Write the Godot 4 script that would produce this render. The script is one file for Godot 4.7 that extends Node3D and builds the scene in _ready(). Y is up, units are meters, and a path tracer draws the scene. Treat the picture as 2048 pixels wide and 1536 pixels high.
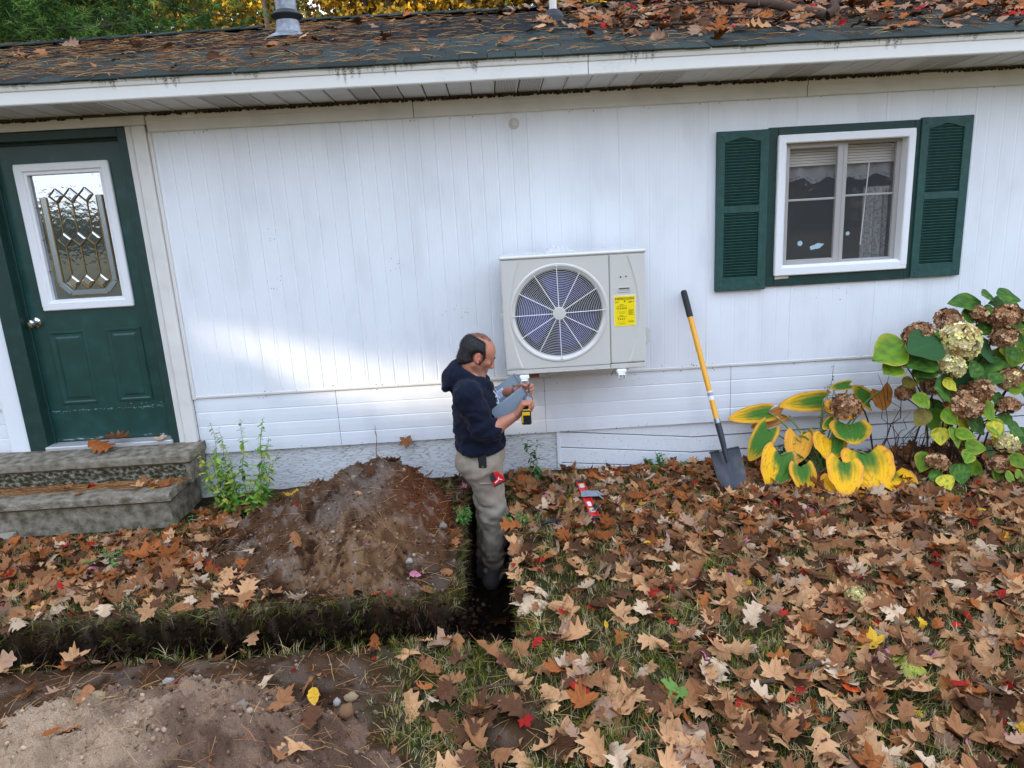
extends Node3D
# A white clad house in autumn shade: a man fits a disconnect box below a wall-hung outdoor unit, beside a fresh trench and two soil piles.

class MB:
	var v := PackedVector3Array()
	var n := PackedVector3Array()
	var c := PackedColorArray()
	var u := PackedVector2Array()
	var col := Color.WHITE
	var use_uv := false

	func trin(p: Vector3, q: Vector3, r: Vector3, a: Vector3, b: Vector3, d: Vector3) -> void:   # counter-clockwise from outside
		v.append(p); v.append(r); v.append(q)
		n.append(a); n.append(d); n.append(b)
		c.append(col); c.append(col); c.append(col)
		if use_uv:
			u.append(Vector2.ZERO); u.append(Vector2.ZERO); u.append(Vector2.ZERO)

	func tric(p: Vector3, q: Vector3, r: Vector3, a: Vector3, b: Vector3, d: Vector3, ca: Color, cb: Color, cd: Color) -> void:
		v.append(p); v.append(r); v.append(q)
		n.append(a); n.append(d); n.append(b)
		c.append(ca); c.append(cd); c.append(cb)

	func tri(p: Vector3, q: Vector3, r: Vector3) -> void:
		var m := (q - p).cross(r - p).normalized()
		trin(p, q, r, m, m, m)

	func quad(p: Vector3, q: Vector3, r: Vector3, s: Vector3) -> void:
		tri(p, q, r); tri(p, r, s)

	func quad_uv(p: Vector3, q: Vector3, r: Vector3, s: Vector3, a := Vector2(0, 1), b := Vector2(1, 0)) -> void:
		use_uv = true
		var m := (q - p).cross(r - p).normalized()
		for k: Array in [[p, Vector2(a.x, a.y)], [r, Vector2(b.x, b.y)], [q, Vector2(b.x, a.y)], [p, Vector2(a.x, a.y)], [s, Vector2(a.x, b.y)], [r, Vector2(b.x, b.y)]]:
			v.append(k[0]); n.append(m); c.append(col); u.append(k[1])

	func box(lo: Vector3, hi: Vector3, ch := 0.0) -> void:
		cbox(Transform3D(Basis(), (lo + hi) * 0.5), (hi - lo).abs(), ch)

	func cbox(t: Transform3D, size: Vector3, ch := 0.0) -> void:
		var h := size * 0.5
		ch = minf(ch, minf(h.x, minf(h.y, h.z)) * 0.9)
		var ax := [Vector3.RIGHT, Vector3.UP, Vector3.BACK]
		for i in 3:
			for s: float in [-1.0, 1.0]:
				var a: Vector3 = ax[i] * s
				var b: Vector3 = ax[(i + 1) % 3]
				var d: Vector3 = a.cross(b)
				var hb: float = absf(h.dot(b)) - ch
				var hd: float = absf(h.dot(d.abs())) - ch
				var o: Vector3 = a * h.dot(ax[i])
				quad(t * (o - b * hb - d * hd), t * (o + b * hb - d * hd), t * (o + b * hb + d * hd), t * (o - b * hb + d * hd))
		if ch <= 0.0:
			return
		for i in 3:
			var j := (i + 1) % 3
			var k := (i + 2) % 3
			for s: float in [-1.0, 1.0]:
				for w: float in [-1.0, 1.0]:
					var pj: Vector3 = ax[j] * s
					var pk: Vector3 = ax[k] * w
					var li: Vector3 = ax[i] * (h[i] - ch)
					var e1: Vector3 = pj * h[j] + pk * (h[k] - ch)
					var e2: Vector3 = pj * (h[j] - ch) + pk * h[k]
					if _flip(e1, e2, li):
						quad(t * (e1 + li), t * (e1 - li), t * (e2 - li), t * (e2 + li))
					else:
						quad(t * (e1 - li), t * (e1 + li), t * (e2 + li), t * (e2 - li))
		for sx: float in [-1.0, 1.0]:
			for sy: float in [-1.0, 1.0]:
				for sz: float in [-1.0, 1.0]:
					var a := Vector3(sx * h.x, sy * (h.y - ch), sz * (h.z - ch))
					var b := Vector3(sx * (h.x - ch), sy * h.y, sz * (h.z - ch))
					var d := Vector3(sx * (h.x - ch), sy * (h.y - ch), sz * h.z)
					if (b - a).cross(d - a).dot(Vector3(sx, sy, sz)) > 0.0:
						tri(t * a, t * b, t * d)
					else:
						tri(t * a, t * d, t * b)

	func _flip(e1: Vector3, e2: Vector3, li: Vector3) -> bool:
		return (li * 2.0).cross(e2 - e1).dot(e1 + e2) < 0.0

	func tube(p: PackedVector3Array, r: PackedFloat32Array, sides := 6, cap := true) -> void:
		var m := p.size()
		var up := Vector3(0.31, 0.87, 0.38)
		var rings := []
		var dirs := []
		for i in m:
			var d := (p[mini(i + 1, m - 1)] - p[maxi(i - 1, 0)]).normalized()
			var a := d.cross(up)
			if a.length() < 0.05:
				a = d.cross(Vector3.RIGHT)
			a = a.normalized()
			up = a.cross(d).normalized()
			var ring := PackedVector3Array()
			for k in sides:
				var w := TAU * k / sides
				ring.append(a * cos(w) + up * sin(w))
			rings.append(ring); dirs.append(d)
		for i in m - 1:
			var r0: PackedVector3Array = rings[i]
			var r1: PackedVector3Array = rings[i + 1]
			for k in sides:
				var l := (k + 1) % sides
				var a := p[i] + r0[k] * r[i]
				var b := p[i] + r0[l] * r[i]
				var d := p[i + 1] + r1[l] * r[i + 1]
				var e := p[i + 1] + r1[k] * r[i + 1]
				trin(a, e, d, r0[k], r1[k], r1[l])
				trin(a, d, b, r0[k], r1[l], r0[l])
		if cap:
			for e in 2:
				var i := 0 if e == 0 else m - 1
				var ring: PackedVector3Array = rings[i]
				for k in range(1, sides - 1):
					if e == 0:
						tri(p[i] + ring[0] * r[i], p[i] + ring[k] * r[i], p[i] + ring[k + 1] * r[i])
					else:
						tri(p[i] + ring[0] * r[i], p[i] + ring[k + 1] * r[i], p[i] + ring[k] * r[i])

	func rod(a: Vector3, b: Vector3, r0: float, r1: float, sides := 8) -> void:
		tube(PackedVector3Array([a, b]), PackedFloat32Array([r0, r1]), sides)

	func lathe(t: Transform3D, prof: PackedVector2Array, segs := 24, flat := false) -> void:   # profile of (radius, height) going up
		for i in prof.size() - 1:
			var a := prof[i]
			var b := prof[i + 1]
			var e := (b - a).normalized()
			var nn := Vector2(e.y, -e.x)
			for k in segs:
				var w0 := TAU * k / segs
				var w1 := TAU * (k + 1) / segs
				var d0 := Vector3(cos(w0), 0, sin(w0))
				var d1 := Vector3(cos(w1), 0, sin(w1))
				var p0 := t * (d0 * a.x + Vector3.UP * a.y)
				var p1 := t * (d1 * a.x + Vector3.UP * a.y)
				var q0 := t * (d0 * b.x + Vector3.UP * b.y)
				var q1 := t * (d1 * b.x + Vector3.UP * b.y)
				var n0 := (t.basis * (d0 * nn.x + Vector3.UP * nn.y)).normalized()
				var n1 := (t.basis * (d1 * nn.x + Vector3.UP * nn.y)).normalized()
				if a.x > 1e-6:
					trin(p0, q0, p1, n0, n0, n1)
				if b.x > 1e-6:
					trin(p1, q0, q1, n1, n0, n1)

	func torus(t: Transform3D, R: float, r: float, segs := 48, sides := 6) -> void:   # around local z
		for i in segs:
			for k in sides:
				var q := []
				for w: Array in [[i, k], [i + 1, k], [i + 1, k + 1], [i, k + 1]]:
					var a: float = TAU * w[0] / segs
					var b: float = TAU * w[1] / sides
					var d := Vector3(cos(a), sin(a), 0)
					var nn := d * cos(b) + Vector3.BACK * sin(b)
					q.append(t * (d * R + nn * r)); q.append((t.basis * nn).normalized())
				trin(q[0], q[2], q[4], q[1], q[3], q[5])
				trin(q[0], q[4], q[6], q[1], q[5], q[7])

	func prism(poly: PackedVector2Array, t: Transform3D, depth: float) -> void:   # counter-clockwise polygon in local xy, extruded along +z
		var idx := Geometry2D.triangulate_polygon(poly)
		for i in range(0, idx.size(), 3):
			var a := poly[idx[i]]
			var b := poly[idx[i + 1]]
			var d := poly[idx[i + 2]]
			if (b - a).cross(d - a) < 0.0:
				var x := b
				b = d
				d = x
			tri(t * Vector3(a.x, a.y, depth), t * Vector3(b.x, b.y, depth), t * Vector3(d.x, d.y, depth))
			tri(t * Vector3(a.x, a.y, 0), t * Vector3(d.x, d.y, 0), t * Vector3(b.x, b.y, 0))
		for i in poly.size():
			var a := poly[i]
			var b := poly[(i + 1) % poly.size()]
			quad(t * Vector3(a.x, a.y, 0), t * Vector3(b.x, b.y, 0), t * Vector3(b.x, b.y, depth), t * Vector3(a.x, a.y, depth))

	func strip(prof: PackedVector2Array, x0: float, x1: float) -> void:   # profile of (y, z) going up, drawn along x, facing +z
		for i in prof.size() - 1:
			quad(Vector3(x0, prof[i].x, prof[i].y), Vector3(x1, prof[i].x, prof[i].y), Vector3(x1, prof[i + 1].x, prof[i + 1].y), Vector3(x0, prof[i + 1].x, prof[i + 1].y))

	func add(m: MB, t: Transform3D) -> void:
		for i in m.v.size():
			v.append(t * m.v[i]); n.append((t.basis * m.n[i]).normalized()); c.append(m.c[i])

	func mesh() -> ArrayMesh:
		var a := []
		a.resize(Mesh.ARRAY_MAX)
		a[Mesh.ARRAY_VERTEX] = v
		a[Mesh.ARRAY_NORMAL] = n
		a[Mesh.ARRAY_COLOR] = c
		if use_uv:
			a[Mesh.ARRAY_TEX_UV] = u
		var m := ArrayMesh.new()
		m.add_surface_from_arrays(Mesh.PRIMITIVE_TRIANGLES, a)
		return m

var rng := RandomNumberGenerator.new()
var noise := FastNoiseLite.new()
var fine := FastNoiseLite.new()
var used_names := {}
var M := {}

func numbered(called: String) -> String:
	var k: int = used_names.get(called, 0)
	used_names[called] = k + 1
	return called if k == 0 else "%s_%03d" % [called, k]

func sub_name(parent: Node, called: String) -> String:
	var key := "%d/%s" % [parent.get_instance_id(), called]
	var k: int = used_names.get(key, 0)
	used_names[key] = k + 1
	return called if k == 0 else "%s_%03d" % [called, k]

func thing(called: String, label: String, category: String, at := Vector3.ZERO, group := "") -> Node3D:
	var o := Node3D.new()
	o.name = numbered(called)
	add_child(o, true)
	o.position = at
	o.set_meta("label", label)
	o.set_meta("category", category)
	if group:
		o.set_meta("group", group)
	return o

func obj(called: String, shape, m: Material, parent: Node3D = null, stuff := false) -> MeshInstance3D:   # shape in world axes; placed under its thing
	var o := MeshInstance3D.new()
	o.mesh = shape.mesh() if shape is MB else shape
	o.material_override = m
	var p: Node3D = parent if parent else self
	o.name = numbered(called) if p == self else sub_name(p, called)
	p.add_child(o, true)
	if p != self and not p is MeshInstance3D:
		o.position = -p.position
	if stuff:
		o.set_meta("kind", "stuff")
	return o

func put(called: String, shape: Mesh, m: Material, t: Transform3D, parent: Node3D = null) -> MeshInstance3D:   # a shared mesh set at a place in world axes
	var o := MeshInstance3D.new()
	o.mesh = shape
	o.material_override = m
	var p: Node3D = parent if parent else self
	o.name = numbered(called) if p == self else sub_name(p, called)
	p.add_child(o, true)
	o.transform = t
	if p != self and not p is MeshInstance3D:
		o.position -= p.position
	return o

func tag(o: Node3D, label: String, category: String, group := "") -> Node3D:
	o.set_meta("label", label)
	o.set_meta("category", category)
	if group:
		o.set_meta("group", group)
	return o

func many(called: String, shape: Mesh, m: Material, ts: Array, cs: Array, parent: Node3D = null) -> MultiMeshInstance3D:
	var mm := MultiMesh.new()
	mm.transform_format = MultiMesh.TRANSFORM_3D
	mm.use_colors = true
	mm.mesh = shape
	mm.instance_count = ts.size()
	for i in ts.size():
		mm.set_instance_transform(i, ts[i])
		mm.set_instance_color(i, cs[i])
	var o := MultiMeshInstance3D.new()
	o.multimesh = mm
	o.material_override = m
	var p: Node3D = parent if parent else self
	o.name = numbered(called) if p == self else sub_name(p, called)
	p.add_child(o, true)
	if p != self and not p is MeshInstance3D:
		o.position = -p.position
	o.set_meta("kind", "stuff")
	return o

func lin(r: float, g: float, b: float, k := 1.0) -> Color:   # base colour given as 0-255 sRGB, as a linear value times k
	var c := Color(r / 255.0, g / 255.0, b / 255.0).srgb_to_linear()
	return Color(c.r * k, c.g * k, c.b * k)

func srgb(r: float, g: float, b: float, k := 1.0) -> Color:
	return lin(r, g, b, k).linear_to_srgb()

func mat(c: Color, rough := 0.6, metal := 0.0) -> StandardMaterial3D:   # c in sRGB
	var m := StandardMaterial3D.new()
	m.albedo_color = c
	m.roughness = rough
	m.metallic = metal
	if rough >= 0.85:
		m.metallic_specular = 0.18   # dry, dull stuff: hardly any sheen at a low angle
	return m

func vmat(rough := 0.8) -> StandardMaterial3D:
	var m := mat(Color.WHITE, rough)
	m.vertex_color_use_as_albedo = true
	return m

func ntex(freq: float, stops: Array, sd := 1, kind := 0, octaves := 4, size := 512) -> NoiseTexture2D:   # stops of [offset, colour]
	var f := FastNoiseLite.new()
	f.noise_type = FastNoiseLite.TYPE_SIMPLEX_SMOOTH if kind != 2 else FastNoiseLite.TYPE_CELLULAR
	f.seed = sd
	f.frequency = freq
	f.fractal_type = FastNoiseLite.FRACTAL_RIDGED if kind == 1 else FastNoiseLite.FRACTAL_FBM
	f.fractal_octaves = octaves
	var t := NoiseTexture2D.new()
	t.width = size
	t.height = size
	t.seamless = true
	t.noise = f
	if stops.size() > 0:
		var g := Gradient.new()
		var offs := PackedFloat32Array()
		var cols := PackedColorArray()
		for s: Array in stops:
			offs.append(s[0]); cols.append(s[1])
		g.offsets = offs
		g.colors = cols
		t.color_ramp = g
	return t

func tri_tex(m: StandardMaterial3D, albedo: Texture2D, scale: Vector3, relief: Texture2D = null, cm := 0.3) -> StandardMaterial3D:
	m.uv1_triplanar = true
	m.uv1_world_triplanar = true
	m.uv1_scale = scale
	if albedo:
		m.albedo_texture = albedo
	if relief:
		m.heightmap_enabled = true
		m.heightmap_texture = relief
		m.heightmap_scale = cm
	return m

func g(v: float) -> Color:
	return Color(v, v, v)

func rr(a: float, b: float) -> float:
	return rng.randf_range(a, b)

func pick(a: Array):
	return a[rng.randi() % a.size()]

func sstep(a: float, b: float, x: float) -> float:
	return smoothstep(a, b, x)

const SUN := Vector3(-0.82, 0.34, 0.46)   # towards the sun

func _ready() -> void:
	# camera
	var cam := Camera3D.new()
	cam.name = "camera"
	add_child(cam)
	cam.position = Vector3(0, 1.791, 4.644)
	cam.rotation = Vector3(-0.2442, -0.0182, -0.0568)
	cam.fov = 56.82
	cam.near = 0.05
	cam.far = 400.0
	cam.current = true
	# sky
	var sky := ProceduralSkyMaterial.new()
	sky.sky_top_color = Color(0.71, 0.77, 0.87)
	sky.sky_horizon_color = Color(0.93, 0.92, 0.91)
	sky.sky_curve = 0.12
	sky.ground_bottom_color = Color(0.2, 0.17, 0.13)
	sky.ground_horizon_color = Color(0.5, 0.48, 0.45)
	sky.sky_energy_multiplier = 1.5
	var s := Sky.new()
	s.sky_material = sky
	var env := Environment.new()
	env.background_mode = Environment.BG_SKY
	env.sky = s
	env.tonemap_mode = Environment.TONE_MAPPER_LINEAR
	env.tonemap_exposure = 1.7
	env.sdfgi_enabled = true
	env.ssao_enabled = true
	env.ssil_enabled = true
	var we := WorldEnvironment.new()
	we.name = "world"
	we.environment = env
	add_child(we)
	# sun
	var sun := DirectionalLight3D.new()
	sun.name = "sun"
	add_child(sun)
	sun.position = SUN * 30.0
	sun.look_at_from_position(SUN * 30.0, Vector3.ZERO)
	sun.light_energy = 1.0
	sun.light_color = Color(1.0, 0.93, 0.82)
	sun.light_angular_distance = 0.6
	sun.shadow_enabled = true
	# the place
	rng.seed = 20241
	noise.seed = 5
	noise.frequency = 1.0
	noise.fractal_octaves = 3
	fine.seed = 11
	fine.frequency = 1.0
	fine.fractal_octaves = 2
	materials()
	var t0 := Time.get_ticks_msec()
	for step: Callable in [build_house, build_ground, build_trees, build_unit, build_steps, build_person, build_tools, build_plants, build_leaves, build_grass, build_small]:
		step.call()
		var t1 := Time.get_ticks_msec()
		print(step.get_method(), " ", t1 - t0)
		t0 = t1

func materials() -> void:
	# white clad wall: a little grime in soft drifts
	var grime := ntex(0.006, [[0.0, srgb(222, 224, 226)], [0.45, srgb(232, 234, 236)], [1.0, srgb(236, 238, 240)]], 3, 0, 5)
	M.siding = tri_tex(mat(Color.WHITE, 0.38), grime, Vector3(0.9, 0.35, 0.9))
	M.trim = tri_tex(mat(Color(0.95, 0.925, 0.885), 0.5), grime, Vector3(1.3, 1.3, 1.3))
	M.vinyl = mat(srgb(236, 236, 236), 0.35)
	M.sash = mat(srgb(168, 163, 158), 0.5)
	var peel := ntex(0.010, [[0.0, srgb(222, 223, 222)], [0.62, srgb(214, 215, 214)], [0.80, srgb(188, 186, 182)], [0.90, srgb(132, 126, 118)], [1.0, srgb(86, 80, 72)]], 8, 1, 5, 1024)
	var peel_h := ntex(0.010, [[0.0, g(1.0)], [0.72, g(0.85)], [0.90, g(0.2)], [1.0, g(0.0)]], 8, 1, 5, 1024)
	M.peeling = tri_tex(mat(Color.WHITE, 0.75), peel, Vector3(0.9, 4.0, 0.9), peel_h, 0.3)
	var flake := ntex(0.05, [[0.0, srgb(120, 112, 104)], [0.16, srgb(205, 204, 202)], [0.24, srgb(226, 227, 228)], [1.0, srgb(232, 233, 234)]], 21, 0, 4)
	M.plank = tri_tex(mat(Color.WHITE, 0.6), flake, Vector3(1.2, 2.0, 1.2), flake, 0.15)
	var green := ntex(0.012, [[0.0, srgb(24, 58, 52)], [0.6, srgb(28, 66, 60)], [1.0, srgb(36, 78, 74)]], 14, 0, 4)
	M.green = tri_tex(mat(Color.WHITE, 0.38), green, Vector3(1.0, 1.0, 1.0))
	M.green_casing = tri_tex(mat(Color(0.85, 0.85, 0.85), 0.5), green, Vector3(1.7, 1.7, 1.7))
	M.shutter = tri_tex(mat(Color(1.1, 1.1, 1.1), 0.55), green, Vector3(2.3, 2.3, 2.3))
	M.dark = mat(srgb(30, 28, 27), 0.9)
	M.room = mat(srgb(74, 64, 56), 0.9)
	M.pane = mat(Color(1, 1, 1, 0.05), 0.02)
	M.pane.transparency = BaseMaterial3D.TRANSPARENCY_ALPHA
	M.pane.metallic_specular = 0.7
	M.soffit = tri_tex(mat(Color(0.90, 0.885, 0.86), 0.5), grime, Vector3(1.6, 1.6, 1.6))
	M.chrome = mat(srgb(205, 205, 205), 0.12, 1.0)
	M.steel = mat(srgb(150, 152, 155), 0.35, 0.9)
	var zinc := ntex(0.03, [[0.0, srgb(110, 112, 116)], [1.0, srgb(160, 163, 168)]], 33, 0, 4, 256)
	M.zinc = tri_tex(mat(Color.WHITE, 0.5, 0.55), zinc, Vector3(3, 3, 3))
	M.rust = mat(srgb(120, 72, 50), 0.8)
	M.black = mat(srgb(26, 26, 28), 0.5)
	M.rubber = mat(srgb(38, 38, 40), 0.7)
	M.brass = mat(srgb(150, 118, 66), 0.4, 0.9)
	var grit := ntex(0.09, [], 41, 0, 3)
	M.grit = grit
	M.shingles = []
	for k in 6:
		var f := 0.75 + 0.11 * k
		var sh := ntex(0.08, [[0.0, srgb(28, 34, 33, f)], [0.5, srgb(43, 49, 44, f)], [1.0, srgb(64, 72, 68, f)]], 50 + k % 2, 0, 4, 256)
		M.shingles.append(tri_tex(mat(Color.WHITE, 0.9), sh, Vector3(4, 4, 4), grit, 0.1))
	var moss := ntex(0.009, [[0.0, srgb(84, 78, 60)], [0.34, srgb(114, 106, 90)], [0.5, srgb(130, 121, 105)], [0.75, srgb(144, 135, 119)], [1.0, srgb(170, 161, 146)]], 61, 0, 7, 1024)
	M.concrete = tri_tex(mat(Color.WHITE, 0.95), moss, Vector3(1.3, 1.3, 1.3), grit, 0.4)
	var lichen := ntex(0.035, [[0.0, srgb(40, 42, 28)], [0.4, srgb(64, 62, 46)], [0.6, srgb(108, 102, 88)], [0.8, srgb(146, 140, 126)], [1.0, srgb(176, 170, 158)]], 62, 0, 5)
	M.concrete_mossy = tri_tex(mat(Color.WHITE, 0.95), lichen, Vector3(1.2, 1.8, 1.2), lichen, 0.5)
	# soil and lawn: colour comes with the vertices, grain from the texture
	var grain := ntex(0.11, [[0.0, g(0.55)], [0.5, g(0.86)], [1.0, g(1.0)]], 71, 0, 4, 1024)
	M.grain_tex = grain
	M.soil = tri_tex(vmat(0.95), grain, Vector3(1.6, 1.6, 1.6), grain, 0.8)
	M.clod = vmat(0.95)
	M.leaf = vmat(0.85)
	M.leaf.backlight = Color(0.25, 0.25, 0.25)
	M.grass = vmat(0.85)
	M.grass.backlight = Color(0.3, 0.3, 0.3)
	M.needle = vmat(0.85)
	M.plant = vmat(0.6)
	M.plant.metallic_specular = 0.3
	M.plant.backlight = Color(0.3, 0.3, 0.3)
	M.crown = vmat(0.85)
	M.crown.backlight = Color(0.9, 0.9, 0.9)
	M.floret = vmat(0.9)
	var bark := ntex(0.02, [[0.0, srgb(58, 50, 44)], [1.0, srgb(112, 100, 90)]], 81, 1, 4, 256)
	M.bark = tri_tex(mat(Color.WHITE, 0.95), bark, Vector3(3, 0.7, 3), bark, 1.5)
	M.twig = mat(srgb(78, 62, 52), 0.9)
	M.stem = mat(srgb(70, 54, 44), 0.85)
	M.green_stem = mat(srgb(96, 124, 62), 0.6)

const EAVE_Z := 0.42
const SLOPE := 0.3333

func roof_y(z: float) -> float:
	return 2.585 + SLOPE * (EAVE_Z - z)

func panel_profile(x0: float, x1: float, depth: float) -> PackedVector2Array:   # (x, z) across one panel
	var p := PackedVector2Array([Vector2(x0, -0.0035), Vector2(x0 + 0.003, 0.0), Vector2(x0 + 0.010, 0.0018), Vector2(x0 + 0.017, 0.0), Vector2(x0 + 0.019, -0.0012), Vector2(x0 + 0.023, 0.0)])
	var w := (x1 - x0) / 6.0
	for i in range(1, 6):
		var x := x0 + w * i
		var d := depth * (1.0 if i % 2 == 0 else 0.8)
		p.append_array([Vector2(x - 0.005, 0), Vector2(x - 0.001, -d), Vector2(x + 0.002, -d), Vector2(x + 0.007, 0)])
		for k in range(1, 4):
			if i < 6:
				var xs := x + w * k / 4.0
				p.append_array([Vector2(xs - 0.004, 0), Vector2(xs, -depth * 0.13), Vector2(xs + 0.004, 0)])
	p.append_array([Vector2(x1 - 0.004, 0), Vector2(x1, -0.0035)])
	return p

func siding_panel(x0: float, x1: float, y0: float, y1: float, depth: float, hole: Rect2) -> MB:
	var b := MB.new()
	var p := panel_profile(x0, x1, depth)
	for i in p.size() - 1:
		var m := (p[i].x + p[i + 1].x) * 0.5
		var spans := [[y0, y1]]
		if m > hole.position.x and m < hole.end.x:
			spans = [[y0, hole.position.y], [hole.end.y, y1]]
		for s: Array in spans:
			b.quad(Vector3(p[i].x, s[0], p[i].y), Vector3(p[i + 1].x, s[0], p[i + 1].y), Vector3(p[i + 1].x, s[1], p[i + 1].y), Vector3(p[i].x, s[1], p[i].y))
	return b

func fascia_texture() -> ImageTexture:   # grime that ran down from the drip edge: a stain with its own shape
	var w := 1024
	var h := 64
	var im := Image.create(w, h, false, Image.FORMAT_RGB8)
	var f := FastNoiseLite.new()
	f.seed = 9
	f.frequency = 0.09
	for x in w:
		var drop := maxf(0.0, f.get_noise_2d(x * 0.10, 3.0) * 0.9 + 0.22) * maxf(0.0, 0.5 + f.get_noise_2d(x * 1.4, 40.0) * 0.9)
		var mold := maxf(0.0, f.get_noise_2d(x * 0.09, 90.0) + 0.05)
		for y in h:
			var t := float(y) / h
			var a := clampf((drop * 1.25 - t) * 2.6, 0.0, 0.85) * clampf(0.5 + 1.3 * f.get_noise_2d(x * 2.6, y * 2.2), 0.0, 1.0)
			var mo := mold * clampf(0.55 + f.get_noise_2d(x * 1.3, y * 1.1 + 200.0) * 1.4, 0.0, 1.0) * 0.35
			var c := Color(0.885, 0.87, 0.835).lerp(Color(0.56, 0.58, 0.47), mo).lerp(Color(0.27, 0.25, 0.19), a)
			im.set_pixel(x, y, c)
	return ImageTexture.create_from_image(im)

func build_house() -> void:
	var H := thing("house", "white metal-clad one-storey house with green door and shutters under a leaf-strewn shingle roof", "house", Vector3(0.2, 0, -1.0))
	# solid walls behind the cladding, with the door and window openings left free
	var w := MB.new()
	for b: Array in [[-6.0, -3.17, 0.28, 2.47], [-3.17, -2.18, 2.395, 2.47], [-2.18, 1.80, 0.28, 2.47], [2.72, 6.4, 0.28, 2.47], [1.80, 2.72, 0.28, 1.24], [1.80, 2.72, 2.15, 2.47]]:
		w.box(Vector3(b[0], b[2], -0.13), Vector3(b[1], b[3], -0.016))
	obj("wall", w, M.dark, H)
	w = MB.new()
	w.box(Vector3(-6.0, -0.3, -4.3), Vector3(6.4, 2.44, -4.15))
	w.box(Vector3(-6.15, -0.3, -4.3), Vector3(-6.0, 2.44, -0.016))
	w.box(Vector3(6.4, -0.3, -4.3), Vector3(6.55, 2.44, -0.016))
	obj("side_wall", w, M.siding, H)
	w = MB.new()
	w.box(Vector3(-6.0, 0.22, -4.15), Vector3(6.4, 0.27, -0.14))
	w.box(Vector3(-6.0, 2.36, -4.15), Vector3(6.4, 2.42, -0.14))
	w.box(Vector3(0.9, 0.27, -3.0), Vector3(4.5, 2.36, -2.9))
	obj("room", w, M.room, H)
	# cladding panels
	var hole := Rect2(1.84, 1.27, 0.85, 0.85)
	var xs := [-2.03, -1.456, -0.885, -0.31, 0.262, 0.832, 1.395, 1.955, 2.52, 3.085, 3.65, 4.215, 4.78, 5.345, 5.91, 6.4]
	var none := Rect2(50, 50, 0, 0)
	for i in xs.size() - 1:
		var dp := 0.0035 if xs[i] < 0.2 else 0.0012
		if xs[i] > 1.9 and xs[i] < 2.1:
			obj("siding_panel", siding_panel(xs[i], xs[i + 1], 0.676, 1.27, dp, none), M.siding, H)
			obj("siding_panel", siding_panel(xs[i], xs[i + 1], 2.12, 2.352, dp, none), M.siding, H)
		else:
			obj("siding_panel", siding_panel(xs[i], xs[i + 1], 0.676, 2.352, dp, hole), M.siding, H)
	for i in 5:
		obj("siding_panel", siding_panel(-3.26 - 0.55 * (i + 1), -3.26 - 0.55 * i, 0.676, 2.352, 0.0045, hole), M.siding, H)
	# skirting below: three laps in each length
	for s: Array in [[-2.05, -1.1045], [-1.102, 0.301], [0.303, 1.5735], [1.576, 3.2], [3.205, 6.4], [-6.0, -3.26]]:
		var b := MB.new()
		var p := PackedVector2Array()
		var y := 0.272
		p.append(Vector2(y, -0.03))
		for k in 4:
			var hh := 0.098
			p.append_array([Vector2(y + 0.002, -0.009), Vector2(y + hh * 0.5, -0.0078), Vector2(y + hh - 0.008, -0.009), Vector2(y + hh - 0.005, -0.0115), Vector2(y + hh - 0.001, -0.0115)])
			y += hh
		p.append(Vector2(0.672, -0.012))
		b.strip(p, s[0], s[1])
		obj("skirt_panel", b, M.siding, H)
	var lip := MB.new()
	for s: Array in [[-2.05, 0.262], [0.264, 3.085], [3.087, 6.4], [-6.0, -3.26]]:
		lip.strip(PackedVector2Array([Vector2(0.668, -0.012), Vector2(0.665, 0.003), Vector2(0.676, 0.004), Vector2(0.682, 0.002), Vector2(0.682, -0.004)]), s[0], s[1])
	obj("siding_lip", lip, M.trim, H)
	# foundation skirt: rough sheet on the left, planks in the middle and right
	var fb := MB.new()
	fb.box(Vector3(-3.3, -0.3, -0.08), Vector3(0.386, 0.30, -0.035))
	obj("foundation_sheet", fb, M.peeling, H)
	fb = MB.new()
	fb.box(Vector3(0.386, -0.3, -0.10), Vector3(6.4, 0.31, -0.052))
	obj("foundation_core", fb, M.dark, H)
	fb = MB.new()
	fb.box(Vector3(-6.0, -0.3, -0.10), Vector3(-3.3, 0.31, -0.052))
	obj("foundation_core", fb, M.dark, H)
	fb = MB.new()
	fb.box(Vector3(0.372, -0.2, -0.036), Vector3(0.398, 0.298, -0.022), 0.003)
	obj("foundation_post", fb, M.plank, H)
	for k in 4:   # sagging planks
		var b := MB.new()
		var y := 0.315 - 0.113 * k
		b.cbox(Transform3D(Basis(Vector3.BACK, -0.105), Vector3(0.855, y - 0.045, -0.043)), Vector3(0.93, 0.106, 0.016), 0.003)
		obj("plank", b, M.plank, H)
	for k in 4:
		for s: Array in [[1.302, 2.9], [2.905, 4.6], [4.605, 6.4]]:
			var b := MB.new()
			var y := 0.27 - 0.112 * k
			b.cbox(Transform3D(Basis(Vector3.BACK, 0.006) * Basis(Vector3.RIGHT, -0.06), Vector3((s[0] + s[1]) * 0.5, y - 0.045, -0.041)), Vector3(s[1] - s[0], 0.104, 0.016), 0.003)
			obj("plank", b, M.plank, H)
	# frieze below the soffit, in three lengths
	for s: Array in [[-6.0, -3.3], [-2.04, -0.425], [-0.421, 2.005], [2.009, 6.4]]:
		var b := MB.new()
		b.strip(PackedVector2Array([Vector2(2.352, -0.004), Vector2(2.352, 0.014), Vector2(2.358, 0.018), Vector2(2.415, 0.018), Vector2(2.419, 0.024), Vector2(2.451, 0.026)]), s[0], s[1])
		obj("frieze_board", b, M.trim, H)
	var gap := MB.new()
	gap.box(Vector3(-6.0, 2.452, -0.02), Vector3(6.4, 2.463, 0.034))
	obj("soffit_gap", gap, mat(srgb(84, 76, 66), 0.9), H)
	# debris caught in the gap
	var tc := []
	var cc := []
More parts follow.
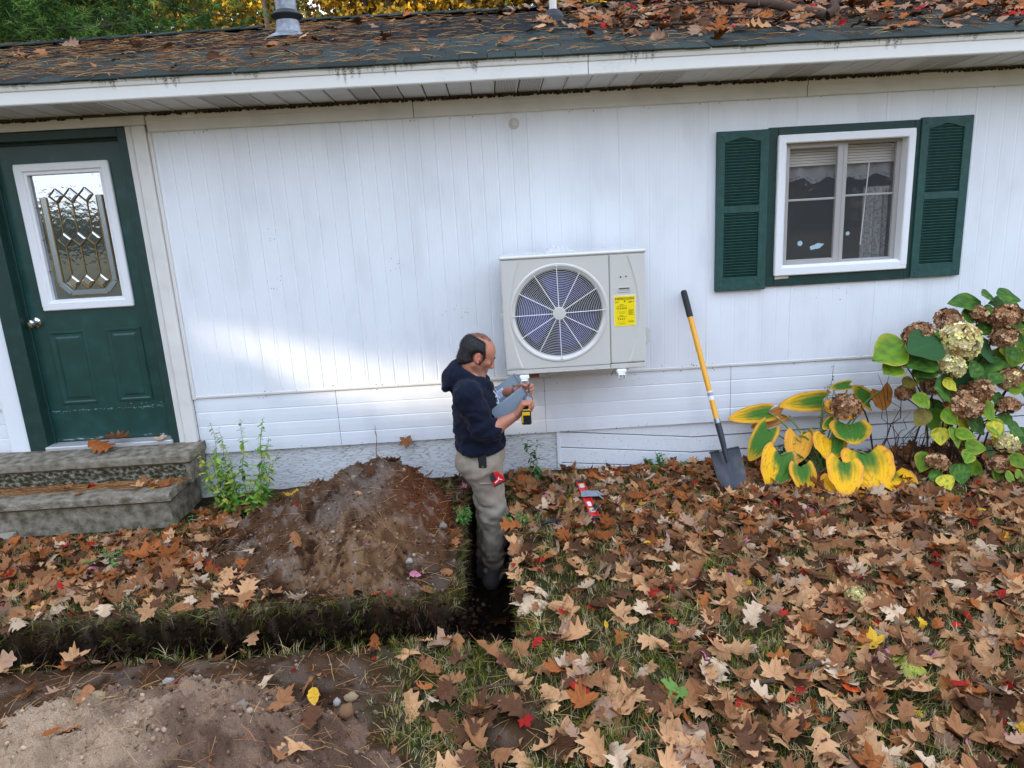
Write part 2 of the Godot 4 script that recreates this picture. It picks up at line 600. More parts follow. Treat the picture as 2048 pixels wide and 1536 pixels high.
	var crumb := lump(1, 0.3)
	for i in 900:
		var x := rr(-3.4, 3.8)
		if noise.get_noise_1d(x * 1.5) < -0.1 - rr(0, 0.3):
			continue
		tc.append(Transform3D(Basis.from_euler(Vector3(rr(0, 3), rr(0, 3), 0)).scaled(Vector3(rr(0.004, 0.012), rr(0.003, 0.008), 0.004)), Vector3(x, 2.452 - rr(0, 0.007), 0.03 + rr(0, 0.006))))
		cc.append(lin(rr(40, 80), rr(34, 60), rr(28, 46)))
	many("gap_debris", crumb, M.clod, tc, cc, H)
	# soffit boards
	var vent_tex := Image.create(32, 32, false, Image.FORMAT_RGB8)
	for x in 32:
		for y in 32:
			vent_tex.set_pixel(x, y, Color(0.24, 0.22, 0.2) if (x % 8 < 3 and y % 16 < 11) else Color(0.80, 0.78, 0.75))
	M.vented = mat(Color.WHITE, 0.5)
	M.vented.albedo_texture = ImageTexture.create_from_image(vent_tex)
	M.vented.uv1_triplanar = true
	M.vented.uv1_world_triplanar = true
	M.vented.uv1_scale = Vector3(28, 28, 14)
	var n := 0
	var x := -4.2
	while x < 4.6:
		var b := MB.new()
		b.cbox(Transform3D(Basis(Vector3.RIGHT, -0.047), Vector3(x + 0.070, 2.4785, 0.202)), Vector3(0.132, 0.008, 0.366), 0.003)
		var o := obj("soffit_board", b, M.vented if n % 6 in [1, 2] else M.soffit, H)
		b = MB.new()
		b.rod(Vector3(x + 0.130, 2.465, 0.03), Vector3(x + 0.130, 2.482, 0.384), 0.0050, 0.0050, 6)
		obj("bead", b, M.soffit, o)
		x += 0.138
		n += 1
	var soff := MB.new()
	soff.box(Vector3(-6.1, 2.494, -0.016), Vector3(6.5, 2.505, 0.384))
	obj("soffit_backing", soff, M.dark, H)
	# fascia in two lengths, a drip edge above
	M.fascia = mat(Color.WHITE, 0.5)
	M.fascia.albedo_texture = fascia_texture()
	for s: Array in [[-6.1, 0.598], [0.602, 6.5]]:
		var b := MB.new()
		var pr := [Vector2(2.480, 0.375), Vector2(2.480, 0.402), Vector2(2.486, 0.406), Vector2(2.549, 0.406), Vector2(2.552, 0.412), Vector2(2.557, 0.414), Vector2(2.588, 0.422)]
		for i in pr.size() - 1:
			var steps := 12
			for k in steps:
				var xa: float = lerpf(s[0], s[1], float(k) / steps)
				var xb: float = lerpf(s[0], s[1], float(k + 1) / steps)
				var v0: float = 1.0 - (pr[i].x - 2.476) / 0.113
				var v1: float = 1.0 - (pr[i + 1].x - 2.476) / 0.113
				b.quad_uv(Vector3(xa, pr[i].x, pr[i].y), Vector3(xb, pr[i].x, pr[i].y), Vector3(xb, pr[i + 1].x, pr[i + 1].y), Vector3(xa, pr[i + 1].x, pr[i + 1].y), Vector2(xa / 4.0, clampf(v0, 0.02, 0.98)), Vector2(xb / 4.0, clampf(v1, 0.02, 0.98)))
		obj("fascia_board", b, M.fascia, H)
	build_roof(H)
	build_door(H)
	build_window(H)
	# round cover on the wall
	var rc := MB.new()
	rc.lathe(Transform3D(Basis(Vector3.RIGHT, PI / 2), Vector3(0.188, 2.289, 0.0)), PackedVector2Array([Vector2(0.033, 0.0), Vector2(0.033, 0.006), Vector2(0.029, 0.010), Vector2(0.027, 0.006), Vector2(0.023, 0.006), Vector2(0.014, 0.013), Vector2(0.0, 0.015)]), 24)
	obj("round_cover", rc, mat(srgb(206, 202, 194), 0.6), H)
	# nail heads and chips along the laps
	var nt := []
	var nc := []
	for i in 120:
		var p := Vector3(rr(-2.0, 3.3), pick([0.69, 0.655, 0.285, 2.36, 2.345]), 0.004)
		nt.append(Transform3D(Basis().scaled(Vector3(1, 1, 0.5) * rr(0.0025, 0.0045)), p + Vector3(0, rr(-0.01, 0.01), 0)))
		nc.append(lin(150, 142, 135, rr(0.4, 1.0)))
	for q: Array in [[-1.39, 1.70, 0.05], [-1.40, 1.40, 0.06], [-0.62, 1.47, 0.05], [0.30, 0.62, 0.22], [0.9, 0.62, 0.2], [-0.25, 1.15, 0.1], [2.3, 1.12, 0.3]]:
		for i in 8:
			nt.append(Transform3D(Basis(Vector3.BACK, rr(0, 3)).scaled(Vector3(rr(0.0015, 0.005), rr(0.001, 0.003), 0.001)), Vector3(q[0] + rr(-1, 1) * q[2], q[1] + rr(-1, 1) * 0.05, -0.006 if q[1] < 0.66 else 0.0005)))
			nc.append(lin(140, 136, 132))
	many("nail_heads", crumb, M.clod, nt, nc, H)

func lump(sd: int, rough: float) -> ArrayMesh:   # a small uneven stone of radius 1
	var b := MB.new()
	var f := FastNoiseLite.new()
	f.seed = sd
	f.frequency = 0.9
	var rows := 5
	var cols := 8
	var p := []
	for i in rows + 1:
		var row := []
		for k in cols:
			var la := PI * i / rows - PI / 2
			var lo := TAU * k / cols
			var d := Vector3(cos(la) * cos(lo), sin(la), cos(la) * sin(lo))
			row.append(d * (1.0 + rough * f.get_noise_3dv(d * 1.6) * 1.6))
		p.append(row)
	for i in rows:
		for k in cols:
			var l := (k + 1) % cols
			var a: Vector3 = p[i][k]
			var c: Vector3 = p[i][l]
			var d: Vector3 = p[i + 1][l]
			var e: Vector3 = p[i + 1][k]
			if i > 0:
				b.trin(a, d, c, a.normalized(), d.normalized(), c.normalized())
			if i < rows - 1:
				b.trin(a, e, d, a.normalized(), e.normalized(), d.normalized())
	return b.mesh()

func build_roof(H: Node3D) -> void:
	# left part has its ridge lower and nearer than the right part
	var ridge := func(x: float) -> float:
		if x < -1.74:
			return lerpf(-1.68, -1.22, (-1.74 - x) / 2.2) if x > -4.2 else -1.19
		return lerpf(-1.68, -2.12, clampf((x + 1.74) / 0.16, 0, 1))
	var deck := MB.new()
	var x := -6.2
	while x < 6.6:
		var x2 := x + 0.2
		var r0: float = ridge.call(x)
		var r1: float = ridge.call(x2)
		deck.quad(Vector3(x, roof_y(EAVE_Z) - 0.012, EAVE_Z), Vector3(x2, roof_y(EAVE_Z) - 0.012, EAVE_Z), Vector3(x2, roof_y(r1) - 0.012, r1), Vector3(x, roof_y(r0) - 0.012, r0))
		deck.quad(Vector3(x2, roof_y(r1) - 0.012, r1), Vector3(x2, 2.47, -4.4), Vector3(x, 2.47, -4.4), Vector3(x, roof_y(r0) - 0.012, r0)) if false else deck.quad(Vector3(x, roof_y(r0) - 0.012, r0), Vector3(x2, roof_y(r1) - 0.012, r1), Vector3(x2, 2.47, -4.4), Vector3(x, 2.47, -4.4))
		x = x2
	for sx: float in [-6.1, 6.5]:
		var rz: float = ridge.call(sx)
		deck.tri(Vector3(sx, 2.44, EAVE_Z - 0.02), Vector3(sx, roof_y(rz) - 0.02, rz), Vector3(sx, 2.44, -4.4))
	var roof := obj("roof", deck, M.shingles[0], H)
	# shingles, each with its own butt edge; those nearest the eave singly, the rest of them in one part
	var shapes := []
	for k in 4:
		var b := MB.new()
		b.cbox(Transform3D(), Vector3(0.148 + 0.004 * k, 0.010, 0.165), 0.003)
		shapes.append(b.mesh())
	var tilt := Basis(Vector3.RIGHT, atan(SLOPE) + 0.035)
	var singles := 0
	var rest := []
	var rest_c := []
	for row in 17:
		var z0 := EAVE_Z + 0.006 - row * 0.14 / sqrt(1.0 + SLOPE * SLOPE)
		var xx := -4.3 + (0.08 if row % 2 else 0.0) + rr(-0.02, 0.02)
		while xx < 5.2:
			var zc := z0 - 0.070
			var rz: float = ridge.call(xx)
			if zc < rz:
				xx += 0.155
				continue
			var t := Transform3D(tilt * Basis(Vector3.UP, rr(-0.012, 0.012)), Vector3(xx + 0.075, roof_y(zc) + 0.006 + rr(-0.0015, 0.003), zc))
			if row < 8 and singles < 300 and xx > -3.0 and xx < 3.4 and row < 7:
				put("shingle", shapes[rng.randi() % 4], M.shingles[rng.randi() % 6], Transform3D(t.basis, t.origin), roof)
				singles += 1
			else:
				rest.append(t)
				rest_c.append(lin(40, 48, 46, rr(0.6, 1.6)))
			xx += 0.155
	M.shingle_rest = tri_tex(vmat(0.9), M.grit, Vector3(4, 4, 4), M.grit, 0.1)
	many("shingles_beyond", shapes[1], M.shingle_rest, rest, rest_c, roof)
	# ridge caps
	for i in 60:
		var cx := -4.2 + i * 0.16
		var rz: float = ridge.call(cx)
		if cx > -1.8 and cx < -1.5:
			continue
		var b := MB.new()
		b.cbox(Transform3D(Basis(Vector3.RIGHT, atan(SLOPE)) * Basis(Vector3.BACK, 0.05), Vector3(cx, roof_y(rz) + 0.014, rz + 0.05)), Vector3(0.16, 0.012, 0.15), 0.003)
		b.cbox(Transform3D(Basis(Vector3.RIGHT, -atan(SLOPE)) * Basis(Vector3.BACK, 0.05), Vector3(cx, roof_y(rz) + 0.014, rz - 0.08)), Vector3(0.16, 0.012, 0.15), 0.003)
		obj("ridge_cap", b, M.shingles[i % 6], roof)
	# stove pipe and plumbing vent
	var fz := -1.27
	var fx := -1.43
	var fy := roof_y(fz)
	var p := MB.new()
	p.rod(Vector3(fx, fy - 0.05, fz), Vector3(fx, fy + 1.2, fz), 0.078, 0.078, 24)
	var pipe := obj("stove_pipe", p, M.zinc, H)
	p = MB.new()
	p.lathe(Transform3D(Basis(), Vector3(fx, fy, fz)), PackedVector2Array([Vector2(0.079, 0.09), Vector2(0.118, 0.125), Vector2(0.121, 0.132), Vector2(0.098, 0.15), Vector2(0.079, 0.165)]), 28)
	obj("storm_collar", p, M.rubber, pipe)
	p = MB.new()
	p.lathe(Transform3D(Basis(), Vector3(fx, fy, fz)), PackedVector2Array([Vector2(0.22, -0.05), Vector2(0.10, 0.01), Vector2(0.088, 0.06), Vector2(0.081, 0.12)]), 28)
	obj("flashing", p, M.zinc, pipe)
	p = MB.new()
	p.lathe(Transform3D(Basis(), Vector3(fx, fy, fz)), PackedVector2Array([Vector2(0.079, 0.42), Vector2(0.083, 0.423), Vector2(0.083, 0.45), Vector2(0.079, 0.453)]), 28)
	obj("pipe_joint", p, M.zinc, pipe)
	var vz := -1.216
	var vx := 0.576
	p = MB.new()
	p.rod(Vector3(vx, roof_y(vz) - 0.03, vz), Vector3(vx, roof_y(vz) + 0.45, vz), 0.028, 0.028, 18)
	var vent := obj("vent_pipe", p, mat(srgb(214, 206, 190), 0.5), H)
	p = MB.new()
	p.lathe(Transform3D(Basis(), Vector3(vx, roof_y(vz), vz)), PackedVector2Array([Vector2(0.088, -0.02), Vector2(0.078, 0.03), Vector2(0.052, 0.075), Vector2(0.029, 0.085)]), 20)
	obj("vent_boot", p, M.rubber, vent)

func build_door(H: Node3D) -> void:
	var d := MB.new()
	var z := -0.06
	# slab with a glass opening: built from rails and stiles
	for b: Array in [[-3.045, -2.93, 0.41, 2.33], [-2.345, -2.232, 0.41, 2.33], [-2.93, -2.345, 2.20, 2.33], [-2.93, -2.345, 0.41, 1.31]]:
		d.box(Vector3(b[0], b[2], z - 0.045), Vector3(b[1], b[3], z))
	var door := obj("door", d, M.green, H)
	d = MB.new()
	d.box(Vector3(-3.17, 0.36, -0.09), Vector3(-3.052, 2.39, 0.024), 0.003)
	d.box(Vector3(-2.226, 0.36, -0.09), Vector3(-2.177, 2.39, 0.024), 0.003)
	d.box(Vector3(-3.052, 2.338, -0.09), Vector3(-2.226, 2.39, 0.024), 0.003)
	d.box(Vector3(-3.06, 0.38, -0.058), Vector3(-3.035, 2.34, -0.045), 0.002)
	d.box(Vector3(-2.243, 0.38, -0.058), Vector3(-2.222, 2.34, -0.045), 0.002)
	d.box(Vector3(-3.04, 2.322, -0.058), Vector3(-2.24, 2.34, -0.045), 0.002)
	obj("door_frame", d, M.green_casing, door)
	# two raised panels below the glass
	for s: Array in [[-2.94, -2.70], [-2.565, -2.335]]:
		d = MB.new()
		var lo := Vector3(s[0], 0.665, z)
		var hi := Vector3(s[1], 1.165, z)
		var ring := func(inset: float, zz: float) -> Array:
			return [Vector3(lo.x + inset, lo.y + inset, zz), Vector3(hi.x - inset, lo.y + inset, zz), Vector3(hi.x - inset, hi.y - inset, zz), Vector3(lo.x + inset, hi.y - inset, zz)]
		var prof := [[0.0, z + 0.001], [0.006, z + 0.008], [0.016, z + 0.008], [0.024, z + 0.0015], [0.040, z + 0.0015], [0.052, z + 0.007]]
		for i in prof.size() - 1:
			var a: Array = ring.call(prof[i][0], prof[i][1])
			var c: Array = ring.call(prof[i + 1][0], prof[i + 1][1])
			for k in 4:
				d.quad(a[k], a[(k + 1) % 4], c[(k + 1) % 4], c[k])
		var e: Array = ring.call(0.052, z + 0.007)
		d.quad(e[0], e[1], e[2], e[3])
		obj("raised_panel", d, M.green, door)
	# scuffs on the paint and the worn line of an old kick plate
	var st := []
	var sc := []
	var chip := lump(4, 0.5)
	for i in 130:
		var q := Vector3(rr(-3.03, -2.25), 0.62 + rr(-0.004, 0.004), z + 0.0005)
		var sz := Vector3(rr(0.002, 0.009), rr(0.001, 0.003), 0.0012)
		if i > 80:
			q = Vector3(pick([-2.97, -2.38, -2.30, -2.45]) + rr(-0.05, 0.05), 0.63 + rr(-0.03, 0.03), z + 0.0005)
		if i > 110:
			q = Vector3(rr(-3.03, -2.25), 0.415 + rr(0, 0.01), z + 0.0005)
			sz = Vector3(rr(0.01, 0.03), 0.003, 0.0012)
		st.append(Transform3D(Basis().scaled(sz), q)); sc.append(lin(120, 150, 150, rr(0.5, 1.1)))
	many("scuffs", chip, M.clod, st, sc, door)
	# white frame round the glass
	d = MB.new()
	var fr := [[-2.93, -2.345, 2.165, 2.213], [-2.93, -2.345, 1.30, 1.352]]
	for b: Array in fr:
		d.box(Vector3(b[0], b[2], z - 0.05), Vector3(b[1], b[3], z + 0.018), 0.006)
	for b: Array in [[-2.932, -2.878], [-2.394, -2.343]]:
		d.box(Vector3(b[0], 1.32, z - 0.05), Vector3(b[1], 2.20, z + 0.0195), 0.006)
	d.box(Vector3(-2.892, 1.338, z - 0.05), Vector3(-2.86, 2.18, z + 0.008), 0.003)
	d.box(Vector3(-2.412, 1.338, z - 0.05), Vector3(-2.38, 2.18, z + 0.008), 0.003)
	d.box(Vector3(-2.89, 2.145, z - 0.05), Vector3(-2.38, 2.18, z + 0.0075), 0.003)
	d.box(Vector3(-2.89, 1.34, z - 0.05), Vector3(-2.38, 1.366, z + 0.0075), 0.003)
	obj("glass_frame", d, M.vinyl, door)
	# leaded glass: wavy outer field, clear diamonds, gold cames
	M.door_glass = mat(srgb(156, 164, 170), 0.04, 0.85)
	var wav := ntex(0.02, [], 91, 0, 3, 512)
	wav.as_normal_map = true
	wav.bump_strength = 1.2
	M.door_glass.normal_enabled = true
	M.door_glass.normal_texture = wav
	M.door_glass.normal_scale = 0.22
	M.door_glass.uv1_triplanar = true
	M.door_glass.uv1_world_triplanar = true
	M.door_glass.uv1_scale = Vector3(2.2, 2.2, 2.2)
	M.bevel = mat(srgb(205, 210, 214), 0.03, 0.9)
	M.gray_glass = mat(srgb(150, 160, 164), 0.25, 0.6)
	d = MB.new()
	d.box(Vector3(-2.87, 1.355, z - 0.032), Vector3(-2.39, 2.16, z - 0.022))
	obj("pane", d, M.door_glass, door)
	var gz := z - 0.017
	var cx := -2.628
	var bar := func(a: Vector2, b: Vector2, wd: float, m: Material, nm: String) -> void:
		var q := MB.new()
		var dd := b - a
		q.cbox(Transform3D(Basis(Vector3.BACK, dd.angle()), Vector3((a.x + b.x) * 0.5, (a.y + b.y) * 0.5, gz)), Vector3(dd.length(), wd, 0.008), 0.002)
		obj(nm, q, m, door)
	for s: float in [-1.0, 1.0]:
		for o: float in [0.155, 0.195]:
			bar.call(Vector2(cx + s * o, 1.47), Vector2(cx + s * o, 2.01), 0.005, M.brass, "came")
		bar.call(Vector2(cx + s * 0.175, 1.47), Vector2(cx + s * 0.175, 2.01), 0.032, M.gray_glass, "glass_strip")
		bar.call(Vector2(cx + s * 0.175, 1.47), Vector2(cx + s * 0.115, 1.405), 0.032, M.gray_glass, "glass_strip")
		bar.call(Vector2(cx + s * 0.195, 1.55), Vector2(cx + s * 0.24, 1.55), 0.005, M.brass, "came")
		bar.call(Vector2(cx + s * 0.195, 1.75), Vector2(cx + s * 0.24, 1.75), 0.005, M.brass, "came")
		bar.call(Vector2(cx + s * 0.195, 1.95), Vector2(cx + s * 0.24, 1.95), 0.005, M.brass, "came")
	bar.call(Vector2(cx - 0.115, 1.405), Vector2(cx + 0.115, 1.405), 0.03, M.gray_glass, "glass_strip")
	bar.call(Vector2(cx - 0.12, 1.388), Vector2(cx + 0.12, 1.388), 0.005, M.brass, "came")
	for c: float in [-0.092, 0.0, 0.092]:
		for y: float in [1.475, 1.745, 2.015]:
			var r := 0.046
			var q := MB.new()
			var top := Vector3(cx + c, y, gz + 0.008)
			var cor := [Vector3(cx + c + r, y, gz), Vector3(cx + c, y + r, gz), Vector3(cx + c - r, y, gz), Vector3(cx + c, y - r, gz)]
			for k in 4:
				var a: Vector3 = cor[k]
				var b: Vector3 = cor[(k + 1) % 4]
				q.quad(a, b, b.lerp(top, 0.35) + Vector3(0, 0, 0.003), a.lerp(top, 0.35) + Vector3(0, 0, 0.003))
			q.quad(cor[0].lerp(top, 0.35) + Vector3(0, 0, 0.003), cor[1].lerp(top, 0.35) + Vector3(0, 0, 0.003), cor[2].lerp(top, 0.35) + Vector3(0, 0, 0.003), cor[3].lerp(top, 0.35) + Vector3(0, 0, 0.003))
			obj("bevel", q, M.door_glass if y > 1.9 else M.bevel, door)
			for k in 4:
				var a: Vector3 = cor[k]
				var b: Vector3 = cor[(k + 1) % 4]
				bar.call(Vector2(a.x, a.y), Vector2(b.x, b.y), 0.0045, M.brass, "came")
		bar.call(Vector2(cx + c, 1.521), Vector2(cx + c, 1.699), 0.0042, M.brass, "came")
		bar.call(Vector2(cx + c, 1.791), Vector2(cx + c, 1.969), 0.0042, M.brass, "came")
	# knob
	d = MB.new()
	var kt := Transform3D(Basis(Vector3.RIGHT, PI / 2), Vector3(-3.0, 1.228, z))
	d.lathe(kt, PackedVector2Array([Vector2(0.034, 0.0), Vector2(0.033, 0.006), Vector2(0.016, 0.012), Vector2(0.012, 0.022), Vector2(0.014, 0.030), Vector2(0.025, 0.040), Vector2(0.027, 0.052), Vector2(0.024, 0.062), Vector2(0.012, 0.066), Vector2(0.0, 0.066)]), 24)
	obj("door_knob", d, M.chrome, door)
	# threshold
	d = MB.new()
	d.box(Vector3(-3.06, 0.372, -0.10), Vector3(-2.215, 0.402, 0.045), 0.006)
	obj("threshold", d, mat(srgb(196, 194, 192), 0.45, 0.4), door)
	# white casing boards beside and above the door
	d = MB.new()
	d.box(Vector3(-2.134, 0.37, -0.01), Vector3(-2.052, 2.3925, 0.036), 0.006)
	d.box(Vector3(-2.176, 0.37, -0.01), Vector3(-2.137, 2.3925, 0.022), 0.003)
	obj("door_casing", d, M.trim, H)
	d = MB.new()
	d.box(Vector3(-2.05, 0.66, -0.01), Vector3(-2.028, 2.352, 0.012), 0.003)
	obj("corner_bead", d, M.trim, H)
	d = MB.new()
	d.box(Vector3(-3.30, 2.394, -0.01), Vector3(-2.045, 2.451, 0.030), 0.003)
	obj("door_casing", d, M.trim, H)
	d = MB.new()
	d.box(Vector3(-3.30, 0.25, -0.01), Vector3(-3.173, 2.392, 0.014), 0.003)
	obj("door_casing", d, M.siding, H)

func build_window(H: Node3D) -> void:
	var d := MB.new()
	for b: Array in [[1.777, 1.834, 1.19, 2.18], [2.696, 2.738, 1.19, 2.18], [1.834, 2.696, 2.128, 2.18], [1.834, 2.696, 1.19, 1.262]]:
		d.box(Vector3(b[0], b[2], -0.012), Vector3(b[1], b[3], 0.022), 0.003)
	var win := obj("window", d, M.green_casing, H)
	d = MB.new()
	for b: Array in [[1.83, 2.70, 2.08, 2.131], [1.83, 2.70, 1.257, 1.312]]:
		d.box(Vector3(b[0], b[2], -0.07), Vector3(b[1], b[3], 0.044), 0.006)
	for b: Array in [[1.829, 1.878], [2.654, 2.701]]:
		d.box(Vector3(b[0], 1.28, -0.07), Vector3(b[1], 2.11, 0.0455), 0.006)
	d.box(Vector3(1.87, 1.30, -0.07), Vector3(1.892, 2.09, 0.020), 0.003)
	d.box(Vector3(1.88, 1.30, -0.07), Vector3(2.66, 1.322, 0.021), 0.003)
	obj("window_frame", d, M.vinyl, win)
	# sliding sash on the left, fixed light on the right
	d = MB.new()
	for b: Array in [[1.893, 1.925, 1.322, 2.08], [2.232, 2.268, 1.322, 2.08], [1.925, 2.232, 2.048, 2.08], [1.925, 2.232, 1.322, 1.352]]:
		d.box(Vector3(b[0], b[2], -0.035), Vector3(b[1], b[3], -0.008), 0.003)
	d.box(Vector3(2.269, 1.322, -0.05), Vector3(2.298, 2.08, -0.012), 0.003)
	for b: Array in [[2.298, 2.654, 2.062, 2.08], [2.298, 2.654, 1.322, 1.336], [2.622, 2.654, 1.336, 2.062]]:
		d.box(Vector3(b[0], b[2], -0.055), Vector3(b[1], b[3], -0.03), 0.003)
	obj("sash", d, M.sash, win)
	d = MB.new()
	d.box(Vector3(1.925, 1.724, -0.026), Vector3(2.232, 1.738, -0.016), 0.003)
	obj("muntin", d, M.sash, win)
	d = MB.new()
	d.box(Vector3(2.298, 1.735, -0.048), Vector3(2.622, 1.749, -0.038), 0.003)
	obj("muntin", d, M.sash, win)
	for b: Array in [[1.925, 2.232, 1.352, 2.048, -0.02], [2.298, 2.622, 1.336, 2.062, -0.044]]:
		d = MB.new()
		d.quad(Vector3(b[0], b[2], b[4]), Vector3(b[1], b[2], b[4]), Vector3(b[1], b[3], b[4]), Vector3(b[0], b[3], b[4]))
		obj("pane", d, M.pane, win)
	# a scrap of tape and scuffs below the frame
	d = MB.new()
	d.cbox(Transform3D(Basis(Vector3.BACK, 0.05), Vector3(1.885, 1.248, 0.0235)), Vector3(0.09, 0.022, 0.002))
	obj("tape", d, mat(srgb(205, 186, 172), 0.8), win)
	# shutters
	var slat := MB.new()
	slat.cbox(Transform3D(Basis(Vector3.RIGHT, 0.62), Vector3.ZERO), Vector3(0.222, 0.022, 0.0045), 0.0015)
	var sm := slat.mesh()
	for sx: Array in [[1.447, 1.776, 1.178, 2.172, "left"], [2.736, 3.064, 1.194, 2.190, "right"]]:
		var x0: float = sx[0]
		var x1: float = sx[1]
		var y0: float = sx[2]
		var y1: float = sx[3]
		var b := MB.new()
		var zf := 0.034
		b.box(Vector3(x0, y0, 0.004), Vector3(x0 + 0.050, y1, zf), 0.003)
		b.box(Vector3(x1 - 0.056, y0, 0.004), Vector3(x1, y1, zf), 0.003)
		b.box(Vector3(x0 + 0.048, y0, 0.004), Vector3(x1 - 0.054, y0 + 0.088, zf - 0.0005), 0.002)
		b.box(Vector3(x0 + 0.048, y0 + 0.495, 0.004), Vector3(x1 - 0.054, y0 + 0.540, zf - 0.0005), 0.002)
		# arched head rail
		var poly := PackedVector2Array()
		for i in 17:
			var u := i / 16.0
			poly.append(Vector2(lerpf(x0 + 0.048, x1 - 0.054, u), y1 - 0.066 + 0.024 * sin(PI * u) ** 2))
		poly.append(Vector2(x1 - 0.054, y1 - 0.001))
		poly.append(Vector2(x0 + 0.048, y1 - 0.001))
		b.prism(poly, Transform3D(Basis(), Vector3(0, 0, 0.004)), zf - 0.0045)
		b.box(Vector3(x0 + 0.01, y0 + 0.01, 0.003), Vector3(x1 - 0.01, y1 - 0.01, 0.009))
		b.box(Vector3((x0 + x1) * 0.5 - 0.003, y0 + 0.05, 0.009), Vector3((x0 + x1) * 0.5 + 0.001, y1 - 0.05, 0.017))
		var sh := obj("shutter", b, M.shutter, H)
		for r: Array in [[y0 + 0.10, y0 + 0.49], [y0 + 0.555, y1 - 0.050]]:
			var y: float = r[0]
			while y < r[1]:
				put("slat", sm, M.shutter, Transform3D(Basis(Vector3.BACK, rr(-0.002, 0.002)), Vector3((x0 + x1) * 0.5 - 0.003, y, 0.021)), sh)
				y += 0.0182
		for cx: float in [x0 + 0.03, x1 - 0.035]:
			for cy: float in [y0 + 0.035, y1 - 0.03]:
				var q := MB.new()
				q.lathe(Transform3D(Basis(Vector3.RIGHT, PI / 2), Vector3(cx, cy, zf - 0.001)), PackedVector2Array([Vector2(0.007, 0), Vector2(0.006, 0.003), Vector2(0, 0.005)]), 10)
				obj("screw", q, M.shutter, sh)
	# what hangs in the window: a blind, a lace valance and two side curtains
	var cloth := vmat(0.9)
	cloth.backlight = Color(0.3, 0.3, 0.3)
	var bl := thing("window_blind", "raised beige slat blind at the top of the window", "blind", Vector3(2.28, 1.93, -0.10))
	for i in 9:
		var b := MB.new()
		b.cbox(Transform3D(Basis(Vector3.RIGHT, 0.2), Vector3(2.27, 2.085 - i * 0.017, -0.095)), Vector3(0.76, 0.014, 0.012), 0.002)
		obj("blind_slat", b, mat(srgb(196, 188, 176), 0.6), bl)
	var wand := MB.new()
	wand.rod(Vector3(2.475, 1.94, -0.082), Vector3(2.45, 1.42, -0.085), 0.0035, 0.0035, 6)
	obj("wand", wand, mat(srgb(215, 210, 200), 0.5), bl)
	tag(obj("valance", drape(1.86, 2.66, 2.0, 1.84, -0.125, 5.5, 0.016, true), cloth), "white lace valance with scalloped edge hanging below the window blind", "curtain")
	tag(obj("side_curtain", drape(1.87, 1.955, 1.76, 1.30, -0.13, 2.0, 0.01, false), cloth), "narrow printed side curtain at the left edge of the window", "curtain")
	tag(obj("side_curtain", drape(2.47, 2.64, 1.79, 1.30, -0.13, 3.0, 0.014, false), cloth), "white printed side curtain at the right of the window behind the blind wand", "curtain")
	# stickers on the inside of the pane
	for s: Array in [[2.02, 1.455, 0.018, "small pale blue flower sticker on the lower left window pane", 0], [2.13, 1.43, 0.04, "pale blue cloud sticker low on the left window pane", 1], [2.345, 1.50, 0.014, "blue flower sticker low on the right window pane", 0]]:
		var b := MB.new()
		var poly := PackedVector2Array()
		for i in 40:
			var a := TAU * i / 40.0
			var r: float = s[2] * (0.75 + 0.25 * absf(cos(a * 2.5)))
			poly.append(Vector2(cos(a) * r * (1.25 if s[4] else 1.0), sin(a) * r * (0.45 if s[4] else 1.0)))
		b.prism(poly, Transform3D(Basis(Vector3.BACK, 0.25 if s[4] else 0.0), Vector3(s[0], s[1], -0.027 if s[0] < 2.25 else -0.052)), 0.001)
		tag(obj("window_sticker", b, mat(srgb(170, 196, 206), 0.7)), s[3], "sticker")

func drape(x0: float, x1: float, y1: float, y0: float, z: float, folds: float, amp: float, scallop: bool) -> MB:
	var b := MB.new()
	var nx := 80
	var ny := 40
	var at := func(i: int, k: int) -> Vector3:
		var u := float(i) / nx
		var v := float(k) / ny
		var low := y0 + (0.02 * absf(sin(u * 9.0)) + 0.012 * sin(u * 31.0) if scallop else 0.0)
		return Vector3(lerpf(x0, x1, u), lerpf(low, y1, v), z + amp * sin(u * TAU * folds + 0.6 * v) * (0.6 + 0.4 * (1.0 - v)))
	for i in nx:
		for k in ny:
			var p: Vector3 = at.call(i, k)
			var spot := fine.get_noise_2d(p.x * 45.0, p.y * 45.0)
			b.col = lin(128, 126, 124)
			if spot > 0.12 and (k < 7 if scallop else true):
				b.col = lin(104, 103, 106)
			b.quad(p, at.call(i + 1, k), at.call(i + 1, k + 1), at.call(i, k + 1))
	return b

# --- the lie of the land ---------------------------------------------------------------------------------------------
func trench_d(x: float, z: float) -> float:   # depth below the lawn inside the L-shaped trench, 0 outside
	var wob := 0.018 * noise.get_noise_2d(x * 5.0, z * 5.0) + 0.010 * noise.get_noise_2d(x * 17.0 + 50.0, z * 17.0)
	var a := minf(x + 0.250 + wob, -x + 0.022 + wob)         # the arm that runs out from the wall
	a = minf(a, minf(z - 0.02, 2.0 - z + wob))
	var b := minf(z - 1.60 + wob - 0.006 * x, 1.950 - z + wob)        # the arm that runs left along the house
	b = minf(b, -0.06 - x)
	var d := 0.0
	if a > 0.0:
		d = maxf(d, 0.52 * sstep(0.0, 0.032, a))
	if b > 0.0:
		d = maxf(d, 0.40 * sstep(0.0, 0.05, b))
	if d > 0.2:
		d += 0.02 * noise.get_noise_2d(x * 9.0, z * 9.0)
	return d

func edge_lip(x: float, z: float) -> float:   # how near the lawn's cut edge is
	var a := maxf(maxf(-0.24 - x, x - 0.012), maxf(-z, z - 1.985))
	var b := maxf(maxf(1.60 - z, z - 1.968), x + 0.06)
	return minf(a, b)

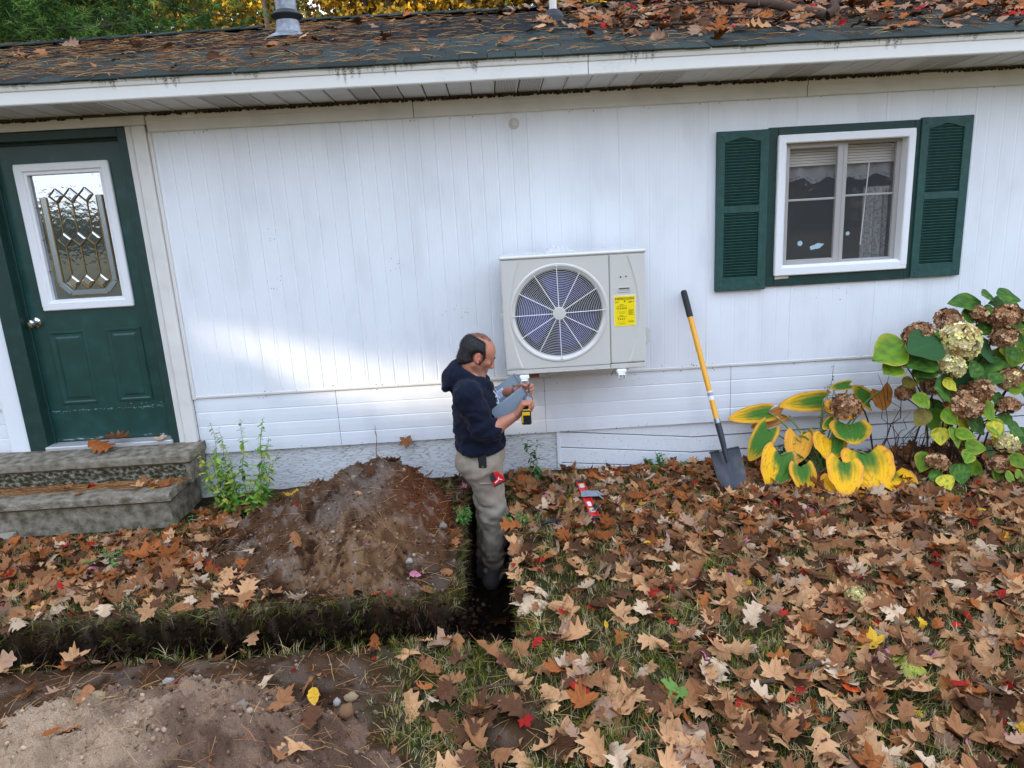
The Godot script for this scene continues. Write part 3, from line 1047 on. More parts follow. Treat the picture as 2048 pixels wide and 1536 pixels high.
func ground_h(x: float, z: float) -> float:
	var h := 0.016 * noise.get_noise_2d(x * 1.7, z * 1.7) + 0.008 * noise.get_noise_2d(x * 6.0, z * 6.0 + 30.0)
	h -= 0.05 * sstep(-1.3, -2.3, x) * sstep(2.0, 0.6, z)
	h -= 0.015 * sstep(0.25, 0.0, z)
	if absf(x) > 5.2 or z > 4.0:
		h *= 0.6
	return h

func mound_a(x: float, z: float) -> float:   # the pile between the steps and the man; below zero outside
	var dx := x + 0.66
	var dz := z - 0.62
	var ax := 1.02 if dx < 0.0 else 0.40
	var az := 0.56 if dz < 0.0 else 0.98
	var r := sqrt((dx / ax) ** 2 + (dz / az) ** 2)
	r += 0.17 * noise.get_noise_2d(x * 2.3 + 7.0, z * 2.3)
	var h := 0.43 * (1.0 - r) - 0.02
	if r < 0.35:
		h -= 0.13 * (0.35 - r) ** 2 / 0.1225 * 0.5
	# a shoulder on the left below the peak
	var e := sqrt(((x + 0.90) / 0.34) ** 2 + ((z - 0.62) / 0.34) ** 2)
	h = maxf(h, 0.30 * (1.0 - e * 0.8) - 0.0) if e < 1.0 else h
	if h > -0.02:
		h += 0.040 * noise.get_noise_2d(x * 7.0, z * 7.0) + 0.026 * noise.get_noise_2d(x * 17.0, z * 17.0) + 0.016 * fine.get_noise_2d(x * 42.0, z * 42.0)
	# kept clear of the trench
	h -= 0.5 * sstep(-0.36, -0.23, x) * maxf(0.0, 1.0 - 0.0)
	return h

func mound_b(x: float, z: float) -> float:   # the pile at the near left
	var dx := x + 1.30
	var dz := z - 2.75
	var ax := 0.95 if dx < 0.0 else 0.86
	var az := 0.55 if dz < 0.0 else 0.7
	var r := sqrt((dx / ax) ** 2 + (dz / az) ** 2)
	r += 0.12 * noise.get_noise_2d(x * 2.9 + 17.0, z * 2.9)
	var h := 0.33 * (1.0 - r * r * 0.92) - 0.02
	if h > -0.03:
		h += 0.040 * noise.get_noise_2d(x * 6.0, z * 6.0) + 0.030 * noise.get_noise_2d(x * 16.0, z * 16.0) + 0.020 * fine.get_noise_2d(x * 52.0, z * 52.0)
	return h

func surface(x: float, z: float) -> float:
	return maxf(ground_h(x, z) - trench_d(x, z), maxf(mound_a(x, z), mound_b(x, z)))

func bare(x: float, z: float) -> float:   # 1 where the lawn is buried under thrown soil
	var b := 0.0
	b = maxf(b, sstep(0.09, 0.0, -mound_a(x, z)))
	b = maxf(b, sstep(0.10, 0.0, -mound_b(x, z)))
	# spill strip on the near side of the trench, fading out to the right
	b = maxf(b, sstep(1.93, 1.99, z) * sstep(-0.30, -0.72, x + 0.12 * noise.get_noise_2d(x * 4.0, z * 4.0)) * sstep(2.75, 2.45, z))
	# between pile and trench
	b = maxf(b, 0.95 * sstep(-1.5, -1.1, x) * sstep(1.72, 1.6, z) * sstep(0.9, 1.1, z) * sstep(-0.2, -0.3, x))
	b = maxf(b, 0.7 * sstep(1.42, 1.56, z) * sstep(1.75, 1.62, z) * sstep(-0.2, -0.3, x))
	b = maxf(b, 0.8 * sstep(-0.45, -0.3, x) * sstep(-0.2, -0.26, x) * sstep(1.7, 1.6, z))
	b = maxf(b, sstep(0.16, 0.05, z) * 0.8 * sstep(-2.0, -1.6, x))
	# a few scraped places on the right
	b = maxf(b, sstep(0.18, 0.03, x - 0.02 + 0.2 * noise.get_noise_2d(x * 3.0, z * 3.0)) * sstep(-0.02, 0.02, x) * 0.7 * sstep(0.3, 0.8, z) * sstep(1.6, 1.2, z))
	b = maxf(b, 0.9 * sstep(0.17, 0.08, Vector2(x + 0.02, (z - 2.50)).length() + 0.06 * noise.get_noise_2d(x * 9.0, z * 9.0)))
	return clampf(b + 0.25 * noise.get_noise_2d(x * 6.0, z * 6.0) * b, 0.0, 1.0)

func soil_color(x: float, z: float, which: int) -> Color:
	var a := noise.get_noise_2d(x * 2.2 + 100.0, z * 2.2)
	var b := noise.get_noise_2d(x * 5.5 - 40.0, z * 5.5)
	var c := noise.get_noise_2d(x * 16.0, z * 16.0 + 9.0)
	var col := lin(100, 71, 50)
	col = col.lerp(lin(68, 46, 33), sstep(-0.1, 0.35, a + 0.4 * c))
	col = col.lerp(lin(134, 114, 98), 0.7 * sstep(-0.1, 0.4, b + 0.3 * c))
	if which == 0:
		col = col * 0.72
	if which == 1:
		# turned-up subsoil: rusty at the right of the peak, sandy tan on the low front
		var right := sstep(-0.78, -0.5, x + 0.12 * b) * sstep(1.25, 0.9, z)
		col = col.lerp(lin(104, 60, 36), 0.9 * right)
		var front := sstep(0.95, 1.15, z + 0.1 * a) * sstep(-1.25, -1.0, x) * sstep(-0.45, -0.65, x + 0.1 * b)
		col = col.lerp(lin(150, 112, 78), 0.75 * front * sstep(-0.4, 0.2, b + c))
		var gray := sstep(0.15, 0.0, absf(x + 0.85 + 0.25 * (z - 0.9)) - 0.06 + 0.2 * c)
		col = col.lerp(lin(140, 124, 110), 0.5 * gray * sstep(0.5, 0.7, z) * sstep(1.15, 0.95, z))
		if c + b * 0.5 > 0.42:
			col = col.lerp(lin(150, 134, 120), 0.4)
	elif which == 2:
		col = lin(134, 106, 86).lerp(lin(100, 76, 60), sstep(-0.2, 0.3, a + 0.5 * b))
		var pale := sstep(-0.95, -1.5, x + 0.35 * a + 0.12 * b + (z - 2.6) * -0.3)
		col = col.lerp(lin(190, 160, 130), 0.9 * pale * sstep(-0.7, 0.0, b + c + 0.4))
	return col

func grid_axis(a: Array) -> PackedFloat32Array:   # spans of [from, to, step]
	var p := PackedFloat32Array()
	for s: Array in a:
		var nn := int(round((s[1] - s[0]) / s[2]))
		for i in nn:
			p.append(lerpf(s[0], s[1], float(i) / nn))
	p.append(a[-1][1])
	return p

func field_mesh(xs: PackedFloat32Array, zs: PackedFloat32Array, hf: Callable, cf: Callable, cut := -9.0) -> ArrayMesh:
	var nx := xs.size()
	var nz := zs.size()
	var hs := PackedFloat32Array()
	hs.resize(nx * nz)
	var vs := PackedVector3Array()
	vs.resize(nx * nz)
	var cs := PackedColorArray()
	cs.resize(nx * nz)
	for k in nz:
		for i in nx:
			var h: float = hf.call(xs[i], zs[k])
			hs[k * nx + i] = h
			vs[k * nx + i] = Vector3(xs[i], h, zs[k])
			cs[k * nx + i] = cf.call(xs[i], zs[k], h) if h > cut else Color.BLACK
	var ns := PackedVector3Array()
	ns.resize(nx * nz)
	for k in nz:
		for i in nx:
			var l := maxi(i - 1, 0)
			var r := mini(i + 1, nx - 1)
			var u := maxi(k - 1, 0)
			var d := mini(k + 1, nz - 1)
			ns[k * nx + i] = Vector3(-(hs[k * nx + r] - hs[k * nx + l]) / (xs[r] - xs[l]), 1.0, -(hs[d * nx + i] - hs[u * nx + i]) / (zs[d] - zs[u])).normalized()
	var idx := PackedInt32Array()
	for k in nz - 1:
		for i in nx - 1:
			var a := k * nx + i
			if hs[a] < cut and hs[a + 1] < cut and hs[a + nx] < cut and hs[a + nx + 1] < cut:
				continue
			idx.append_array([a, a + 1, a + nx + 1, a, a + nx + 1, a + nx])
	var arr := []
	arr.resize(Mesh.ARRAY_MAX)
	arr[Mesh.ARRAY_VERTEX] = vs
	arr[Mesh.ARRAY_NORMAL] = ns
	arr[Mesh.ARRAY_COLOR] = cs
	arr[Mesh.ARRAY_INDEX] = idx
	var m := ArrayMesh.new()
	m.add_surface_from_arrays(Mesh.PRIMITIVE_TRIANGLES, arr)
	return m

func build_ground() -> void:
	var xs := grid_axis([[-160, -40, 30], [-40, -8, 8], [-8, -4.6, 0.4], [-4.6, -0.34, 0.028], [-0.34, 0.10, 0.011], [0.10, 5.0, 0.034], [5.0, 8, 0.4], [8, 40, 8], [40, 160, 30]])
	var zs := grid_axis([[-160, -40, 30], [-40, -8, 8], [-8, -0.6, 0.8], [-0.6, 0.0, 0.15], [0.0, 1.54, 0.028], [1.54, 2.04, 0.0125], [2.04, 3.4, 0.028], [3.4, 8, 0.4], [8, 40, 8], [40, 160, 30]])
	var hf := func(x: float, z: float) -> float:
		if absf(x) > 5.2 or z < 0.0 or z > 3.5:
			return ground_h(x, z) if z > -0.1 else -0.02
		return ground_h(x, z) - trench_d(x, z)
	var cf := func(x: float, z: float, h: float) -> Color:
		if absf(x) > 5.2 or z < -0.2 or z > 4.0:
			return lin(98, 100, 58).lerp(lin(140, 118, 76), 0.5 + 0.5 * noise.get_noise_2d(x * 0.3, z * 0.3))
		var n1 := noise.get_noise_2d(x * 3.0, z * 3.0)
		var n2 := noise.get_noise_2d(x * 14.0, z * 14.0)
		var turf := lin(58, 48, 32).lerp(lin(76, 64, 44), 0.5 + 0.6 * n2).lerp(lin(56, 62, 30), clampf(0.4 + n1, 0, 1))
		var c := turf.lerp(soil_color(x, z, 0), bare(x, z))
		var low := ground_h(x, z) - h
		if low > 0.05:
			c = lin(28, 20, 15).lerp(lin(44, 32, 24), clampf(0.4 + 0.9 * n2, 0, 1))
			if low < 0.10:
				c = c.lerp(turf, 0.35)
		return c
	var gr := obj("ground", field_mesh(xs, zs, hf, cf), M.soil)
	gr.set_meta("kind", "structure")
	# the two soil piles
	var pile := field_mesh(grid_axis([[-1.95, -0.22, 0.0125]]), grid_axis([[0.03, 1.85, 0.0135]]), mound_a, func(x: float, z: float, _h: float) -> Color: return soil_color(x, z, 1), -0.035)
	var A := thing("soil_pile", "tall brown soil pile with grey and rusty streaks between the concrete steps and the man", "soil pile", Vector3(-0.7, 0, 0.7))
	obj("mound", pile, M.soil, A)
	pile = field_mesh(grid_axis([[-2.5, -0.2, 0.0135]]), grid_axis([[2.05, 3.4, 0.0135]]), mound_b, func(x: float, z: float, _h: float) -> Color: return soil_color(x, z, 2), -0.045)
	var B := thing("soil_pile", "low pile of pale sandy soil and stones in the near left corner", "soil pile", Vector3(-1.1, 0, 2.7))
	obj("mound", pile, M.soil, B)
	# clods and grit
	var shapes := [lump(5, 0.35), lump(6, 0.5), lump(7, 0.4)]
	for s: Array in [[A, -1.8, -0.26, 0.1, 1.7, 9000, 1], [B, -2.3, -0.3, 2.05, 3.2, 4200, 2], [null, -2.6, -0.2, 1.97, 2.5, 2600, 0], [null, -1.5, -0.25, 1.0, 1.62, 1500, 0]]:
		var ts := [[], [], []]
		var cs := [[], [], []]
		for i in s[5]:
			var x: float = rr(s[1], s[2])
			var z: float = rr(s[3], s[4])
			var h := surface(x, z)
			if trench_d(x, z) > 0.0:
				continue
			if s[6] == 1 and mound_a(x, z) < ground_h(x, z) - 0.01 or s[6] == 2 and mound_b(x, z) < ground_h(x, z) - 0.01:
				continue
			if s[6] == 0 and rng.randf() > bare(x, z):
				continue
			var q := rng.randf()
			var r := 0.0020 + (0.010 if s[6] != 2 else 0.006) * q ** 7
			if s[6] == 2:
				r *= 1.25
			var k := rng.randi() % 3
			ts[k].append(Transform3D(Basis.from_euler(Vector3(rr(0, 6), rr(0, 6), rr(0, 6))).scaled_local(Vector3(rr(0.8, 1.3), rr(0.6, 0.9), rr(0.8, 1.2)) * r), Vector3(x, h + r * 0.25, z)))
			var c := soil_color(x, z, s[6])
			c = c.lerp(lin(176, 156, 136), rr(0, 0.4)) if rng.randf() < 0.3 else c * rr(0.6, 1.05)
			cs[k].append(c)
		for k in 3:
			many("clods", shapes[k], M.clod, ts[k], cs[k], s[0])
	# crumbs of dark soil and root ends on the trench walls
	var wt := []
	var wc := []
	for i in 2600:
		var x := rr(-3.0, -0.1)
		var d := rr(0.01, 0.36)
		var p := Vector3(x, ground_h(x, 1.6) - d, 1.602 + 0.030 * minf(1.0, d / 0.1) + 0.018 * noise.get_noise_2d(x * 5.0, 8.0) + rr(-0.004, 0.014))
		if i > 1900:
			p = Vector3(-0.236 + rr(-0.01, 0.012) if i % 2 else 0.008 + rr(-0.012, 0.01), -rr(0.02, 0.4), rr(0.1, 1.98))
		wt.append(Transform3D(Basis.from_euler(Vector3(rr(0, 6), rr(0, 6), rr(0, 6))).scaled_local(Vector3(rr(0.8, 1.4), rr(0.6, 1.0), rr(0.6, 1.0)) * (0.004 + 0.013 * rng.randf() ** 4)), p))
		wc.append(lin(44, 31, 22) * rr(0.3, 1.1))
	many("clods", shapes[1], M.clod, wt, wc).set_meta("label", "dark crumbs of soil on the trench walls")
	for i in 34:
		var x := rr(-2.9, -0.3)
		var y := -rr(0.04, 0.22)
		var b := MB.new()
		b.tube(limb_path(Vector3(x, y, 1.60), Vector3(x + rr(-0.12, 0.12), y - rr(0.02, 0.12), 1.64 + rr(0, 0.08)), 0.05, 5), radii(6, rr(0.0012, 0.003), 0.0007), 5)
		tag(obj("root", b, M.twig), "thin bare root sticking out of the trench's far wall", "root", "roots in the trench wall")
	# single stones
	var st := [[-0.62, 2.44, 0.028, "rounded tan stone on the near soil pile, largest in its front"], [-0.96, 2.50, 0.026, "pale grey stone half sunk in the near soil pile"], [-0.64, 2.275, 0.022, "yellowish flat stone on the crest of the near soil pile"], [-0.69, 2.30, 0.015, "small white stone beside the yellowish one on the near pile's crest"],
		[-0.52, 1.30, 0.02, "white pebble low on the front of the tall soil pile"], [-0.88, 0.72, 0.024, "grey stone on the left shoulder of the tall soil pile"], [-0.36, 1.02, 0.021, "pale stone at the right foot of the tall soil pile by the trench"], [-1.28, 2.34, 0.018, "whitish stone on the pale left part of the near soil pile"],
		[-0.9, 2.36, 0.014, "small brown stone behind the pale grey one on the near pile"], [-0.78, 1.60, 0.012, "round grey pebble at the trench's far edge"], [-0.45, 2.52, 0.014, "small tan stone at the right slope of the near soil pile"], [-1.42, 2.52, 0.024, "sandy stone near the left end of the near soil pile"]]
	for i in st.size():
		var r: float = st[i][2]
		var t := Transform3D(Basis.from_euler(Vector3(rr(-0.3, 0.3), rr(0, 6), rr(-0.3, 0.3))).scaled_local(Vector3(1.25, 0.8, 1.0) * r), Vector3(st[i][0], surface(st[i][0], st[i][1]) + r * 0.4, st[i][1]))
		var c: Color = [srgb(140, 104, 76), srgb(150, 136, 120), srgb(170, 146, 110), srgb(182, 172, 160)][[0, 1, 2, 3, 3, 1, 1, 3, 0, 1, 0, 2][i]]
		tag(put("stone", shapes[i % 3], tri_tex(mat(c, 0.95), M.grain_tex, Vector3(6, 6, 6), M.grain_tex, 0.2), t), st[i][3], "stone", "stones on the soil")

func sprig(kind: int) -> ArrayMesh:   # a small spray of leaves, or of pine needles
	var b := MB.new()
	var r := RandomNumberGenerator.new()
	r.seed = 77 + kind
	if kind == 2:
		for i in 26:
			var a := Vector3(r.randf_range(-0.4, 0.4), r.randf_range(-0.25, 0.35), r.randf_range(-0.4, 0.4)) * 0.5
			var d := Vector3(r.randf_range(-1, 1), r.randf_range(-0.5, 0.6), r.randf_range(-1, 1)).normalized()
			var s := d.cross(Vector3(r.randf_range(-1, 1), 1, r.randf_range(-1, 1))).normalized() * 0.021
			b.tri(a - s, a + s, a + d * 0.6)
		return b.mesh()
	for i in (6 if kind == 0 else 4):
		var c := Vector3(r.randf_range(-1, 1), r.randf_range(-0.6, 0.6), r.randf_range(-1, 1)) * 0.55
		var q := Basis.from_euler(Vector3(r.randf_range(-1.1, 1.1), r.randf_range(0, TAU), r.randf_range(-1.1, 1.1)))
		var l := r.randf_range(0.38, 0.6)
		var p := [Vector3(0, 0, -l), Vector3(l * 0.62, 0.04, -l * 0.1), Vector3(l * 0.3, 0, l * 0.55), Vector3(0, -0.10, l), Vector3(-l * 0.3, 0, l * 0.55), Vector3(-l * 0.62, 0.04, -l * 0.1)]
		var o := []
		for v: Vector3 in p:
			o.append(c + q * v)
		b.tri(o[0], o[1], o[5]); b.tri(o[1], o[2], o[5]); b.tri(o[5], o[2], o[4]); b.tri(o[2], o[3], o[4])
	return b.mesh()

func crown(ts: Array, cs: Array, at: Vector3, radii: Vector3, clumps: int, per: int, size: float, pal: Array, keep: Callable) -> void:
	for i in clumps:
		var d := Vector3(rng.randfn(), rng.randfn(), rng.randfn()).normalized() * pow(rng.randf(), 0.42)
		var c := at + d * radii
		var tint: Color = pick(pal)
		var spread := radii.length() * rr(0.08, 0.16)
		for k in per:
			var p := c + Vector3(rng.randfn(), rng.randfn() * 0.6, rng.randfn()) * spread
			if not keep.call(p):
				continue
			ts.append(Transform3D(Basis.from_euler(Vector3(rr(-0.9, 0.9), rr(0, TAU), rr(-0.9, 0.9))).scaled(Vector3.ONE * size * rr(0.7, 1.3)), p))
			cs.append(tint * rr(0.75, 1.2))

func limb_path(a: Vector3, b: Vector3, bend: float, n := 7) -> PackedVector3Array:
	var p := PackedVector3Array()
	for i in n + 1:
		var t := float(i) / n
		p.append(a.lerp(b, t) + Vector3(noise.get_noise_1d(t * 2.0 + a.x * 9.0), noise.get_noise_1d(t * 2.0 + 70.0 + a.z * 9.0) * 0.5, noise.get_noise_1d(t * 2.0 + 140.0 + a.y)) * bend * sin(PI * t))
	return p

func radii(n: int, r0: float, r1: float) -> PackedFloat32Array:
	var p := PackedFloat32Array()
	for i in n:
		p.append(lerpf(r0, r1, float(i) / (n - 1)))
	return p

func build_trees() -> void:
	var all := func(_p: Vector3) -> bool: return true
	var sp := sprig(0)
	var needles := sprig(2)
	# the yellow maples behind the house
	var gold := [lin(206, 160, 44), lin(182, 138, 40), lin(160, 124, 44), lin(214, 178, 72), lin(120, 104, 44), lin(92, 90, 44)]
	var greeny := [lin(96, 106, 50), lin(116, 120, 58), lin(150, 134, 56), lin(78, 90, 48)]
	var spots := [[-9.5, -13.0, 11.0, "golden maple behind the roof's left end, partly hidden by the pine", 0], [-5.2, -11.5, 10.5, "golden maple behind the pine boughs left of the stove pipe", 0], [-2.6, -15.0, 12.0, "tall golden maple standing behind the stove pipe", 0], [0.3, -12.0, 10.0, "golden maple between stove pipe and plumbing vent", 0],
		[2.8, -13.5, 11.0, "green-gold tree behind the plumbing vent", 1], [5.6, -12.0, 11.0, "green-gold tree behind the leaf heap on the roof", 1], [8.6, -14.0, 12.0, "golden maple behind the right end of the roof", 0], [-0.9, -20.0, 14.0, "dark-trunked golden tree far behind the house between pipe and vent", 0], [-7.0, -21.0, 14.0, "golden tree far behind the pine", 0], [5.0, -21.0, 14.0, "yellow tree far behind the right half of the roof", 0]]
	for s: Array in spots:
		var at := Vector3(s[0], 0, s[1])
		var T := thing("maple_tree" if s[4] == 0 else "green_tree", s[3], "tree", at, "trees behind the house")
		var b := MB.new()
		var hgt: float = s[2]
		b.tube(limb_path(at + Vector3(0, -0.3, 0), at + Vector3(rr(-0.5, 0.5), hgt * 0.85, 0), 0.35, 9), radii(10, 0.17, 0.05), 9)
		for k in 9:
			var y := rr(2.6, hgt * 0.75)
			var w := rr(0, TAU)
			b.tube(limb_path(at + Vector3(0, y, 0), at + Vector3(cos(w) * rr(1.4, 2.6), y + rr(0.6, 2.2), sin(w) * rr(1.4, 2.6)), 0.5, 6), radii(7, 0.05, 0.012), 6)
		obj("trunk", b, M.bark, T)
		var ts := []
		var cs := []
		crown(ts, cs, at + Vector3(0, hgt * 0.60, 0), Vector3(2.7, hgt * 0.40, 2.4), 110, 64, 0.10, gold if s[4] == 0 else greeny, all)
		many("crown", sp, M.crown, ts, cs, T)
	# thin bare trunks among them
	for i in 9:
		var at := Vector3([-3.6, -2.2, -1.55, -0.2, 0.55, 1.5, 3.7, -6.3, 6.9][i], 0, -9.0 - (i * 37 % 50) * 0.1)
		var b := MB.new()
		b.tube(limb_path(at + Vector3(0, -0.2, 0), at + Vector3(rr(-0.4, 0.4), 9.0, rr(-0.3, 0.3)), 0.25, 8), radii(9, rr(0.05, 0.10), 0.03), 8)
		for k in 5:
			var y := rr(3.5, 8.0)
			var w := rr(0, TAU)
			b.tube(limb_path(at + Vector3(0, y, 0), at + Vector3(cos(w) * 1.0, y + rr(0.4, 1.2), sin(w) * 1.0), 0.3, 4), radii(5, 0.018, 0.005), 5)
		var T := thing("young_tree", ["slim dark trunk behind the pine's bough tips", "slim dark trunk just right of the stove pipe", "pair-standing slim trunk right of the stove pipe", "thin trunk midway between pipe and vent", "thin trunk left of the plumbing vent", "thin trunk right of the plumbing vent", "thin trunk behind the branch on the roof", "thin trunk deep behind the pine", "thin trunk behind the roof's right end"][i], "tree", at, "slim trunks behind the house")
		obj("trunk", b, M.bark, T)
	# the white pine whose boughs reach over the left end of the roof
	var at := Vector3(-7.0, 0, -4.6)
	var P := thing("pine_tree", "dark white pine whose long soft boughs hang behind the left end of the roof", "tree", at)
	var b := MB.new()
	b.tube(limb_path(at + Vector3(0, -0.3, 0), at + Vector3(0.2, 12, 0), 0.2, 9), radii(10, 0.26, 0.08), 10)
	var ts := []
	var cs := []
	var greens := [lin(66, 96, 44), lin(84, 116, 52), lin(48, 72, 38), lin(108, 136, 66)]
	for k in 64:
		var low := k < 26
		var y := rr(3.9, 5.6) if low else 2.6 + 8.5 * k / 64.0
		var w := rr(-0.75, 0.45) if low else rr(0, TAU)
		var l := rr(2.4, 4.4) if low else rr(2.2, 4.6) * (1.0 - (y - 3.0) / 16.0)
		var tip := at + Vector3(cos(w) * l, y - rr(0.0, 0.9), -sin(w) * l)
		var path := limb_path(at + Vector3(0, y, 0), tip, 0.5, 8)
		b.tube(path, radii(9, 0.045, 0.008), 6)
		for j in range(2, 9):
			for q in (36 if low else 18):
				var side := Vector3(rng.randfn(), rng.randfn() * 0.4 - 0.1, rng.randfn()) * (0.16 + 0.025 * j)
				ts.append(Transform3D(Basis.from_euler(Vector3(rr(-0.6, 0.6), rr(0, TAU), rr(-0.6, 0.6))).scaled(Vector3.ONE * rr(0.12, 0.20)), path[j] + side))
				cs.append(pick(greens) * rr(0.7, 1.3))
	obj("trunk", b, M.bark, P)
	many("crown", needles, M.crown, ts, cs, P)
	# trees on the near side, out of frame: they shade the wall and stand in the door glass
	var keep := func(p: Vector3) -> bool:   # an opening in the foliage that lets a little sun through
		var q := p - SUN * (p.z / SUN.z)
		var a := Vector2(q.x + 1.25, q.y - 0.84).rotated(0.30)
		var e := (a.x / 1.15) ** 2 + (a.y / 0.33) ** 2
		e = minf(e, ((q.x + 0.62) / 0.75) ** 2 + ((q.y - 0.56) / 0.33) ** 2)
		e = minf(e, ((q.x - 0.06) / 0.55) ** 2 + ((q.y - 0.46) / 0.33) ** 2)
		if q.x > -2.2 and q.x < 0.2 and q.y > 0.35 and q.y < 1.15 and noise.get_noise_2d(q.x * 1.6 + 20.0, q.y * 2.6) > 0.16:
			return false
		return e > 0.7 + rng.randf() * 0.5
	var dark := [lin(70, 84, 40), lin(96, 100, 46), lin(140, 118, 48), lin(60, 70, 36)]
	var near := [[-19.5, 8.0, 15.0, 3.6, true], [-20.0, 12.0, 16.0, 3.8, true], [-21.0, 16.0, 16.0, 4.0, true], [-23.0, 19.5, 15.0, 3.6, true], [-17.5, 14.5, 13.0, 2.6, true], [-10.0, 26.0, 11.0, 3.5, false], [8.0, 34.0, 11.0, 4.5, false], [15.0, 31.0, 12.0, 4.5, false], [24.0, 27.0, 12.0, 4.5, false], [-2.0, 44.0, 9.0, 5.0, false], [-30.0, 58.0, 2.2, 6.0, false], [-42.0, 64.0, 2.8, 7.0, false], [-20.0, 62.0, 2.4, 6.0, false]]
	var names := ["tall dense maple left of the lawn, nearest the house, seen in the door glass", "tall dense maple second from the house on the left of the lawn", "tall dense maple third from the house on the left of the lawn", "tall dense maple farthest from the house on the left of the lawn", "smaller dense maple in front of the tall ones on the left", "broad tree far across the lawn, mirrored in the door glass", "broad tree across the lawn, mirrored in the window", "broad tree at the right across the lawn", "broad tree at the far right of the lawn", "broad tree straight across the lawn behind the viewer", "low rounded tree far beyond the lawn, mirrored in the door glass", "low rounded tree farthest left beyond the lawn", "low rounded tree far beyond the lawn, right of the other low ones"]
	for i in near.size():
		var s: Array = near[i]
		var o := Vector3(s[0], 0, s[1])
		var T := thing("shade_tree", names[i], "tree", o, "trees across the lawn")
		var t := MB.new()
		var hgt: float = s[2]
		t.tube(limb_path(o + Vector3(0, -0.3, 0), o + Vector3(rr(-0.4, 0.4), hgt * 0.8, 0), 0.4, 8), radii(9, 0.25, 0.07), 9)
		obj("trunk", t, M.bark, T)
		var a := []
		var c := []
		var solid: bool = s[4]
		crown(a, c, o + Vector3(0, hgt * (0.58 if solid else 0.48), 0), Vector3(s[3], hgt * (0.40 if solid else 0.48), s[3]), 150 if solid else 90, 60 if solid else 40, 0.30 if solid else 0.45, dark, keep if solid else all)
		many("crown", sp, M.crown, a, c, T)

func panel_with_hole(x0: float, x1: float, y0: float, y1: float, z: float, c: Vector2, r: float) -> MB:
	var b := MB.new()
	var n := 96
	var edge := func(w: float) -> Vector3:
		var d := Vector2(cos(w), sin(w))
		var t := 1e9
		if d.x > 1e-5: t = minf(t, (x1 - c.x) / d.x)
		if d.x < -1e-5: t = minf(t, (x0 - c.x) / d.x)
		if d.y > 1e-5: t = minf(t, (y1 - c.y) / d.y)
		if d.y < -1e-5: t = minf(t, (y0 - c.y) / d.y)
		return Vector3(c.x + d.x * t, c.y + d.y * t, z)
	var ws := []
	for i in n:
		ws.append(TAU * i / n)
	for q: Vector2 in [Vector2(x0, y0), Vector2(x1, y0), Vector2(x1, y1), Vector2(x0, y1)]:
		ws.append(fposmod((q - c).angle(), TAU))
	ws.sort()
	for i in ws.size():
		var w0: float = ws[i]
		var w1: float = ws[(i + 1) % ws.size()]
		var i0 := Vector3(c.x + cos(w0) * r, c.y + sin(w0) * r, z)
		var i1 := Vector3(c.x + cos(w1) * r, c.y + sin(w1) * r, z)
		b.quad(i0, edge.call(w0), edge.call(w1), i1)
	return b

func words(text: String, size: float, at: Vector3, m: Material, parent: Node3D, bold := true, squeeze := 1.0, called := "lettering") -> void:
	var t := TextMesh.new()
	t.text = text
	var f := SystemFont.new()
	f.font_names = PackedStringArray(["Droid Sans"])
	f.font_weight = 700 if bold else 400
	t.font = f
	t.font_size = 32
	t.pixel_size = size / 32.0
	t.depth = 0.0004
	t.horizontal_alignment = HORIZONTAL_ALIGNMENT_CENTER
	t.curve_step = 3.0
	put(called, t, m, Transform3D(Basis().scaled(Vector3(squeeze, 1, 1)), at), parent)

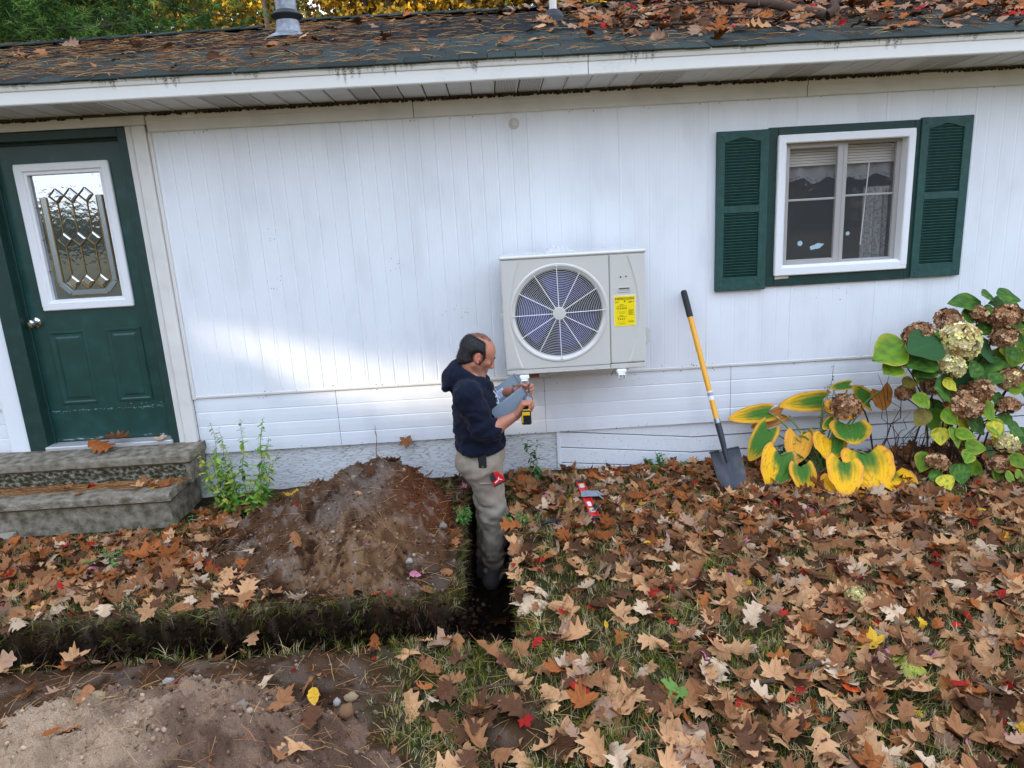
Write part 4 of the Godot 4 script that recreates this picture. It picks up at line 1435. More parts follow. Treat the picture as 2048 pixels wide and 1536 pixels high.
func build_unit() -> void:
	var shell := mat(srgb(206, 202, 193), 0.18)
	shell.clearcoat_enabled = true
	shell.clearcoat = 0.5
	shell.clearcoat_roughness = 0.08
	var seam := mat(srgb(70, 68, 66), 0.9)
	var white := mat(srgb(238, 238, 236), 0.3)
	var X0 := 0.046
	var X1 := 0.905
	var XS := 0.688
	var Y0 := 0.792
	var Y1 := 1.486
	var Z := 0.42
	var ZB := 0.11
	var U := thing("outdoor_unit", "beige wall-hung heat pump outdoor unit with a round white fan guard and yellow label", "outdoor unit", Vector3(0.48, 0.79, 0.26))
	var b := MB.new()
	b.box(Vector3(X0, Y0, ZB), Vector3(X0 + 0.008, Y1, Z - 0.01), 0.003)
	b.box(Vector3(X1 - 0.008, Y0, ZB), Vector3(X1, Y1, Z - 0.01), 0.003)
	b.box(Vector3(X0 + 0.008, Y0, ZB), Vector3(X1 - 0.008, Y0 + 0.008, Z - 0.012), 0.002)
	obj("cabinet", b, shell, U)
	b = MB.new()
	b.box(Vector3(X0 - 0.006, Y1, ZB - 0.006), Vector3(X1 + 0.006, Y1 + 0.024, Z + 0.006), 0.009)
	obj("lid", b, shell, U)
	# front panel with its round opening; the outer thirds lean back along curved creases
	var c := Vector2(0.383, 1.157)
	var R := 0.276
	b = panel_with_hole(X0 + 0.004, XS - 0.0015, Y0 + 0.036, Y1 - 0.001, Z, c, R)
	b.box(Vector3(X0 + 0.004, Y0 + 0.036, Z - 0.02), Vector3(X0 + 0.006, Y1, Z - 0.0005))
	obj("front_panel", b, shell, U)
	b = MB.new()
	b.box(Vector3(XS + 0.0015, Y0 + 0.036, Z - 0.02), Vector3(X1 - 0.002, Y1 - 0.001, Z), 0.006)
	obj("service_panel", b, shell, U)
	b = MB.new()
	b.box(Vector3(X0 + 0.003, Y0 + 0.001, Z - 0.02), Vector3(XS - 0.002, Y0 + 0.032, Z - 0.003), 0.004)
	b.box(Vector3(XS + 0.001, Y0 + 0.001, Z - 0.02), Vector3(X1 - 0.003, Y0 + 0.032, Z - 0.003), 0.004)
	obj("base_rail", b, shell, U)
	b = MB.new()
	b.box(Vector3(X0 + 0.01, Y0 + 0.03, Z - 0.03), Vector3(X1 - 0.01, Y0 + 0.038, Z - 0.016))
	b.box(Vector3(XS - 0.003, Y0 + 0.03, Z - 0.03), Vector3(XS + 0.003, Y1, Z - 0.016))
	obj("seam", b, seam, U)
	# curved facets left and right: slim wedges that rise to a crease
	for s: float in [-1.0, 1.0]:
		b = MB.new()
		var prev := []
		for i in 25:
			var t := i / 24.0
			var y := lerpf(Y0 + 0.045, Y1 - 0.012, t)
			var w := 0.105 - 0.075 * sin(PI * clampf(t * 0.9 + 0.06, 0, 1))
			var xe := X0 + 0.006 if s < 0.0 else X1 - 0.006
			var xc := xe - s * w
			var row := [Vector3(xe, y, Z + 0.0006), Vector3(xc, y, Z + 0.005), Vector3(xc - s * 0.010, y, Z + 0.0006)]
			if prev.size():
				for k in 2:
					if s > 0.0:
						b.quad(prev[k + 1], prev[k], row[k], row[k + 1])
					else:
						b.quad(prev[k], prev[k + 1], row[k + 1], row[k])
			prev = row
		obj("curved_facet", b, shell, U)
	# fan guard: stepped bezel, rings, twelve spokes, hub
	var ft := Transform3D(Basis(Vector3.RIGHT, PI / 2), Vector3(c.x, c.y, Z))
	b = MB.new()
	b.lathe(ft, PackedVector2Array([Vector2(R + 0.022, 0.0), Vector2(R + 0.016, 0.006), Vector2(R + 0.006, 0.006), Vector2(R, 0.001), Vector2(R - 0.012, -0.004), Vector2(R - 0.014, -0.035)]), 96)
	obj("bezel", b, shell, U)
	b = MB.new()
	b.lathe(ft, PackedVector2Array([Vector2(0.0, -0.16), Vector2(R - 0.016, -0.16), Vector2(R - 0.013, -0.035)]), 64)
	obj("fan_shroud", b, mat(srgb(18, 20, 40), 0.8), U)
	var fan := MB.new()
	fan.lathe(Transform3D(ft.basis, ft.origin + Vector3(0, 0, -0.11)), PackedVector2Array([Vector2(0.055, 0.0), Vector2(0.055, 0.04), Vector2(0.045, 0.05), Vector2(0.0, 0.052)]), 24)
	var fan_o := obj("fan", fan, mat(srgb(30, 32, 62), 0.5), U)
	for k in 3:
		var q := MB.new()
		var prev := []
		for i in 9:
			var t := i / 8.0
			var w := TAU * k / 3.0 + 0.5 + t * 1.5
			var r0 := 0.05
			var r1 := 0.245 - 0.03 * absf(t - 0.5)
			var zz := Z - 0.115 + 0.07 * t
			var d := Vector3(cos(w), sin(w), 0)
			var row := [Vector3(c.x, c.y, zz) + d * r0, Vector3(c.x, c.y, zz + 0.01) + d * (r0 + r1) * 0.5, Vector3(c.x, c.y, zz) + d * r1]
			if prev.size():
				for m in 2:
					q.quad(prev[m], prev[m + 1], row[m + 1], row[m])
			prev = row
		obj("blade", q, mat(srgb(40, 44, 110), 0.45), fan_o)
	b = MB.new()
	for i in 22:
		var r := 0.047 + i * 0.0101
		b.torus(Transform3D(Basis(), Vector3(c.x, c.y, Z - 0.006 + 0.012 * (1.0 - (r / R) ** 2))), r, 0.00095, 96, 5)
	obj("guard_rings", b, white, U)
	for k in 12:
		var w := TAU * k / 12.0 + 0.02
		var d := Vector3(cos(w), sin(w), 0)
		b = MB.new()
		b.rod(Vector3(c.x, c.y, Z + 0.009) + d * 0.03, Vector3(c.x, c.y, Z + 0.002) + d * (R - 0.008), 0.0024, 0.0024, 6)
		obj("guard_spoke", b, white, U)
		if k % 3 == 0:
			b = MB.new()
			b.lathe(Transform3D(ft.basis, Vector3(c.x, c.y, Z + 0.004) + d * (R + 0.003)), PackedVector2Array([Vector2(0.007, 0), Vector2(0.006, 0.004), Vector2(0, 0.005)]), 12)
			obj("guard_screw", b, shell, U)
	b = MB.new()
	b.lathe(Transform3D(ft.basis, Vector3(c.x, c.y, Z + 0.004)), PackedVector2Array([Vector2(0.040, -0.006), Vector2(0.040, 0.006), Vector2(0.037, 0.009), Vector2(0, 0.010)]), 40)
	obj("hub_cap", b, shell, U)
	# pull handle
	b = MB.new()
	b.box(Vector3(0.742, 1.262, Z + 0.001), Vector3(0.812, 1.266, Z + 0.005), 0.001)
	b.box(Vector3(0.742, 1.287, Z + 0.001), Vector3(0.812, 1.291, Z + 0.005), 0.001)
	b.box(Vector3(0.742, 1.266, Z + 0.001), Vector3(0.746, 1.287, Z + 0.005), 0.001)
	b.box(Vector3(0.808, 1.266, Z + 0.001), Vector3(0.812, 1.287, Z + 0.005), 0.001)
	var handle := obj("pull_handle", b, shell, U)
	b = MB.new()
	b.box(Vector3(0.7465, 1.268, Z + 0.0008), Vector3(0.8075, 1.279, Z + 0.0022))
	obj("grip_pocket", b, mat(srgb(176, 174, 170), 0.4), handle)
	b = MB.new()
	b.box(Vector3(0.7465, 1.279, Z + 0.0008), Vector3(0.8075, 1.287, Z + 0.0014))
	obj("grip_slot", b, mat(srgb(92, 92, 94), 0.7), handle)
	for q: Array in [[0.757, 1.352, seam], [0.790, 1.354, seam], [0.14, 0.809, shell], [0.60, 0.808, shell], [0.74, 0.808, shell]]:
		b = MB.new()
		b.lathe(Transform3D(ft.basis, Vector3(q[0], q[1], Z - 0.003 if q[1] < 1.0 else Z)), PackedVector2Array([Vector2(0.005, 0), Vector2(0.004, 0.003), Vector2(0, 0.004)]), 10)
		obj("screw", b, q[2], U)
	# yellow label with its print
	var ink := mat(srgb(30, 28, 20), 0.6)
	var lx := 0.779
	var ly := 1.148
	b = MB.new()
	b.box(Vector3(lx - 0.066, ly - 0.092, Z + 0.0005), Vector3(lx + 0.066, ly + 0.096, Z + 0.0016))
	var lab := obj("energy_label", b, mat(srgb(238, 226, 170), 0.35), U)
	b = MB.new()
	b.box(Vector3(lx - 0.061, ly - 0.089, Z + 0.0012), Vector3(lx + 0.061, ly + 0.089, Z + 0.0022))
	obj("label_face", b, mat(srgb(246, 218, 10), 0.35), lab)
	var lz := Z + 0.0024
	words("ENERGYGUIDE", 0.0215, Vector3(lx, ly + 0.074, lz), ink, lab, true, 0.80)
	b = MB.new()
	b.prism(PackedVector2Array([Vector2(lx - 0.002, ly + 0.066), Vector2(lx + 0.002, ly + 0.066), Vector2(lx + 0.002, ly + 0.059), Vector2(lx + 0.006, ly + 0.059), Vector2(lx, ly + 0.052), Vector2(lx - 0.006, ly + 0.059), Vector2(lx - 0.002, ly + 0.059)]), Transform3D(Basis(), Vector3(0, 0, lz)), 0.0004)
	obj("arrow", b, ink, lab)
	words("17.0-20.0", 0.0150, Vector3(lx - 0.020, ly + 0.016, lz), ink, lab)
	words("7.8-8.7", 0.0150, Vector3(lx - 0.022, ly - 0.049, lz), ink, lab)
	b = MB.new()
	for q: Array in [[-0.047, 0.029, 0.058, 0.0018], [-0.047, -0.036, 0.058, 0.0018], [-0.047, -0.004, 0.056, 0.0008], [-0.047, -0.067, 0.056, 0.0008], [-0.032, 0.036, 0.024, 0.003], [-0.032, -0.030, 0.022, 0.003], [-0.036, -0.013, 0.036, 0.002], [-0.036, -0.078, 0.036, 0.002], [-0.058, 0.055, 0.024, 0.002], [-0.058, 0.050, 0.016, 0.002], [0.022, 0.056, 0.020, 0.0018], [0.022, 0.052, 0.036, 0.0018], [0.022, 0.048, 0.018, 0.0018], [0.018, -0.064, 0.038, 0.0022], [0.022, -0.068, 0.030, 0.0018]]:
		b.box(Vector3(lx + q[0], ly + q[1], lz), Vector3(lx + q[0] + q[2], ly + q[1] + q[3], lz + 0.0003))
	for i in 7:
		b.box(Vector3(lx + 0.022, ly + 0.004 - i * 0.0048, lz), Vector3(lx + 0.022 + 0.034 - 0.006 * (i % 3), ly + 0.0058 - i * 0.0048, lz + 0.0003))
	obj("small_print", b, ink, lab, true)
	# side: valve cover with its stickers, a cable clip and the tab at the left
	b = MB.new()
	b.prism(PackedVector2Array([Vector2(0.0, 0.0), Vector2(0.046, 0.035), Vector2(0.046, 0.115), Vector2(0.036, 0.125), Vector2(0.0, 0.130)]), Transform3D(Basis(), Vector3(X1 + 0.001, 0.892, 0.19)), 0.12)
	var vc := obj("valve_cover", b, shell, U)
	b = MB.new()
	b.box(Vector3(X1 + 0.004, 0.93, 0.3102), Vector3(X1 + 0.024, 0.965, 0.3110))
	obj("sticker", b, mat(srgb(214, 222, 236), 0.5), vc)
	b = MB.new()
	b.box(Vector3(X1 + 0.004, 0.973, 0.3102), Vector3(X1 + 0.016, 0.985, 0.3110))
	obj("sticker", b, mat(srgb(214, 176, 90), 0.5), vc)
	b = MB.new()
	b.box(Vector3(X1 + 0.007, 0.937, 0.3111), Vector3(X1 + 0.019, 0.943, 0.3115))
	b.box(Vector3(X1 + 0.007, 0.952, 0.3111), Vector3(X1 + 0.015, 0.957, 0.3115))
	obj("mark", b, mat(srgb(50, 56, 96), 0.6), vc, true)
	b = MB.new()
	b.lathe(Transform3D(Basis(Vector3.BACK, -PI / 2), Vector3(X1, 1.36, 0.33)), PackedVector2Array([Vector2(0.026, 0), Vector2(0.026, 0.006), Vector2(0.018, 0.010), Vector2(0, 0.010)]), 20)
	obj("side_grip", b, shell, U)
	b = MB.new()
	b.box(Vector3(X0 - 0.016, 1.135, 0.36), Vector3(X0 + 0.002, 1.168, 0.40), 0.003)
	obj("side_tab", b, mat(srgb(186, 190, 184), 0.5), U)
	# wall brackets it sits on
	for x: float in [0.155, 0.752]:
		var K := thing("wall_bracket", "white steel wall bracket under the left end of the outdoor unit" if x < 0.4 else "white steel wall bracket under the right end of the outdoor unit", "bracket", Vector3(x, 0.70, 0.0), "brackets carrying the outdoor unit")
		b = MB.new()
		b.box(Vector3(x - 0.022, 0.758, 0.012), Vector3(x + 0.022, 0.763, 0.45), 0.001)
		b.box(Vector3(x - 0.022, 0.735, 0.012), Vector3(x - 0.018, 0.762, 0.44), 0.001)
		b.box(Vector3(x + 0.018, 0.735, 0.012), Vector3(x + 0.022, 0.762, 0.44), 0.001)
		obj("arm", b, white, K)
		b = MB.new()
		b.box(Vector3(x - 0.026, 0.69, 0.0045), Vector3(x + 0.026, 1.15, 0.012), 0.002)
		obj("wall_plate", b, white, K)
		b = MB.new()
		b.cbox(Transform3D(Basis(Vector3.RIGHT, -0.55), Vector3(x, 0.735, 0.16)), Vector3(0.006, 0.012, 0.26), 0.001)
		obj("brace", b, M.steel, K)
		b = MB.new()
		b.box(Vector3(x - 0.030, 0.764, 0.375), Vector3(x + 0.030, 0.790, 0.43), 0.006)
		obj("rubber_foot", b, white, K)
		b = MB.new()
		b.rod(Vector3(x + 0.0, 0.740, 0.40), Vector3(x, 0.800, 0.40), 0.005, 0.005, 6)
		obj("bolt", b, M.rust, K)
	b = MB.new()
	b.box(Vector3(0.19, 0.755, 0.30), Vector3(0.25, 0.79, 0.36), 0.002)
	tag(obj("rusty_wedge", b, M.rust), "small rust-brown block wedged beside the left bracket below the outdoor unit", "wedge")
	# crumpled clear bag on top
	b = MB.new()
	var bag := FastNoiseLite.new()
	bag.seed = 4
	bag.frequency = 9.0
	for i in 24:
		for k in 6:
			var q := []
			for w: Array in [[i, k], [i + 1, k], [i + 1, k + 1], [i, k + 1]]:
				var u: float = w[0] / 24.0
				var v: float = w[1] / 6.0
				var p := Vector3(lerpf(0.33, 0.50, u), 1.511, lerpf(0.14, 0.32, v))
				p.y += (0.035 * sqrt(maxf(0.0, sin(PI * u))) * sqrt(maxf(0.0, sin(PI * v)))) * (1.0 + 0.5 * bag.get_noise_2d(p.x * 6.0, p.z * 6.0))
				q.append(p)
			b.quad(q[3], q[2], q[1], q[0])
	var film := mat(Color(0.93, 0.93, 0.95, 0.35), 0.3)
	film.transparency = BaseMaterial3D.TRANSPARENCY_ALPHA
	tag(obj("plastic_bag", b, film), "crumpled clear plastic bag lying on top of the outdoor unit", "plastic bag")

func build_steps() -> void:
	var S := thing("concrete_steps", "two mossy precast concrete steps below the green door", "steps", Vector3(-2.8, -0.06, 0.2))
	var nose := func(x0: float, x1: float, y0: float, y1: float, z1: float, lip: float) -> MB:
		var b := MB.new()
		var t := 0.052
		var pr := [Vector2(y0, z1), Vector2(y1 - t - 0.02, z1), Vector2(y1 - t, z1 + lip), Vector2(y1 - 0.012, z1 + lip), Vector2(y1 - 0.003, z1 + lip - 0.005), Vector2(y1, z1 + lip - 0.016), Vector2(y1 + 0.004, 0.02)]
		var n := 40
		for i in n:
			var xa := lerpf(x0, x1, float(i) / n)
			var xb := lerpf(x0, x1, float(i + 1) / n)
			for k in pr.size() - 1:
				var q := []
				for w: Array in [[xa, k], [xb, k], [xb, k + 1], [xa, k + 1]]:
					var p: Vector2 = pr[w[1]]
					var wob := 0.004 * noise.get_noise_2d(w[0] * 7.0, p.x * 30.0)
					q.append(Vector3(w[0], p.x + wob, p.y + wob))
				b.quad(q[0], q[1], q[2], q[3])
		# right end face, which leans out with the lip
		for k in pr.size() - 1:
			var e := lip if k >= 1 else 0.0
			var e0 := 0.0 if k <= 1 else lip * 0.6
			var e1 := 0.0 if k < 1 else lip * 0.6
			b.quad(Vector3(x1 + e0, pr[k].x, pr[k].y), Vector3(x1 + e0, pr[k].x, 0.0), Vector3(x1 + e1, pr[k + 1].x, 0.0), Vector3(x1 + e1, pr[k + 1].x, pr[k + 1].y))
			if e > 0.0 and k >= 2:
				b.quad(Vector3(x1, pr[k].x, pr[k].y), Vector3(x1 + e0, pr[k].x, pr[k].y), Vector3(x1 + e1, pr[k + 1].x, pr[k + 1].y), Vector3(x1, pr[k + 1].x, pr[k + 1].y))
		return b
	obj("upper_step", nose.call(-4.2, -2.03, 0.17, 0.372, 0.25, 0.028), M.concrete, S)
	obj("lower_step", nose.call(-4.2, -2.10, -0.05, 0.192, 0.45, 0.028), M.concrete, S)
	var b := MB.new()
	var nn := 60
	for i in nn:   # the riser is thick with lichen
		var xa := lerpf(-3.6, -2.06, float(i) / nn)
		var xb := lerpf(-3.6, -2.06, float(i + 1) / nn)
		b.quad(Vector3(xa, 0.195, 0.2535), Vector3(xb, 0.195, 0.2535), Vector3(xb, 0.302, 0.2535), Vector3(xa, 0.302, 0.2535))
	obj("lichen_riser", b, M.concrete_mossy, S)
	b = MB.new()
	b.cbox(Transform3D(Basis.from_euler(Vector3(0.05, 0.1, 0.03)), Vector3(-3.32, -0.03, 0.52)), Vector3(0.5, 0.03, 0.09), 0.004)
	tag(obj("board", b, mat(srgb(150, 140, 124), 0.9)), "short weathered board end on the ground before the steps at the left edge", "board")

func axis_basis(y: Vector3, z_hint: Vector3) -> Basis:
	y = y.normalized()
	var x := y.cross(z_hint).normalized()
	return Basis(x, y, x.cross(y).normalized())

func build_tools() -> void:
	# shovel leaning on the wall
	var top := Vector3(1.236, 1.20, 0.035)
	var tip := Vector3(1.42, 0.0, 0.58)
	var ax := tip - top
	var S := thing("shovel", "round-point shovel with yellow shaft and black blade leaning on the white wall", "shovel", Vector3(1.42, 0, 0.58))
	var yel := mat(srgb(232, 164, 34), 0.35)
	var b := MB.new()
	b.rod(top + ax * 0.12, top + ax * 0.66, 0.0175, 0.0175, 18)
	obj("shaft", b, yel, S)
	b = MB.new()
	b.tube(PackedVector3Array([top, top + ax * 0.004, top + ax * 0.012, top + ax * 0.132, top + ax * 0.138]), PackedFloat32Array([0.012, 0.018, 0.0205, 0.0205, 0.018]), 18)
	obj("grip", b, M.rubber, S)
	b = MB.new()
	b.rod(top + ax * 0.512, top + ax * 0.556, 0.0179, 0.0179, 18)
	obj("paper_label", b, mat(srgb(226, 222, 214), 0.7), S)
	b = MB.new()
	b.rod(top + ax * 0.520, top + ax * 0.536, 0.0181, 0.0181, 18)
	obj("label_print", b, mat(srgb(150, 152, 168), 0.7), S)
	b = MB.new()
	b.rod(top + ax * 0.645, top + ax * 0.675, 0.0190, 0.0195, 18)
	obj("ferrule", b, M.steel, S)
	var bl := mat(srgb(40, 43, 50), 0.42, 0.3)
	b = MB.new()
	var bend := [top + ax * 0.67, top + ax * 0.72 + Vector3(0, 0, 0.006), top + ax * 0.77 + Vector3(0, -0.002, 0.004), top + ax * 0.80 + Vector3(0, 0, -0.004), top + ax * 0.86]
	b.tube(PackedVector3Array(bend), PackedFloat32Array([0.020, 0.019, 0.017, 0.016, 0.008]), 14)
	obj("socket", b, bl, S)
	# blade: a dished sheet with turned steps
	var fr := axis_basis(-ax, Vector3(0.12, 0.2, 1.0))
	var L := 0.272
	var origin := top + ax * 0.80
	b = MB.new()
	var at := func(u: float, v: float) -> Vector3:   # u -1..1 across, v 0..1 down
		var half := 0.098 * (1.0 - 0.02 * v) if v < 0.45 else 0.098 * sqrt(maxf(0.0, 1.0 - ((v - 0.45) / 0.555) ** 2.1)) * 0.991
		var dish := 0.034 * (1.0 - u * u) * (1.0 - 0.55 * v)
		var rib := 0.012 * exp(-(u * 7.0) ** 2) * maxf(0.0, 1.0 - v * 1.5)
		return origin + fr * Vector3(u * half, -v * L, -dish + rib + 0.02 * v * v)
	var nu := 24
	var nv := 18
	for i in nu:
		for k in nv:
			var q := []
			for w: Array in [[i, k], [i, k + 1], [i + 1, k + 1], [i + 1, k]]:
				q.append(at.call(-1.0 + 2.0 * w[0] / nu, float(w[1]) / nv))
			var nn := []
			for w: Array in [[i, k], [i, k + 1], [i + 1, k + 1], [i + 1, k]]:
				var u: float = -1.0 + 2.0 * w[0] / nu
				var v: float = minf(float(w[1]) / nv, 0.97)
				var a: Vector3 = at.call(u * 0.98 - 0.01, v)
				var c: Vector3 = at.call(u * 0.98 + 0.01, v)
				var d: Vector3 = at.call(u * 0.98, v + 0.01)
				nn.append((c - a).cross(a - d).normalized())
			b.trin(q[0], q[1], q[2], nn[0], nn[1], nn[2])
			b.trin(q[0], q[2], q[3], nn[0], nn[2], nn[3])
	var dirty := ntex(0.01, [[0.0, srgb(34, 36, 42)], [0.6, srgb(46, 49, 57)], [0.8, srgb(70, 66, 66)], [1.0, srgb(104, 92, 84)]], 17, 0, 5, 256)
	obj("blade", b, tri_tex(mat(Color.WHITE, 0.45, 0.25), dirty, Vector3(3, 2, 3)), S)
	b = MB.new()
	for s: float in [-1.0, 1.0]:
		var e := PackedVector3Array()
		for i in 6:
			e.append(at.call(s * lerpf(0.25, 0.99, i / 5.0), 0.0) + fr * Vector3(0, 0.003, -0.004))
		b.tube(e, radii(6, 0.006, 0.006), 8)
	obj("step", b, bl, S)
	# red box level lying on the leaves
	var l0 := Vector3(0.478, 0.045, 0.37)
	var l1 := Vector3(0.502, 0.040, 0.92)
	var lb := Basis(((l1 - l0).normalized()).cross(Vector3.UP).normalized() * -1.0, Vector3.UP, (l1 - l0).normalized())
	lb.y = lb.z.cross(lb.x).normalized()
	var lt := Transform3D(lb, (l0 + l1) * 0.5)
	var red := mat(srgb(206, 30, 26), 0.3)
	var V := thing("spirit_level", "red box level with black end caps lying on the leaves right of the trench", "spirit level", Vector3(0.49, 0.03, 0.64))
	b = MB.new()
	b.cbox(lt, Vector3(0.040, 0.012, 0.53), 0.001)
	b.cbox(lt * Transform3D(Basis(), Vector3(-0.023, 0.0, 0)), Vector3(0.007, 0.027, 0.53), 0.0015)
	b.cbox(lt * Transform3D(Basis(), Vector3(0.023, 0.0, 0)), Vector3(0.007, 0.027, 0.53), 0.0015)
	obj("body", b, red, V)
	for s: float in [-1.0, 1.0]:
		b = MB.new()
		b.cbox(lt * Transform3D(Basis(), Vector3(0, 0, s * 0.272)), Vector3(0.058, 0.033, 0.022), 0.004)
		obj("end_cap", b, M.black, V)
	for zz: float in [-0.205, 0.165]:
		b = MB.new()
		b.cbox(lt * Transform3D(Basis(), Vector3(0, 0.006, zz)), Vector3(0.036, 0.010, 0.050), 0.004)
		var vh := obj("vial_holder", b, mat(srgb(196, 196, 194), 0.35), V)
		b = MB.new()
		b.tube(PackedVector3Array([lt * Vector3(-0.014, 0.013, zz), lt * Vector3(0.014, 0.013, zz)]), PackedFloat32Array([0.0075, 0.0075]), 12)
		obj("vial", b, mat(srgb(186, 196, 120), 0.1), vh)
	b = MB.new()
	b.cbox(lt * Transform3D(Basis(), Vector3(-0.002, 0.0068, 0.075)), Vector3(0.022, 0.0016, 0.06))
	obj("white_mark", b, mat(srgb(226, 222, 220), 0.5), V)
	# folded grey plastic over the level, and a clip with screws near its end
	b = MB.new()
	var gt := lt * Transform3D(Basis(Vector3.UP, -0.12), Vector3(0.022, 0.019, -0.045))
	b.cbox(gt, Vector3(0.105, 0.004, 0.082), 0.0015)
	b.cbox(gt * Transform3D(Basis(Vector3.BACK, -0.75), Vector3(0.068, -0.012, 0.0)), Vector3(0.042, 0.004, 0.082), 0.0015)
	b.cbox(gt * Transform3D(Basis(), Vector3(-0.01, 0.003, 0.0)), Vector3(0.026, 0.004, 0.080), 0.001)
	tag(obj("cover_plate", b, mat(srgb(128, 138, 146), 0.4)), "grey folded plastic cover plate lying across the red level", "cover plate")
	var K := thing("clip_pack", "black clip with small metal screws lying on the near end of the red level", "clip", lt * Vector3(0.014, 0.02, 0.16))
	b = MB.new()
	b.cbox(lt * Transform3D(Basis(Vector3.UP, 0.15), Vector3(0.022, 0.022, 0.165)), Vector3(0.026, 0.018, 0.062), 0.005)
	b.cbox(lt * Transform3D(Basis(Vector3.UP, 0.15), Vector3(0.020, 0.030, 0.150)), Vector3(0.014, 0.012, 0.03), 0.004)
	obj("clip_body", b, M.black, K)
	for q: Array in [[-0.004, 0.022, 0.20], [0.010, 0.022, 0.212], [0.040, 0.022, 0.17]]:
		b = MB.new()
		b.rod(lt * Vector3(q[0], q[1], q[2]), lt * Vector3(q[0] + 0.012, q[1] + 0.003, q[2] - 0.022), 0.004, 0.003, 8)
		obj("screw", b, M.chrome, K)
	# bundle of black ties on the leaves
	var Z := thing("cable_tie_bundle", "slim bundle of black cable ties lying on leaves between trench and red level", "cable ties", Vector3(0.27, 0.03, 0.93))
	for i in 7:
		b = MB.new()
		var p := PackedVector3Array()
		for k in 9:
			var t := k / 8.0
			p.append(Vector3(lerpf(0.185, 0.355, t), 0.040 + 0.006 * sin(t * 5.0 + i) + 0.003 * (i % 3) + 0.008 * sin(PI * t), lerpf(0.945, 0.915, t) + 0.009 * sin(t * 3.4 + i * 0.9)))
		b.tube(p, radii(9, 0.0030, 0.0022), 6)
		obj("tie", b, mat(srgb(24, 26, 32), 0.3), Z)

func blade_leaf(base: Vector3, tip: Vector3, half: float, up_hint: Vector3, shape: int, colorf: Callable, ribs: float, cup: float, curl: float, wav: float, nu := 16, nv := 18) -> MB:
	# a leaf as a curved sheet: v runs base to tip, u across; shape 0 heart, 1 oval with a drawn-out tip, 2 lance
	var b := MB.new()
	var ax := tip - base
	var L := ax.length()
	var y := ax / L
	var x := y.cross(up_hint).normalized()
	var z := x.cross(y).normalized()
	var at := func(u: float, v: float) -> Vector3:
		var w := 0.0
		var back := 0.0
		match shape:
			0:
				w = 1.12 * pow(sin(PI * pow(clampf(v * 0.95 + 0.05, 0, 1), 0.56)), 0.62)
				back = 0.26 * absf(u) ** 1.2 * maxf(0.0, 1.0 - v * 2.0)
			1:
				w = 1.08 * pow(sin(PI * pow(clampf(v, 0, 1), 0.70)), 0.9) * (1.0 - 0.16 * v) * (1.0 + 0.035 * sin(v * 70.0))
			2:
				w = pow(sin(PI * clampf(v, 0, 1)), 0.9)
		var p := base + y * (L * (v - back)) + x * (u * w * half)
		var lift := -cup * half * (1.0 - u * u) * w + ribs * half * sin(absf(u) * 17.0 + v * 3.0) * w * absf(u) ** 0.3
		lift += wav * half * sin(v * 15.0 + u * 2.5 + base.x * 40.0) * absf(u) ** 2
		lift -= curl * L * v * v
		return p + z * lift
	var P := []
	for i in nu + 1:
		var row := []
		for k in nv + 1:
			row.append(at.call(-1.0 + 2.0 * i / nu, float(k) / nv))
		P.append(row)
	var N := []
	for i in nu + 1:
		var row := []
		for k in nv + 1:
			var a: Vector3 = P[mini(i + 1, nu)][k] - P[maxi(i - 1, 0)][k]
			var d: Vector3 = P[i][mini(k + 1, nv)] - P[i][maxi(k - 1, 0)]
			var m := a.cross(d)
			row.append(m.normalized() if m.length() > 1e-12 else z)
		N.append(row)
	for i in nu:
		for k in nv:
			var c := []
			for w: Array in [[i, k], [i + 1, k], [i + 1, k + 1], [i, k + 1]]:
				c.append(colorf.call(-1.0 + 2.0 * w[0] / nu, float(w[1]) / nv))
			b.tric(P[i][k], P[i + 1][k], P[i + 1][k + 1], N[i][k], N[i + 1][k], N[i + 1][k + 1], c[0], c[1], c[2])
			b.tric(P[i][k], P[i + 1][k + 1], P[i][k + 1], N[i][k], N[i + 1][k + 1], N[i][k + 1], c[0], c[2], c[3])
	return b

